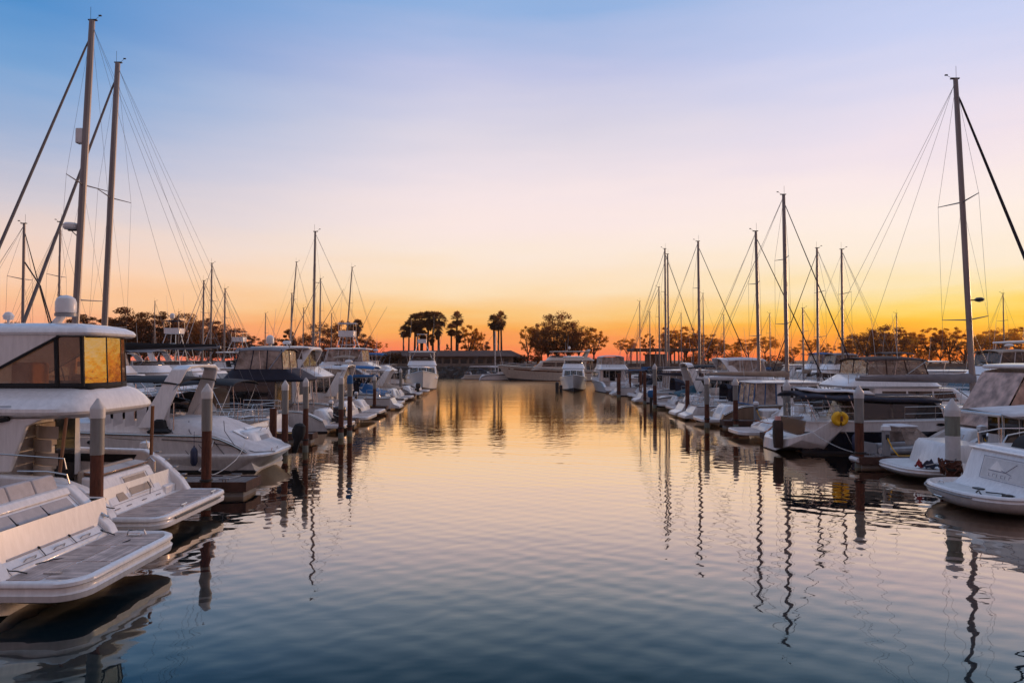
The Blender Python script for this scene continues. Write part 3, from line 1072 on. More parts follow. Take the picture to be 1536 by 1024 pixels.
        topz = max(arch_z, top_z if top else 0)
    elif kind == 'fly':
        hz1 = fly_z - 0.16
        hz0 = H.zs(0.3) - 0.08
        hs = House(cockpit - 0.1, L * 0.70, B - 0.55, hz0, cockpit - 0.1, L * 0.60, B - 0.85, hz1, 0.45, 0.08)
        hs.mesh(0.03).build('cabin_house', hm, b)
        za, zb = lerp(hz0, hz1, 0.36), lerp(hz0, hz1, 0.86)
        x0, x1 = cockpit + 0.25, L * 0.60
        for sd in (1, -1):
            n = 3
            for i in range(n):
                a, c = lerp(x0, x1, i / n) + 0.05, lerp(x0, x1, (i + 1) / n) - 0.05
                hs.side(a, c, za, zb, sd, 0, -0.28 if i == n - 1 else 0).build('window', window_m, b)
        fw = (B - 0.55) / 2 - 0.3
        for i in range(3):
            hs.front(lerp(-fw, fw, i / 3) + 0.04, lerp(-fw, fw, (i + 1) / 3) - 0.04, za, zb).build('window', window_m, b)
        for i, (ya, yb) in enumerate(((-1.15, -0.42), (-0.36, 0.36), (0.42, 1.15))):
            hs.aft(ya, yb, hz0 + (0.05 if i == 1 else 0.45), zb + 0.12).build('door' if i == 1 else 'window', window_m, b)
        fx0, fx1 = cockpit - 1.7, L * 0.56
        fo = MB().loft([ring(rr(fx0 + 0.15, fx1 - 0.2, B - 0.75, (0.9, 0.7), 0.4, 5), fly_z - 0.15), ring(rr(fx0, fx1, B - 0.5, (1.0, 0.8), 0.45, 5), fly_z - 0.04), ring(rr(fx0 + 0.1, fx1 - 0.15, B - 0.62, (1.0, 0.8), 0.45, 5), fly_z + 0.05),
                        ring(rr(fx0 + 1.0, fx1 - 0.55, B - 1.0, (0.9, 0.7), 0.3, 5), fly_z + 0.55), ring(rr(fx0 + 1.06, fx1 - 0.62, B - 1.12, (0.9, 0.7), 0.3, 5), fly_z + 0.55), ring(rr(fx0 + 1.1, fx1 - 0.7, B - 1.2, (0.9, 0.7), 0.3, 5), fly_z + 0.06)])
        fo.build('flybridge', fly_m or topmat, b)
        po = MB()
        for sd in (1, -1):
            po.tube([(fx0 + 0.3, sd * (B / 2 - 0.42), fs - 0.05), (fx0 + 0.45, sd * (B / 2 - 0.45), fly_z - 0.1)], 0.03, 6)
        po.split('overhang_post', 'stainless', b)
        hr = MB()
        for sd in (1, -1):
            hr.tube([(fx0 + 0.25, sd * (B / 2 - 0.5), fly_z + 0.62), (fx0 + 1.3, sd * (B / 2 - 0.5), fly_z + 0.62)], 0.016, 5)
            for q in (0.25, 0.75):
                hr.tube([(fx0 + q, sd * (B / 2 - 0.5), fly_z), (fx0 + q, sd * (B / 2 - 0.5), fly_z + 0.62)], 0.014, 5)
        hr.tube([(fx0 + 0.25, -(B / 2 - 0.5), fly_z + 0.62), (fx0 + 0.25, B / 2 - 0.5, fly_z + 0.62)], 0.016, 5)
        hr.build('flybridge_rail', 'stainless', b)
        lad = MB()
        for q in (0.0, 0.34):
            lad.tube([(fx0 + 0.9, 0.7 + q, z_sole), (fx0 + 0.35, 0.7 + q, fly_z + 0.5)], 0.018, 5)
        for i in range(7):
            f = (i + 0.7) / 8
            lad.tube([(lerp(fx0 + 0.9, fx0 + 0.35, f), 0.7, lerp(z_sole, fly_z + 0.5, f)), (lerp(fx0 + 0.9, fx0 + 0.35, f), 1.04, lerp(z_sole, fly_z + 0.5, f))], 0.014, 5)
        lad.build('ladder', 'stainless', b)
        mid = lerp(fx0 + 1.2, fx1 - 0.8, 0.5)
        for sd in (1, -1):
            cushion(b, 'helm_seat', mid - 0.4, mid + 0.15, sd * 0.5 - 0.28, sd * 0.5 + 0.28, fly_z + 0.25, fly_z + 0.98, seat_m, 0.06)
        cs = MB().prism([(mid + 0.7, fly_z), (mid + 1.3, fly_z), (mid + 1.2, fly_z + 0.85), (mid + 0.75, fly_z + 0.75)], -0.6, 0.6)
        cs.build('helm_console', topmat, b, 0.04)
        windshield(b, mid - 0.2, fx1 - 0.6, B - 1.15, fly_z + 0.54, 0.34, 0.3, 'vinyl_smoke', 1.0)
        if top == 'bimini':
            bimini(b, fx0 + 1.2, fx1 - 0.9, B - 1.15, top_z, top_m, fly_z + 0.5)
        elif top == 'hardtop':
            plate(fx0 + 0.9, fx1 - 0.8, B - 0.85, 0.6, 0.35, top_z - 0.13, top_z, 0.05, crown=0.06).build('hardtop', topmat, b)
            f = MB()
            for x, xb in ((fx0 + 1.3, fx0 + 1.8), (fx1 - 1.3, fx1 - 1.0)):
                for sd in (1, -1):
                    f.tube([(xb, sd * (B / 2 - 0.58), fly_z + 0.4), (x, sd * (B / 2 - 0.62), top_z - 0.1)], 0.03, 6)
            f.split('hardtop_post', topmat, b)
        if encl:
            enclosure(b, fx0 + 1.35, fx1 - 1.2, B - 1.12, fly_z + 0.52, top_z - 0.16, encl, encl_trim, 3, 2, 0.3, 0.1)
        if arch_on:
            arch(b, fx0 + 1.9, fx0 + 1.0, B - 0.9, fly_z + 0.3, arch_z, 0.5, m=arch_m or topmat)
        topz = max(top_z if top else 0, arch_z if arch_on else 0, fly_z + 0.6)
        if tower:
            tw_ = MB()
            for sx, sy in ((fx0 + 1.6, 1), (fx0 + 1.6, -1), (fx1 - 1.5, 1), (fx1 - 1.5, -1)):
                tw_.tube([(sx, sy * (B / 2 - 0.7), fly_z + 0.4), (lerp(sx, mid, 0.55), sy * 0.5, tower)], 0.03, 6)
            for f in (0.35, 0.7):
                for sy in (1, -1):
                    tw_.tube([(lerp(fx0 + 1.6, mid, 0.55 * f), sy * lerp(B / 2 - 0.7, 0.5, f), lerp(fly_z + 0.4, tower, f)), (lerp(fx1 - 1.5, mid, 0.55 * f), sy * lerp(B / 2 - 0.7, 0.5, f), lerp(fly_z + 0.4, tower, f))], 0.022, 5)
            tw_.build('tower_frame', 'stainless', b)
            plate(mid - 0.75, mid + 0.75, 1.3, 0.2, 0.2, tower, tower + 0.55, 0.05).build('tower_station', topmat, b)
            plate(mid - 0.85, mid + 0.85, 1.5, 0.3, 0.3, tower + 1.2, tower + 1.28, 0.03).build('tower_roof', top_m, b)
            f = MB()
            for sx in (-0.7, 0.7):
                for sy in (-0.6, 0.6):
                    f.tube([(mid + sx, sy, tower + 0.4), (mid + sx, sy, tower + 1.22)], 0.022, 5)
            f.split('tower_post', 'stainless', b)
            topz = tower + 1.3
        if outriggers:
            for sd in (1, -1):
                MB().tube([(mid, sd * (B / 2 - 0.5), fly_z - 0.3), (mid - 1.6, sd * (B / 2 + 0.3), fly_z + 3.0), (mid - 3.2, sd * (B / 2 + 0.9), fly_z + 6.0)], [0.03, 0.022, 0.01], 5).build('outrigger', 'mast_alloy', b)
        cockpit = mid + 2.0
    elif kind == 'sedan':
        hz0, hz1 = H.zs(0.3) - 0.08, fly_z
        hs = House(cockpit - 0.1, L * 0.68, B - 0.5, hz0, cockpit - 0.1, L * 0.58, B - 0.75, hz1, 0.4, 0.08)
        hs.mesh(0.06, 0.0).build('cabin_house', hm, b)
        plate(cockpit - 1.5, L * 0.60, B - 0.45, (0.5, 0.4), 0.15, hz1 + 0.03, hz1 + 0.12, 0.03, crown=0.07).build('cabin_roof', topmat, b)
        za, zb = lerp(hz0, hz1, 0.36), lerp(hz0, hz1, 0.9)
        for sd in (1, -1):
            n = 3
            for i in range(n):
                a, c = lerp(cockpit + 0.1, L * 0.59, i / n) + 0.05, lerp(cockpit + 0.1, L * 0.59, (i + 1) / n) - 0.05
                hs.side(a, c, za, zb, sd, 0, -0.22 if i == n - 1 else 0).build('window', window_m, b)
        for i in range(3):
            fw = (B - 0.5) / 2 - 0.3
            hs.front(lerp(-fw, fw, i / 3) + 0.04, lerp(-fw, fw, (i + 1) / 3) - 0.04, za, zb).build('window', window_m, b)
        for i, (ya, yb) in enumerate(((-1.2, -0.4), (-0.34, 0.34), (0.4, 1.2))):
            hs.aft(ya, yb, hz0 + (0.05 if i == 1 else 0.4), zb).build('door' if i == 1 else 'window', window_m, b)
        po = MB()
        for sd in (1, -1):
            po.tube([(cockpit - 1.35, sd * (B / 2 - 0.36), fs - 0.05), (cockpit - 1.35, sd * (B / 2 - 0.4), hz1 + 0.06)], 0.028, 6)
        po.split('roof_post', 'stainless', b)
        if encl:
            enclosure(b, cockpit - 1.4, cockpit - 0.15, B - 0.66, fs + 0.02, hz1 + 0.02, encl, encl_trim, 2, 3, 0, 0.15, front=False)
        topz = hz1 + 0.15
    else:                                       # open skiff
        cs = MB().prism([(L * 0.42, z_sole), (L * 0.56, z_sole), (L * 0.54, z_sole + 1.0), (L * 0.44, z_sole + 0.9)], -0.4, 0.4)
        cs.build('helm_console', topmat, b, 0.04)
        windshield(b, L * 0.46, L * 0.57, 0.8, z_sole + 0.98, 0.35, 0.15, 'vinyl_smoke', 0.35)
        cushion(b, 'helm_seat', L * 0.30, L * 0.38, -0.45, 0.45, z_sole + 0.05, z_sole + 0.6, seat_m)
        if top == 'hardtop':
            plate(L * 0.30, L * 0.62, B - 0.7, 0.25, 0.25, top_z - 0.07, top_z, 0.03).build('t_top', topmat, b)
            f = MB()
            for x in (L * 0.36, L * 0.54):
                for sd in (1, -1):
                    f.tube([(x, sd * 0.42, z_sole), (x, sd * 0.5, top_z - 0.05)], 0.024, 6)
            f.build('t_top_frame', 'stainless', b)
        topz = top_z if top else 1.6
    for i in range(motors):
        y = (i - (motors - 1) / 2) * 0.62
        outboard(b, -0.28, y, 0.62, 1.0, motor_m)
    if dome:
        dx = cockpit - 2.2
        (satdome if dome == 'sat' else radome)(b, dx, 0.0, topz + 0.2)
    for i in range(ants):
        antenna(b, cockpit - 1.9 + 0.25 * i, (B / 2 - 0.7) * (1 if i % 2 else -1), topz - 0.3, 2.6 + 0.5 * (i % 2), -0.25, 0.1)
    return b, H


def sail_boat(label, loc, rz, L=11.0, B=3.4, mast_x=5.6, mast_z=14.0, mast_r=0.085, hullmat='gelcoat', topmat='gelcoat', group=None, cover='canvas_navy', furl='canvas_white', dodger='canvas_navy', bim=None,
              boom_z=2.5, boom_len=None, rake=1.6, spread=(0.36, 0.68), scoop=True, mast_m='mast_alloy', jib_x=None, pedestal=True, stripe=None, radar=None, fs=0.95, fb=1.3, wire=0.006, name='sailboat', rods=None, furl_r=0.048):
    b = thing(name, label, 'sailboat', loc, rz, group)
    H = Hull(L, B, fs, fb, ws=0.72, draft=0.35, rake=0.16, tilt=-0.0 if scoop else 0.1, flare=0.8, full=2.0)
    H.shell().build('hull', hullmat, b)
    H.band(-0.2, 0.04).build('boot_stripe', 'bottom_paint', b)
    if stripe:
        H.band(0.82, 0.92, 0, 0.98).build('hull_stripe', stripe, b)
    H.rub(0.028, dz=-0.02).split('toe_rail', 'gelcoat' if hullmat != 'gelcoat' else 'mast_alloy', b)
    tc_ = 3.6 / L
    H.deck(tc_, 0.5, margin=0.55, aft=0.3).build('deck', 'deck_grip', b)
    H.sole(tc_, 0.5, 0.55, 0.1).build('cockpit_sole', 'teak_grey_long', b)
    tw = H.half(0) * 2
    if scoop:
        sc_ = MB().prism([(-0.75, 0.12), (0.05, 0.12), (0.10, fs - 0.05), (0.0, fs - 0.05), (-0.25, 0.45), (-0.7, 0.3)], -tw * 0.42, tw * 0.42)
        sc_.build('stern_scoop', topmat, b, 0.03)
    for sd in (1, -1):
        cushion(b, 'cockpit_seat', 0.7, 3.5, sd * (tw / 2 - 0.38) - 0.26, sd * (tw / 2 - 0.38) + 0.26, 0.5, 0.86, topmat, 0.03)
    ct = House(3.5, L * 0.66, B * 0.56, H.zs(0.4) - 0.02, 3.7, L * 0.60, B * 0.46, H.zs(0.4) + 0.46, 0.4, 0.15)
    ct.mesh(0.05).build('cabin_trunk', topmat, b)
    for sd in (1, -1):
        for i in range(3):
            a = lerp(4.0, L * 0.58, i / 3)
            ct.side(a, a + 0.75, ct.z0 + 0.14, ct.z0 + 0.34, sd, 0.02, -0.05).build('window', 'tinted_glass', b)
    # rig
    zb = H.zs(mast_x / L) + 0.40
    h = mast_z - zb
    dx = -math.tan(R(rake)) * h

    def mp(f, y=0.0, ox=0.0):
        return Vector((mast_x + dx * f + ox, y, zb + h * f))
    m = MB().tube([mp(0), mp(0.5), mp(0.88), mp(1)], [mast_r, mast_r, mast_r * 0.92, mast_r * 0.8], 10)
    mast = m.build('mast', mast_m, b)
    gear = MB()
    gear.box(mp(1).x - 0.22, mp(1).x + 0.16, -0.06, 0.06, mast_z, mast_z + 0.05)
    gear.tube([mp(1) + Vector((0.05, 0.03, 0)), mp(1) + Vector((0.05, 0.03, 0.62))], 0.009, 4)
    gear.tube([mp(1) + Vector((-0.1, 0, 0.0)), mp(1) + Vector((-0.38, 0.05, 0.20))], 0.009, 4)
    gear.box(mp(1).x - 0.45, mp(1).x - 0.33, 0.02, 0.08, mast_z + 0.18, mast_z + 0.23)
    gear.build('masthead_gear', 'rubber_black', mast)
    tips = []
    for f in spread:
        y = B * 0.5 * (0.86 - 0.22 * f)
        for sd in (1, -1):
            MB().tube([mp(f), mp(f, sd * y, -0.22) + Vector((0, 0, 0.08))], [0.035, 0.018], 6).build('spreader', mast_m, mast)
        tips.append((f, y))
    if radar:
        for f, sx, kind in radar:
            p = mp(f)
            if kind == 'dome':
                MB().box(p.x + sx * 0.1 - 0.04, p.x + sx * 0.55, -0.05, 0.05, p.z - 0.12, p.z - 0.06).tube([(p.x, 0, p.z - 0.5), (p.x + sx * 0.42, 0, p.z - 0.1)], 0.022, 5).build('radar_bracket', 'black_plastic', mast)
                MB().lathe([(0.05, -0.06), (0.26, -0.05), (0.31, 0.02), (0.31, 0.16), (0.24, 0.24), (0.01, 0.26)], 14, (p.x + sx * 0.45, 0, p.z)).build('radar_dome', 'radome_white', mast)
            elif kind == 'box':
                MB().box(p.x + sx * 0.24 - 0.16, p.x + sx * 0.24 + 0.16, -0.15, 0.15, p.z - 0.35, p.z + 0.35).build('radar_reflector', 'radome_white', mast, 0.05)
            elif kind == 'lamp':
                MB().box(p.x + min(0, sx * 0.5), p.x + max(0, sx * 0.5), -0.03, 0.03, p.z - 0.02, p.z + 0.03).lathe([(0.03, -0.08), (0.16, -0.04), (0.20, 0.05), (0.12, 0.12), (0.01, 0.13)], 10, (p.x + sx * 0.52, 0, p.z)).build('deck_lamp', 'black_plastic', mast)
    bl = boom_len or mast_x - 1.0
    bo = MB().tube([(mast_x + dx * 0.1 - 0.05, 0, boom_z), (mast_x - bl, 0, boom_z + 0.12)], 0.075, 8)
    bo.build('boom', mast_m, b)
    if cover:
        rs = []
        for i in range(12):
            f = i / 11
            x = lerp(mast_x + dx * 0.1 + 0.12, mast_x - bl + 0.2, f)
            r = lerp(0.24, 0.10, f) * (1 + 0.06 * math.sin(i * 2.4))
            zc = lerp(boom_z, boom_z + 0.12, f) + r * 0.62
            rs.append([(x, r * 0.62 * math.cos(R(a)), zc + r * math.sin(R(a))) for a in range(0, 360, 36)])
        MB().loft(rs).build('sail_cover', cover, b)
    stem = H.sheer_pt(0.985, 1, 0.05); stem.y = 0
    if jib_x is not None:
        stem = Vector(jib_x)
    if furl:
        a, c = mp(0.965), stem
        pts = [a.lerp(c, f) for f in (0, 0.04, 0.3, 0.6, 0.9, 1)]
        MB().tube(pts, [0.015, furl_r * 0.5, furl_r * 0.7, furl_r * 0.85, furl_r, 0.03], 8).build('furled_headsail', furl, b)
    w = MB()
    cpx = mast_x - 0.25
    cb = H.half(cpx / L) - 0.06
    zcp = H.zs(cpx / L)
    for sd in (1, -1):
        last = Vector((cpx, sd * cb, zcp))
        for f, y in tips:
            p = mp(f, sd * y, -0.22) + Vector((0, 0, 0.08))
            w.tube([last, p], wire, 4)
            w.tube([last, mp(f * 0.99)], wire * 0.8, 4) if f > spread[0] else None
            last = p
        w.tube([last, mp(0.985)], wire, 4)
        w.tube([(cpx - 0.6, sd * cb, zcp), mp(spread[0] * 0.97)], wire, 4)
        w.tube([(cpx + 0.7, sd * cb * 0.97, zcp), mp(spread[0] * 0.97)], wire, 4)
    w.tube([mp(0.99), (0.15, tw * 0.28, fs + 0.05)], wire, 4)
    w.tube([mp(0.99), (0.15, -tw * 0.28, fs + 0.05)], wire, 4)
    w.tube([mp(0.98, 0, -0.1), (mast_x - bl, 0, boom_z + 0.15)], wire, 4)
    w.tube([mp(0.97), stem], wire, 4)
    w.tube([mp(0.80, 0, -0.1), mp(0.1, 0, -0.14)], wire * 0.8, 4)
    w.build('rigging', 'wire_steel', b)
    H.rail(0.30, 0.96, 0.58, 0.05, 8, 0.012).build('lifeline', 'stainless', b)
    pr = MB()
    for zz in (0.62, 0.34):
        pr.tube([H.sheer_pt(0.16, 1, zz, 0.08), H.sheer_pt(0.02, 1, zz, 0.08), (0.02, 0.25, fs + zz)], 0.015, 5)
        pr.tube([H.sheer_pt(0.16, -1, zz, 0.08), H.sheer_pt(0.02, -1, zz, 0.08), (0.02, -0.25, fs + zz)], 0.015, 5)
    for sd in (1, -1):
        for t in (0.02, 0.09, 0.16):
            pr.tube([H.sheer_pt(t, sd, 0, 0.08), H.sheer_pt(t, sd, 0.62, 0.08)], 0.014, 5)
        pr.tube([(0.02, sd * 0.25, fs), (0.02, sd * 0.25, fs + 0.62)], 0.014, 5)
    pr.build('stern_rail', 'stainless', b)
    if pedestal:
        wh = MB()
        wh.tube([(1.25 - 0.10, 0.5 * math.cos(R(a)), 1.25 + 0.5 * math.sin(R(a))) for a in range(0, 361, 24)], 0.018, 5)
        for a in range(0, 180, 60):
            wh.tube([(1.15, 0.5 * math.cos(R(a)), 1.25 + 0.5 * math.sin(R(a))), (1.15, -0.5 * math.cos(R(a)), 1.25 - 0.5 * math.sin(R(a)))], 0.010, 4)
        pd = MB().loft([ring(rr(1.2, 1.5, 0.3, 0.08, 0.08, 3), 0.5), ring(rr(1.22, 1.46, 0.24, 0.08, 0.08, 3), 1.25), ring(rr(1.24, 1.42, 0.2, 0.06, 0.06, 3), 1.4)]).build('pedestal', topmat, b)
        wh.build('steering_wheel', 'stainless', pd)
    if dodger:
        rows = []
        for i in range(6):
            f = i / 5
            x = lerp(3.0, 4.7, f)
            zt = lerp(H.zs(0.35) + 1.25, H.zs(0.4) + 0.5, f ** 1.8)
            rows.append([(x, -B * 0.33, H.zs(0.35) + 0.1), (x, -B * 0.31, lerp(H.zs(0.35), zt, 0.8)), (x, -B * 0.2, zt), (x, 0, zt + 0.07), (x, B * 0.2, zt), (x, B * 0.31, lerp(H.zs(0.35), zt, 0.8)), (x, B * 0.33, H.zs(0.35) + 0.1)])
        MB().sheet(rows).build('sprayhood', dodger, b)
    if bim:
        bimini(b, 0.5, 2.9, B * 0.72, H.zs(0.1) + 1.95, bim, H.zs(0.1))
    return b, H

LEFT, RIGHT = PI, 0.0       # heading of a boat in each row: bow away from the fairway

# ------------------------------------------------------------------ the setting: water, shore
def far_ring(rows):
    return MB().sheet(rows)


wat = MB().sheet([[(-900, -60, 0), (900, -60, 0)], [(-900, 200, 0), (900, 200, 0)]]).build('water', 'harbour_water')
tag(wat, kind='structure')
bed = MB().sheet([[(-900, -70, -6), (900, -70, -6)], [(-900, 200, -6), (900, 200, -6)]]).build('seabed', 'shore_soil')
tag(bed, kind='structure')

random.seed(5)
SH_Y = 152.0
rows = []
for j, (dy, z) in enumerate(((-3, -1.0), (0, 0.0), (3.0, 1.2), (6.0, 2.3), (7.5, 2.5), (40, 2.6), (120, 3.0), (700, 3.4))):
    rows.append([(x, SH_Y + dy + (random.uniform(-0.5, 0.5) if 0 < j < 4 else 0), z + (random.uniform(-0.15, 0.15) if 0 < j < 4 else 0)) for x in range(-900, 901, 6)])
tag(MB().sheet(rows).build('shore_terrain', 'shore_soil'), kind='structure')
# boulders of the shore revetment: nobody could count them
rk = MB()
for i in range(1500):
    f = random.random()
    x, y, z = random.uniform(-75, 90), SH_Y + lerp(-0.8, 6.4, f), lerp(0.0, 2.35, f) - 0.15
    s = random.uniform(0.35, 0.85)
    ph = [random.uniform(0.7, 1.15) for _ in range(8)]
    vs = [(x + s * sx * ph[k], y + s * sy * ph[(k + 3) % 8], z + s * 0.75 * sz * ph[(k + 5) % 8]) for k, (sx, sy, sz) in enumerate(((-1, -1, -1), (1, -1, -1), (1, 1, -1), (-1, 1, -1), (-.7, -.7, 1), (.7, -.7, 1), (.7, .7, 1), (-.7, .7, 1)))]
    rk.add(vs, [(0, 3, 2, 1), (4, 5, 6, 7), (0, 1, 5, 4), (1, 2, 6, 5), (2, 3, 7, 6), (3, 0, 4, 7)])
tag(rk.build('shore_rocks', 'rock_grey', angle=20), kind='stuff')

# ------------------------------------------------------------------ docks and piles
def dock(name, label, x0, x1, y0, y1, z=0.48, along='x', cat='dock', end_round=True):
    b = thing(name, label, cat, ((x0 + x1) / 2, (y0 + y1) / 2, 0))
    hx, hy = (x1 - x0) / 2, (y1 - y0) / 2
    MB().box(-hx + 0.06, hx - 0.06, -hy + 0.06, hy - 0.06, z - 0.08, z).build('decking', 'dock_planks', b)
    MB().box(-hx, -hx + 0.055, -hy, hy, z - 0.26, z + 0.03).box(hx - 0.055, hx, -hy, hy, z - 0.26, z + 0.03).box(-hx + 0.056, hx - 0.056, -hy, -hy + 0.055, z - 0.26, z + 0.03).box(-hx + 0.056, hx - 0.056, hy - 0.055, hy, z - 0.26, z + 0.03).split('waler', 'dock_timber', b, 0.012)
    MB().box(-hx + 0.12, hx - 0.12, -hy + 0.12, hy - 0.12, -0.3, z - 0.085).build('float', 'dock_concrete', b)
    for i in range(3):
        p = lerp(-hx + 0.7, hx - 0.7, i / 2)
        for s in (-1, 1):
            y = s * (hy - 0.16)
            cl = MB().tube([(p - 0.16, y, z + 0.09), (p + 0.16, y, z + 0.09)], 0.022, 6).box(p - 0.06, p - 0.02, y - 0.02, y + 0.02, z, z + 0.08).box(p + 0.02, p + 0.06, y - 0.02, y + 0.02, z, z + 0.08)
            cl.build('cleat', 'grey_plastic', b)
    return b


def pile(label, x, y, top=3.2, r=0.155, rust=1.45, algae=False, cap='cone', sleeve=True, lean=0.0, band=None):
    b = thing('dock_pile', label, 'pile', (x, y, 0), 0, 'piles standing along the docks')
    b.rotation_euler = (0, R(lean), 0)
    MB().lathe([(r * 0.94, -3.0), (r * 0.95, rust * 0.5), (r * 0.92, rust)], 14).build('rusted_base', 'pile_rust', b)
    MB().lathe([(r * 0.97, -0.5), (r * 1.05, 0.02), (r * 1.02, 0.16), (r * 0.95, 0.30)], 14).build('barnacle_band', 'pile_algae', b)
    MB().lathe([(r * 1.0, 0.50), (r * 1.22, 0.51), (r * 1.22, 0.57), (r * 1.0, 0.58)], 14).build('pile_hoop', 'rubber_black', b)
    if sleeve:
        zt = top - r * 1.9
        if algae:
            MB().lathe([(r, rust - 0.01), (r, rust + 0.75)], 16).build('lower_sleeve', 'pile_cap', b)
            MB().lathe([(r * 1.004, rust + 0.75), (r * 1.004, zt)], 16).build('sleeve', 'pile_algae', b)
        else:
            MB().lathe([(r, rust - 0.01), (r * 1.01, rust + 0.4), (r, zt)], 16).build('sleeve', 'pile_sleeve', b)
        if cap == 'cone':
            MB().lathe([(r * 1.07, zt - 0.16), (r * 1.1, zt + 0.02), (r * 1.06, zt + 0.06), (0.02, top)], 16).build('cap', 'pile_cap', b)
        elif cap == 'blue':
            MB().lathe([(r * 1.1, zt - 0.2), (r * 1.12, zt + 0.1), (r * 0.8, zt + 0.22), (0.02, top)], 16).build('cap', 'canvas_blue', b)
        else:
            MB().lathe([(r * 1.04, zt - 0.1), (r * 1.04, top - 0.12), (r * 0.85, top - 0.03), (0.02, top)], 16).build('cap', 'pile_cap', b)
    return b


# ------------------------------------------------------------------ boat A: the sun-lounge stern filling the lower corner
def boat_a():
    b = thing('cabin_cruiser', 'nearest white motor cruiser on the port hand with sloping sun-pad transom and teak platform', 'boat', (-7.9, 12.45, 0), LEFT, 'motor boats berthed stern out')
    H = Hull(12.5, 3.75, 1.25, 1.9, ws=0.92, tilt=0.25)
    H.shell().build('hull', 'gelcoat', b)
    H.band(-0.25, 0.02).build('boot_stripe', 'bottom_paint', b)
    H.rub(dz=-0.05).split('rub_rail', 'stainless', b)
    H.deck(5.5 / 12.5, 0.7, margin=0.26, aft=1.0).build('deck', 'gelcoat', b)
    H.sole(5.5 / 12.5, 0.7, 0.26, 1.0).build('cockpit_sole', 'teak_grey_long', b)
    # platform with two moulded steps in its edge
    w = 3.35
    rs = []
    for (z, e) in ((0.26, 0.10), (0.30, 0.02), (0.40, 0.0), (0.425, 0.028), (0.50, 0.03), (0.525, 0.0), (0.575, 0.005), (0.60, 0.04), (0.605, 0.10), (0.585, 0.115)):
        rs.append(ring(rr(-1.28 + e, 0.3, w - 2 * e, 0.02, (0.42, 0.50), 7), z))
    pl = MB().loft(rs).build('swim_platform', 'gelcoat', b, angle=50)
    for (x0, x1, y0, y1, ax) in ((-1.13, -0.60, -1.42, -0.53, 'teak_grey'), (-1.13, -0.60, -0.49, 0.49, 'teak_grey_long'), (-1.13, -0.60, 0.53, 1.42, 'teak_grey'), (-0.56, -0.03, -1.50, -0.53, 'teak_grey_long'), (-0.56, -0.03, -0.49, 0.49, 'teak_grey'), (-0.56, -0.03, 0.53, 1.50, 'teak_grey_long')):
        MB().prism_z([(a, c + (y0 + y1) / 2) for a, c in rr(x0, x1, y1 - y0, 0.03, 0.05, 3)], 0.575, 0.598).build('teak_panel', ax, pl)
    for y in (-1.2, 1.2):
        MB().box(-0.72, -0.45, y - 0.03, y + 0.03, 0.6, 0.63).build('hinge_plate', 'stainless', pl)
    hw = MB()
    hw.tube([(-0.42, -1.25, 0.62), (-0.45, -1.25, 0.7), (-0.75, -1.25, 0.7), (-0.78, -1.25, 0.62)], 0.018, 6)
    hw.build('platform_grip', 'stainless', pl)
    # sloping transom with panelled sun pad
    x0, z0, x1, z1 = 0.02, 0.62, 0.80, 1.40
    nrm = Vector((-(z1 - z0), 0, x1 - x0)).normalized()

    def sl(f, y, h=0.0):
        return Vector((lerp(x0, x1, f), y, lerp(z0, z1, f))) + nrm * h
    MB().prism([(0.0, 0.3), (x0, z0), (x1, z1), (x1 + 0.28, z1 + 0.02), (x1 + 0.28, 0.5), (0.3, 0.3)], -1.62, 1.62).build('transom', 'gelcoat', b, 0.03)
    for r_ in range(3):
        for (ya, yb) in ((-1.18, -0.42), (-0.40, 0.40), (0.42, 1.18)):
            fa, fb = 0.20 + r_ * 0.245, 0.20 + r_ * 0.245 + 0.23
            MB().slab([sl(fa, ya, -0.01), sl(fa, yb, -0.01), sl(fb, yb, -0.01), sl(fb, ya, -0.01)], nrm, 0.028).build('sun_pad', 'cushion_grey', b, 0.012)
    for s in (-1, 1):
        q = MB().prism([(-0.12, 0.45), (0.02, 0.74), (x1 + 0.05, z1 + 0.14), (x1 + 0.5, z1 + 0.16), (x1 + 0.5, 0.6), (0.2, 0.45)], s * 1.50 - 0.14, s * 1.50 + 0.14)
        q.build('quarter_coaming', 'gelcoat', b, 0.05, seg=3)
    MB().prism([(x1 - 0.06, z1 - 0.02), (x1 + 0.34, z1 + 0.0), (x1 + 0.34, z1 + 0.1), (x1 + 0.02, z1 + 0.12)], -1.36, 1.36).build('transom_cap', 'gelcoat', b, 0.03, seg=3)
    for (ya, yb) in ((-1.3, -0.68), (-0.66, 0.0), (0.02, 0.66), (0.68, 1.3)):
        MB().prism([(x1 + 0.16, z1 + 0.1), (x1 + 0.32, z1 + 0.1), (x1 + 0.40, z1 + 0.36), (x1 + 0.27, z1 + 0.36)], ya, yb).build('seat_back', 'cushion_grey', b, 0.03, seg=3)
    bt = MB()
    for y in (-0.41, 0.41):
        for f in (0.22, 0.46, 0.70):
            bt.lathe([(0.02, -0.02), (0.026, 0.0), (0.02, 0.018), (0.002, 0.024)], 8, sl(f, y, 0.02))
    bt.split('pad_stud', 'black_plastic', b)
    st = MB()
    st.tube([sl(0.86, 0.41, 0.02), sl(0.2, 0.41, 0.024), sl(0.05, 0.42, 0.02)], 0.008, 5)
    st.tube([sl(0.86, -0.41, 0.02), sl(0.2, -0.41, 0.024), sl(0.05, -0.42, 0.02)], 0.008, 5)
    st.split('pad_strap', 'rope_dark', b)
    for y in (-1.28, 1.3):
        sh = MB().lathe([(0.05, 0.0), (0.055, 0.03), (0.03, 0.05), (0.002, 0.055)], 10, (0.12, y, 0.66))
        sh.tube([(0.12, y, 0.68), (-0.05, y * 0.97, 0.66), (-0.2, y * 0.95, 0.62)], 0.012, 5)
        sh.build('shower_fitting', 'black_plastic', b)
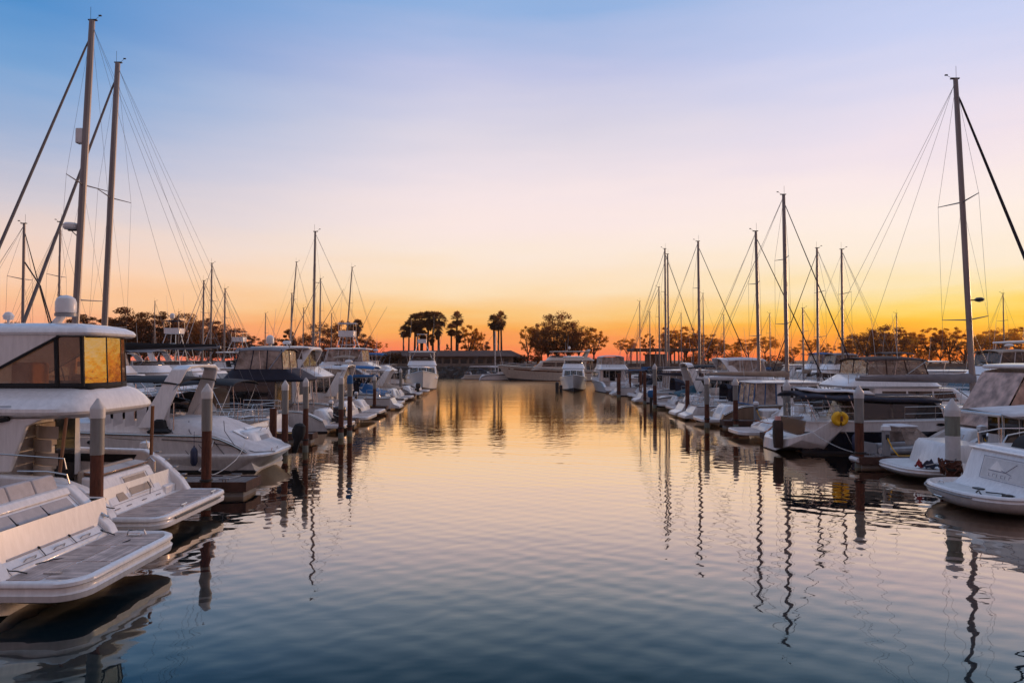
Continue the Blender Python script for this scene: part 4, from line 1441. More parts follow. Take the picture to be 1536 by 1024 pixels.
    for y in (-1.5, 1.5):
        cl = MB().tube([(0.10, y, 0.90), (0.32, y, 1.02)], 0.022, 6).box(0.17, 0.25, y - 0.02, y + 0.02, 0.82, 0.97)
        cl.build('stern_cleat', 'stainless', b)
    # moulding seams, drains, vents and grab handles of the stern
    for s in (-1, 1):
        MB().tube([(-0.02, s * 1.32, 0.60), sl(0.5, s * 1.30, 0.012), sl(0.98, s * 1.28, 0.012)], 0.005, 4).build('moulding_seam', 'decal_grey', b)
        MB().lathe([(0.005, -0.02), (0.04, 0.0), (0.04, 0.012), (0.02, 0.014)], 10, (0.0, 0, 0)).build('drain_fitting', 'stainless', b).location = (-0.005, s * 0.9, 0.52)
    MB().tube([sl(0.06, -1.2, 0.012), sl(0.06, 1.2, 0.012)], 0.006, 4).build('locker_seam', 'decal_grey', b)
    for y in (-0.75, 0.0, 0.75):
        MB().tube([sl(0.10, y - 0.14, 0.0), sl(0.11, y - 0.12, 0.05), sl(0.11, y + 0.12, 0.05), sl(0.10, y + 0.14, 0.0)], 0.012, 5).build('grab_handle', 'stainless', b)
    MB().tube([(x1 + 0.08, -1.5, z1 + 0.16), (x1 + 0.12, -1.48, z1 + 0.34), (x1 + 0.5, -1.48, z1 + 0.40), (x1 + 1.1, -1.48, z1 + 0.40)], 0.016, 6).build('quarter_rail', 'stainless', b)
    # generic forward half (out of the picture)
    windshield(b, 4.6, 7.6, 3.0, 1.75, 0.6, 0.8, 'tinted_glass', 1.4)
    rows = []
    for i in range(8):
        f = i / 7
        x = lerp(5.4, 10.0, f)
        w_ = 1.5 * (1 - 0.5 * f ** 2)
        zt = lerp(1.95, 1.9, f)
        rows.append([(x, -w_, 1.5), (x, -w_ * 0.7, zt), (x, 0, zt + 0.06), (x, w_ * 0.7, zt), (x, w_, 1.5)])
    MB().sheet(rows).build('cabin_trunk', 'gelcoat', b)
    arch(b, 5.6, 6.2, 3.3, 1.5, 3.3)
    H.rail(0.5, 0.97, 0.55).build('bow_rail', 'stainless', b)
    for y in (-0.8, 0.8):
        cushion(b, 'helm_seat', 4.6, 5.2, y - 0.32, y + 0.32, 0.9, 1.75, 'cushion_white', 0.06)
    return b


def boat_b():
    b = thing('flybridge_yacht', 'white flybridge yacht with amber glazed upper helm and white satellite dome on its hardtop', 'boat', (-8.8, 17.1, 0), LEFT, 'motor boats berthed stern out')
    L, B = 13.5, 3.9
    H = Hull(L, B, 1.12, 2.0, ws=0.94, tilt=0.3)
    H.shell().build('hull', 'gelcoat', b)
    H.band(-0.25, 0.02).build('boot_stripe', 'bottom_paint', b)
    H.rub(dz=-0.05, t0=0.06).split('rub_rail', 'stainless', b)
    t0 = 3.0 / L
    H.deck(t0, 0.66, margin=0.26, aft=0.5).build('deck', 'gelcoat', b)
    H.sole(t0, 0.66, 0.26, 0.4).build('cockpit_sole', 'teak_grey_long', b)
    rs = []
    for (z, e) in ((0.27, 0.10), (0.31, 0.01), (0.40, 0.0), (0.42, 0.022), (0.47, 0.022), (0.49, 0.0), (0.55, 0.01), (0.575, 0.05), (0.565, 0.075)):
        rs.append(ring(rr(-1.20 + e, 0.35, 3.62 - 2 * e, 0.02, (0.30, 0.42), 7), z))
    pl = MB().loft(rs).build('swim_platform', 'gelcoat', b, angle=50)
    for (ya, yb) in ((-1.62, -0.57), (-0.53, 0.53), (0.57, 1.62)):
        MB().prism_z([(a, c + (ya + yb) / 2) for a, c in rr(-1.05, -0.05, yb - ya, 0.03, 0.1, 3)], 0.555, 0.574).build('teak_panel', 'teak_grey', pl)
    MB().tube([(-1.21, -1.2, 0.445), (-1.21, 1.2, 0.445)], 0.022, 6).build('fender_strip', 'black_plastic', pl)
    for y in (-1.1, 0.5):
        g = MB().tube([(-1.06, y - 0.14, 0.62), (-1.06, y + 0.14, 0.62)], 0.018, 6).box(-1.08, -1.04, y - 0.05, y + 0.05, 0.56, 0.61)
        g.build('cleat', 'stainless', pl)
    # transom with hatch, timber cap and a gate gap on the far quarter
    MB().prism([(0.0, 0.5), (0.10, 0.62), (0.50, 1.34), (0.86, 1.38), (0.86, 0.62), (0.2, 0.45)], -0.95, 1.35).build('transom', 'gelcoat', b, 0.05, seg=3)
    nrm = Vector((-0.74, 0, 0.42)).normalized()

    def sl(f, y, h):
        return Vector((lerp(0.10, 0.50, f), y, lerp(0.62, 1.34, f))) + nrm * h
    hb = MB().slab([sl(0.28, -0.50, -0.01), sl(0.28, 0.45, -0.01), sl(0.80, 0.45, -0.01), sl(0.80, -0.50, -0.01)], nrm, 0.03).build('transom_hatch', 'cushion_tan', b, 0.012)
    MB().tube([sl(0.84, -0.55, 0.03), sl(0.84, 0.5, 0.03), sl(0.24, 0.5, 0.03), sl(0.24, -0.55, 0.03), sl(0.84, -0.55, 0.03)], 0.014, 5).build('hatch_frame', 'gelcoat', hb)
    MB().slab([sl(0.20, 0.62, -0.01), sl(0.20, 1.0, -0.01), sl(0.44, 1.0, -0.01), sl(0.44, 0.70, -0.01)], nrm, 0.025).build('locker_door', 'cushion_tan', b, 0.01)
    MB().tube([sl(0.1, -0.2, 0.05), sl(0.3, -0.24, 0.12), sl(0.5, -0.36, 0.05)], 0.010, 5).build('shower_hose', 'rope_dark', b)
    MB().prism([(0.52, 1.38), (0.86, 1.41), (0.86, 1.47), (0.5, 1.42)], -0.9, 1.25).build('transom_cap', 'varnished_wood', b, 0.015)
    gt = MB().tube([(0.4, -1.0, 0.7), (0.40, -1.0, 1.40), (0.52, -1.0, 1.50), (0.66, -1.0, 1.40), (0.66, -1.0, 0.7)], 0.022, 6)
    gt.build('gate_rail', 'stainless', b)
    MB().prism([(0.12, 0.55), (0.45, 0.55), (0.45, 0.85), (0.12, 0.75)], -1.55, -1.02).build('boarding_step', 'gelcoat', b, 0.03)
    for s in (1, -1):
        poly = [(-0.22, 0.50), (0.02, 0.86), (0.55, 1.36), (1.0, 1.62), (3.1, 1.68), (3.1, 1.0), (0.4, 0.5)] if s < 0 else [(-0.16, 0.50), (0.05, 0.80), (0.55, 1.22), (1.1, 1.42), (3.1, 1.55), (3.1, 1.0), (0.4, 0.5)]
        MB().prism(poly, s * 1.71 - 0.15, s * 1.71 + 0.15).build('quarter_wing', 'gelcoat', b, 0.06, seg=3)
    MB().slab([(1.3, -1.55, 1.28), (2.9, -1.55, 1.34), (2.9, -1.55, 1.54), (1.15, -1.55, 1.5)], (0, 1, 0), 0.02).build('coaming_pad', 'canvas_black', b, 0.01)
    lad = MB()
    for k in range(4):
        f = k / 3
        lad.box(lerp(0.05, 0.75, f) - 0.06, lerp(0.05, 0.75, f) + 0.06, -1.93, -1.80, lerp(0.92, 1.52, f), lerp(0.92, 1.52, f) + 0.03)
    lad.split('step_pad', 'grey_plastic', b)
    for y0, y1, xa in ((-0.9, 1.2, 0.88),):
        cushion(b, 'aft_bench', xa, xa + 0.5, y0, y1, 0.70, 1.12, 'cushion_tan', 0.06)
        cushion(b, 'seat_back', xa, xa + 0.16, y0, y1, 1.10, 1.50, 'cushion_tan', 0.05)
    # curved moulded cabin bulkhead, glazed door, cabin house
    hs = House(2.5, 9.0, 3.1, 1.05, 2.5, 7.6, 2.9, 2.70, 0.6, 0.3)
    hs.mesh(0.02).build('cabin_house', 'gelcoat', b)
    for sd in (1, -1):
        hs.side(3.2, 5.0, 1.55, 2.5, sd, 0.1, 0.0).build('window', 'tinted_glass', b)
        hs.side(5.08, 7.7, 1.55, 2.5, sd, 0.0, -0.6).build('window', 'tinted_glass', b)
    for i in range(3):
        hs.front(lerp(-1.0, 1.0, i / 3) + .03, lerp(-1.0, 1.0, (i + 1) / 3) - .03, 1.55, 2.45).build('window', 'tinted_glass', b)
    MB().slab([(2.49, -1.0, 0.75), (2.49, -0.25, 0.75), (2.49, -0.25, 2.6), (2.49, -1.0, 2.6)], (-1, 0, 0), 0.03).build('door', 'tinted_glass', b)
    # moulded settee wall of stepped curved panels
    for k in range(6):
        z0 = 0.72 + k * 0.30
        n_ = 3 if k % 2 else 2
        for j in range(n_):
            a0, a1 = lerp(-8, 86, j / n_) + (6 if k % 2 else 0), lerp(-8, 86, (j + 1) / n_) + (6 if k % 2 else 0)
            pts = []
            for q in range(6):
                a = R(lerp(a0 + 1, a1 - 1, q / 5))
                pts.append((2.45 - 0.05 * (k % 2) - 0.95 * (1 - math.cos(a)), -0.1 + 1.35 * math.sin(a)))
            inn = [(x + 0.10, y) for x, y in reversed(pts)]
            MB().prism_z(pts + inn, z0, z0 + 0.285).build('moulded_panel', 'cushion_tan' if (k + j) % 3 else 'cream_gelcoat', b, 0.015)
    # small fittings: seams, vents, drains, lights
    for s in (1, -1):
        MB().tube([(-0.05, s * 1.865, 0.62), (0.6, s * 1.868, 1.05), (1.3, s * 1.868, 1.22), (3.0, s * 1.868, 1.30)], 0.006, 4).build('moulding_seam', 'decal_grey', b)
        MB().slab([(1.4, s * 1.862, 1.0), (2.0, s * 1.862, 1.03), (2.0, s * 1.862, 1.13), (1.4, s * 1.862, 1.10)], (0, s, 0), 0.02).build('engine_vent', 'grey_plastic', b)
        MB().tube([(0.95, s * 1.72, 1.62), (1.0, s * 1.72, 1.85), (2.4, s * 1.72, 1.95), (3.0, s * 1.72, 1.95)], 0.016, 6).build('side_rail', 'stainless', b)
    for y in (-0.62, 0.05, 0.72, 1.2):
        MB().tube([sl(0.02, y - 0.1, 0.01), sl(0.02, y + 0.1, 0.01)], 0.012, 5).build('drain_slot', 'decal_grey', b)
    MB().tube([sl(0.14, -0.9, 0.006), sl(0.14, 1.3, 0.006)], 0.005, 4).build('transom_seam', 'decal_grey', b)
    ps = MB()
    ps.tube([(1.2, 1.55, 1.5), (1.1, 1.50, 2.75)], 0.035, 8).tube([(0.75, -1.5, 1.5), (0.7, -1.45, 2.8)], 0.045, 8)
    ps.split('overhang_post', 'varnished_wood', b)
    # dark trimmed wing under the near side of the overhang
    MB().prism([(2.2, 1.55), (3.2, 1.55), (3.4, 2.7), (1.5, 2.72), (1.85, 2.55)], 1.60, 1.72).build('side_wing', 'gelcoat', b, 0.03)
    # flybridge
    fx0, fx1 = 0.62, 8.6
    rs = [ring(rr(fx0 + 0.25, fx1 - 0.4, 3.2, (1.2, 0.9), (0.6, 0.7), 7), 2.70), ring(rr(fx0 + 0.03, fx1 - 0.1, 3.66, (1.3, 1.0), (0.7, 0.9), 7), 2.80), ring(rr(fx0, fx1, 3.72, (1.3, 1.0), (0.7, 0.9), 7), 2.86), ring(rr(fx0 + 0.02, fx1, 3.70, (1.3, 1.0), (0.7, 0.9), 7), 2.93),
          ring(rr(fx0 + 0.10, fx1 - 0.2, 3.30, (1.3, 1.0), (0.65, 0.8), 7), 3.10), ring(rr(fx0 + 0.20, fx1 - 0.5, 2.70, (1.2, 0.9), (0.5, 0.7), 7), 3.26), ring(rr(fx0 + 0.28, fx1 - 0.8, 2.16, (1.1, 0.8), (0.4, 0.6), 7), 3.33), ring(rr(fx0 + 0.33, fx1 - 0.9, 2.0, (1.1, 0.8), (0.4, 0.6), 7), 3.35)]
    fo = MB().loft(rs).build('flybridge', 'gelcoat', b)
    MB().prism([(2.1, 2.985), (5.0, 2.985), (5.0, 3.0), (2.1, 3.0)], 1.83, 1.845).build('trim_line', 'decal_dark', fo)
    hp = MB().tube([(2.2, 1.75, 2.72), (2.5, 1.78, 2.66), (4.5, 1.78, 2.66)], 0.05, 8)
    hp.build('awning_roll', 'canvas_black', b)
    # glazed enclosure: dark sill band, panes, posts
    plan = [(5.4, 0.97), (1.62, 0.98), (1.12, 0.99), (0.96, 0.86), (0.90, 0.30), (0.92, -0.30), (1.00, -0.70), (1.16, -0.94), (1.62, -0.98), (5.4, -0.97)]
    rows = [[(x, y, z) for x, y in plan] for z in (3.32, 3.47)]
    o = MB().sheet(rows).build('sill_band', 'canvas_black', b)
    sm = o.modifiers.new('thick', 'SOLIDIFY'); sm.thickness = 0.03; sm.offset = 0

    def pane(pa, pb, m='vinyl_amber', z0=3.47, z1=4.56):
        n_ = (0, 1 if pa[1] > 0 else -1, 0) if abs(pa[0] - pb[0]) > abs(pa[1] - pb[1]) else (-1, 0, 0)
        MB().slab([(pa[0], pa[1], z0), (pb[0], pb[1], z0), (pb[0] + 0.05, pb[1] * 0.985, z1), (pa[0] + 0.05, pa[1] * 0.985, z1)], n_, 0.005).build('window', m, b)
    pane((1.60, 0.98), (1.08, 0.985))
    pane((1.04, 0.95), (0.90, 0.33), 'glass_sunset')
    pane((0.90, 0.27), (0.92, -0.33), 'glass_sunset')
    pane((0.93, -0.37), (1.14, -0.92), 'glass_sunset')
    pane((1.18, -0.95), (1.60, -0.98))
    for s in (1, -1):
        MB().slab([(1.70, s * 0.975, 3.47), (3.30, s * 0.975, 3.47), (3.36, s * 0.975, 3.58), (1.70, s * 0.965, 4.50)], (0, s, 0), 0.005).build('window', 'vinyl_amber', b)
        MB().prism([(1.66, 4.62), (1.66, 4.54), (3.42, 3.55), (3.55, 3.36), (6.0, 3.36), (5.2, 4.0), (3.4, 4.62)], s * 0.985 - 0.05, s * 0.985 + 0.05).build('hardtop_wing', 'gelcoat', b, 0.03)
        MB().tube([(1.62, s * 1.0, 4.56), (3.42, s * 1.04, 3.56), (3.5, s * 1.04, 3.40)], 0.035, 6).build('window_trim', 'canvas_black', b)
    pt = MB()
    for (x, y, r_) in ((1.65, 0.985, 0.05), (1.07, 0.975, 0.04), (0.90, 0.30, 0.026), (0.92, -0.35, 0.026), (1.16, -0.94, 0.04), (1.65, -0.985, 0.05)):
        pt.tube([(x, y, 3.40), (x + 0.065, y * 0.985, 4.58)], r_, 6)
    pt.tube([(x + 0.065, y * 0.985, 4.56) for x, y in plan[1:-1]], 0.035, 6)
    pt.build('window_frame', 'canvas_black', b)
    rs = []
    for (z, e) in ((4.56, 0.06), (4.59, 0.0), (4.64, -0.02), (4.72, 0.03), (4.80, 0.18), (4.86, 0.50), (4.88, 0.75)):
        rs.append(ring(rr(0.84 + e, 5.3 - e, 2.14 - 1.6 * e, (0.8, 0.6 - 0.3 * min(e, 0.6)), (0.22, 0.5 - 0.3 * min(e, 0.6)), 6), z))
    MB().loft(rs).build('hardtop', 'gelcoat', b)
    cushion(b, 'helm_seat', 2.6, 3.1, -0.2, 0.5, 3.36, 3.95, 'cushion_tan', 0.08)
    MB().tube([(1.75, 0.0, 3.4), (1.2, -0.4, 4.3)], 0.025, 6).build('support_strut', 'stainless', b)
    d = satdome(b, 2.18, -0.1, 5.16, 0.235, 0.44, stalk=0.0)
    MB().lathe([(0.20, -0.05), (0.245, -0.04), (0.245, 0.03), (0.2, 0.035)], 16, (2.18, -0.1, 5.12)).build('dome_collar', 'grey_plastic', d)
    MB().loft([ring(rr(2.30, 2.50, 0.2, 0.05, 0.05, 3), 4.84), ring(rr(2.12, 2.28, 0.16, 0.04, 0.04, 3), 5.10)]).build('dome_mount', 'gelcoat', d)
    MB().tube([(2.38, 0.1, 4.85), (2.62, 0.2, 5.8), (2.9, 0.35, 6.35)], 0.018, 5).build('antenna_mount', 'black_plastic', b)
    antenna(b, 3.4, 0.7, 4.8, 2.2, 0.1)
    MB().lathe([(0.03, 0.0), (0.03, 0.1), (0.10, 0.12), (0.12, 0.2), (0.07, 0.28), (0.01, 0.3)], 10, (3.3, 0.3, 4.86)).build('deck_lamp', 'radome_white', b)
    H.rail(0.5, 0.97, 0.6).build('bow_rail', 'stainless', b)
    return b


boat_a()
boat_b()


# ------------------------------------------------------------------ nearest boats on the starboard hand
def boat_r1():
    b = thing('cabin_cruiser', 'nearest white cruiser on the starboard hand with rounded stern platform and tall boxed transom', 'boat', (13.35, 19.2, 0), RIGHT, 'motor boats berthed stern out')
    L, B = 11.5, 3.5
    H = Hull(L, B, 0.95, 1.7, ws=0.94, tilt=0.0)
    H.shell().build('hull', 'gelcoat', b)
    H.band(-0.25, 0.06).build('boot_stripe', 'bottom_paint', b)
    H.band(0.62, 0.66, 0.02, 0.97).build('hull_stripe', 'decal_grey', b)
    H.rub(dz=-0.05).build('rub_rail', 'grey_plastic', b)
    H.deck(4.6 / L, 0.62, margin=0.30, aft=0.6).build('deck', 'gelcoat', b)
    H.sole(4.6 / L, 0.62, 0.30, 0.4).build('cockpit_sole', 'deck_grip', b)
    rs = []
    for (z, e) in ((0.04, 0.42), (0.14, 0.16), (0.28, 0.04), (0.40, 0.0), (0.42, 0.02), (0.47, 0.02), (0.49, 0.0), (0.54, 0.02), (0.555, 0.07), (0.42, 0.13)):
        rs.append(ring(rr(-1.60 + e, 0.6, 3.30 - 2 * e, 0.02, (1.0, 1.30), 9), z))
    pl = MB().loft(rs).build('swim_platform', 'gelcoat', b, angle=55)
    MB().prism_z(rr(-1.42, 0.0, 2.86, 0.05, (0.9, 1.15), 8), 0.415, 0.432).build('deck_mat', 'deck_grip', pl)
    hw = MB()
    hw.tube([(-1.05, -0.8, 0.45), (-1.05, -0.7, 0.52), (-0.85, -0.35, 0.52), (-0.85, -0.25, 0.45)], 0.02, 6).box(-0.55, -0.35, -0.95, -0.8, 0.43, 0.5).box(-0.5, -0.3, 0.15, 0.45, 0.43, 0.47).tube([(-0.3, -1.0, 0.46), (-0.5, -0.75, 0.5), (-0.62, -0.3, 0.46)], 0.018, 5)
    hw.split('platform_fitting', 'black_plastic', pl)
    # transom box, its name plate and emblem
    rs = []
    for (z, x0, x1, w) in ((0.40, -0.42, 1.35, 3.2), (0.52, -0.26, 1.35, 3.1), (0.66, -0.14, 1.35, 3.0), (1.44, 0.08, 1.40, 2.80), (1.55, 0.16, 1.38, 2.70), (1.60, 0.30, 1.3, 2.46)):
        rs.append(ring(rr(x0, x1, w, 0.1, (0.10, 0.14), 6), z))
    tb = MB().loft(rs).build('transom_box', 'gelcoat', b, angle=45)
    MB().add([(-0.124, 0.66, 0.76), (0.024, 0.66, 1.28), (0.024, -1.02, 1.28), (-0.124, -1.02, 0.76)], [(0, 1, 2, 3)]).build('name_panel', 'cushion_white', tb)
    em = MB()

    def tp(y, z):
        return (lerp(-0.14, 0.08, (z - 0.66) / 0.78) - 0.012, y, z)
    em.add([tp(0.38, 0.98), tp(-0.22, 0.98), tp(0.16, 1.24)], [(0, 1, 2)])
    em.build('sail_emblem', 'gelcoat', tb)
    ln = MB()
    for a, c in (((0.40, 0.96), (-0.26, 0.96)), ((-0.26, 0.96), (-0.62, 1.22)), ((-0.1, 1.0), (-0.5, 0.92))):
        ln.tube([tp(*a), tp(*c)], 0.012, 4)
    for k in range(6):
        y = 0.35 - 0.16 * k
        ln.tube([tp(y, 0.80), tp(y, 0.88)], 0.008, 4)
        if k % 2:
            ln.tube([tp(y, 0.875), tp(y - 0.08, 0.875)], 0.007, 4)
        if k % 3 == 0:
            ln.tube([tp(y, 0.805), tp(y - 0.08, 0.805)], 0.007, 4)
    ln.build('name_lettering', 'decal_grey', tb)
    for y in (-1.0, 1.0):
        MB().tube([(-0.9, y * 1.2 - 0.1, 0.46), (-0.9, y * 1.2 - 0.08, 0.51), (-0.9, y * 1.2 + 0.08, 0.51), (-0.9, y * 1.2 + 0.1, 0.46)], 0.018, 6).build('cleat', 'stainless', pl)
    # panel seam, top lip, rub strip, rails
    MB().tube([tp(0.70, 0.72), tp(0.70, 1.32), tp(-1.06, 1.32), tp(-1.06, 0.72), tp(0.70, 0.72)], 0.006, 4).build('panel_seam', 'decal_grey', tb)
    MB().loft([ring(rr(0.05, 1.42, 2.86, 0.1, (0.12, 0.16), 6), 1.455), ring(rr(0.02, 1.42, 2.92, 0.1, (0.12, 0.16), 6), 1.47), ring(rr(0.02, 1.42, 2.92, 0.1, (0.12, 0.16), 6), 1.50), ring(rr(0.06, 1.42, 2.84, 0.1, (0.12, 0.16), 6), 1.515)]).build('top_lip', 'gelcoat', tb, angle=40)
    MB().tube([(x_, y_, 0.435) for x_, y_ in rr(-1.615, 0.7, 3.33, 0.02, (1.0, 1.30), 9)[8:24]], 0.022, 6).build('rub_strip', 'grey_plastic', pl)
    for y in (-1.25, 1.25):
        MB().tube([(0.25, y, 1.55), (0.22, y, 1.90), (0.9, y, 2.02), (1.8, y, 2.02)], 0.018, 6).build('quarter_rail', 'stainless', tb)
        MB().tube([(0.9, y, 1.55), (0.9, y, 2.02)], 0.015, 6).build('rail_post', 'stainless', tb)
    MB().tube([(0.05, -1.30, 1.10), (0.02, -1.32, 1.18), (0.3, -1.36, 1.40), (0.7, -1.36, 1.42)], 0.016, 6).build('grab_handle', 'stainless', tb)
    for k in range(3):
        MB().box(0.5 + 0.16 * k, 0.58 + 0.16 * k, -1.50, -1.475, 0.95, 1.15).build('vent_slot', 'grey_plastic', tb)
    MB().tube([(-1.5, 0, 0.30), (-1.62, 0, 0.28), (-1.62, 0.35, 0.28), (-1.5, 0.35, 0.30)], 0.02, 6).build('boarding_ladder', 'stainless', pl)
    MB().tube([(0.3, -1.56, 1.30), (0.9, -1.62, 1.02), (1.3, -1.76, 0.80)], 0.02, 6).build('mooring_line', 'rope_dark', b)
    MB().tube([(0.9, -1.72, 0.98), (0.95, -1.9, 0.55), (1.25, -1.92, 0.22)], 0.012, 5).build('drain_hose', 'rope_dark', b)
    MB().lathe([(0.03, 0), (0.05, 0.02), (0.02, 0.03)], 8, (0.5, -1.6, 0.6)).build('exhaust_port', 'black_plastic', b)
    rows = []
    for i in range(11):
        a = R(180 * i / 10)
        rows.append([(0.50 + 0.62 * (1 - math.cos(a)) * 0.9, y - 0.25, 1.42 + 0.58 * math.sin(a) * (1 - 0.12 * abs(y))) for y in (-1.1, -0.9, -0.4, 0.1, 0.5, 0.6)])
    MB().sheet(rows).build('seat_cover', 'canvas_black', b)
    sc_ = MB()
    for y in (-1.35, 1.35):
        sc_.tube([(0.9, y, 1.40), (1.15, y, 1.80), (1.9, y, 1.95), (2.9, y, 1.98)], 0.022, 6)
    sc_.build('grab_rail', 'stainless', b)
    MB().sheet([[(0.7, 1.20, 1.42), (1.2, 1.28, 1.75), (2.8, 1.30, 1.90)], [(0.8, 1.22, 1.42), (1.3, 1.30, 1.42), (2.9, 1.36, 1.42)]]).build('side_screen', 'vinyl_smoke', b)
    windshield(b, 3.6, 6.2, 2.9, 1.55, 0.65, 0.8, 'tinted_glass', 1.4)
    rows = []
    for i in range(8):
        f = i / 7
        x = lerp(4.6, 9.2, f)
        w_ = 1.4 * (1 - 0.5 * f ** 2)
        zt = lerp(1.75, 1.75, f)
        rows.append([(x, -w_, 1.2), (x, -w_ * 0.7, zt), (x, 0, zt + 0.06), (x, w_ * 0.7, zt), (x, w_, 1.2)])
    MB().sheet(rows).build('cabin_trunk', 'gelcoat', b)
    H.rail(0.5, 0.97, 0.55).build('bow_rail', 'stainless', b)
    return b


boat_r1()
fp = tag(MB().lathe([(0.03, -0.5), (0.10, -0.44), (0.13, -0.30), (0.13, 0.10), (0.10, 0.24), (0.04, 0.30), (0.02, 0.34)], 14).build('fender', 'fender_pink', None), 'pink fender hanging at the side of the nearest starboard cruiser', 'fender')
fp.location = (13.9, 17.45, 0.5)

# R2: small sedan with a white awning
b2, h2 = motor_boat('small white sedan cruiser under a white awning with dark cabin windows', (15.1, 24.3, 0), RIGHT, L=9.5, B=3.1, fs=0.95, fb=1.5, kind='sedan', fly_z=2.10, cockpit=2.3, plat=0, hullmat='gelcoat', rail=True, ants=0, group='motor boats berthed stern out', portholes=2, teak=None, door=False)
rs = []
for (z, e) in ((0.10, 0.22), (0.22, 0.03), (0.28, 0.0), (0.30, 0.025), (0.36, 0.025), (0.38, 0.0), (0.42, 0.03), (0.40, 0.08)):
    rs.append(ring(rr(-2.05 + e, 0.5, 2.95 - 2 * e, 0.02, (1.05, 1.0), 7), z))
pf = MB().loft(rs).build('swim_platform', 'gelcoat', b2, angle=55)
MB().prism_z(rr(-1.85, -0.02, 2.5, 0.05, (0.8, 0.8), 6), 0.40, 0.415).build('deck_mat', 'deck_grip', pf)
MB().loft([ring(rr(-0.75, 0.7, 2.6, 0.1, 0.25, 4), 0.4), ring(rr(-0.55, 0.7, 2.5, 0.1, 0.25, 4), 1.08), ring(rr(-0.45, 0.65, 2.35, 0.1, 0.22, 4), 1.20)]).build('engine_box', 'gelcoat', b2)
rows = []
for i in range(7):
    f = i / 6
    x = lerp(0.95, 4.9, f)
    rows.append([(x, y, 2.30 + 0.20 * f ** 0.8 - 0.12 * abs(y / 1.6) ** 2 + 0.02 * math.sin(5 * f + y * 3)) for y in (-1.75, -1.1, -0.4, 0.4, 1.1, 1.75)])
aw = MB().sheet(rows).build('awning', 'canvas_white', b2)
s_ = aw.modifiers.new('thick', 'SOLIDIFY'); s_.thickness = 0.02
MB().tube([(0.75, -1.6, 2.24), (0.75, 1.6, 2.24)], 0.02, 6).tube([(0.75, -1.6, 2.24), (1.0, -1.35, 0.95)], 0.02, 6).tube([(0.75, 1.6, 2.24), (1.0, 1.35, 0.95)], 0.02, 6).split('awning_frame', 'stainless', b2)
# crumpled flag cloth on that platform
random.seed(3)
for nm, mm, x0, y0 in (('canvas_navy', 'canvas_navy', 13.55, 23.00), ('canvas_red', 'canvas_red', 13.42, 23.22)):
    rows = []
    for i in range(8):
        rows.append([(x0 + i * (0.075 if nm == 'canvas_navy' else 0.03), y0 + j * (0.07 if nm == 'canvas_navy' else 0.04), 0.46 + 0.24 * math.exp(-((i - 3.5) ** 2 / 9.0 + (j - 3) ** 2 / 3.0)) + random.uniform(-0.05, 0.07)) for j in range(7)])
    o = MB().sheet(rows).build('folded_cloth', mm)
    tag(o, 'dark blue cloth crumpled on the awning boat platform' if nm == 'canvas_navy' else 'red cloth crumpled beside the blue one on the awning boat platform', 'cloth')
# grey inflatable with a clear spray screen
dg = thing('dinghy', 'small grey inflatable dinghy with a clear spray canopy lying behind the awning boat', 'dinghy', (15.4, 27.55, 0.25), R(8))
MB().tube([(-1.5, -0.62, 0.30), (0.6, -0.62, 0.30), (1.3, -0.42, 0.38), (1.6, 0, 0.44), (1.3, 0.42, 0.38), (0.6, 0.62, 0.30), (-1.5, 0.62, 0.30)], [0.12, 0.2, 0.2, 0.2, 0.2, 0.2, 0.12], 10).build('tube', 'grey_gelcoat', dg)
MB().box(-1.35, 1.1, -0.5, 0.5, 0.12, 0.2).build('floor', 'grey_plastic', dg)
MB().sheet([[(-0.4, -0.6, 0.5), (-0.5, -0.45, 1.15), (-0.5, 0.45, 1.15), (-0.4, 0.6, 0.5)], [(0.9, -0.5, 0.55), (0.15, -0.4, 1.18), (0.15, 0.4, 1.18), (0.9, 0.5, 0.55)]]).build('spray_canopy', 'vinyl_milky', dg)
plate(-0.62, 0.25, 1.05, 0.1, 0.1, 1.16, 1.22, 0.02).build('canopy_top', 'canvas_white', dg)
MB().box(-1.52, -1.45, -0.45, 0.45, 0.15, 0.55).build('transom', 'grey_plastic', dg)

# ------------------------------------------------------------------ navy sailboat with its boom and yellow lifebuoy
nb, nh = sail_boat('big navy hulled sailboat with white scooped transom and the tallest starboard mast', (12.5, 31.6, 0), RIGHT, L=13.6, B=4.0, mast_x=8.3, mast_z=16.8, mast_r=0.125, hullmat='navy_gelcoat', topmat='gelcoat', cover='canvas_grey', furl='canvas_navy', dodger=None, boom_z=3.02, boom_len=5.3,
                   rake=2.2, spread=(0.26, 0.62), radar=((0.32, 1, 'lamp'),), fs=1.38, fb=1.75, wire=0.0075, group='sailboats with masts standing above the rows', furl_r=0.085, scoop=False)
# white transom cap with steps, sugar scoop
tw = nh.half(0) * 2
rs = []
for (y, k) in ((-1.66, 0.0), (-1.60, 0.35), (-1.35, 0.75), (-0.7, 1.0), (0.7, 1.0), (1.35, 0.75), (1.60, 0.35), (1.66, 0.0)):
    lo = lerp(0.45, 0.03, k)
    rs.append([(lerp(0.3, -0.95, k), y, lerp(0.75, lo, k)), (0.9, y, lo), (2.0, y, 1.43), (1.2, y, 1.46), (lerp(0.75, 0.15, k), y, lerp(1.2, 0.72, k)), (lerp(0.35, -0.90, k), y, lerp(0.95, 0.52, k))])
MB().loft(rs).build('stern_scoop', 'gelcoat', nb, 0.02)
MB().box(-0.72, 0.0, -0.6, 0.6, 0.60, 0.64).box(0.2, 0.6, -0.5, 0.5, 0.92, 0.96).build('stern_step', 'deck_grip', nb)
nh.band(0.66, 1.0, 0.0, 0.99).build('bulwark_stripe', 'gelcoat', nb)
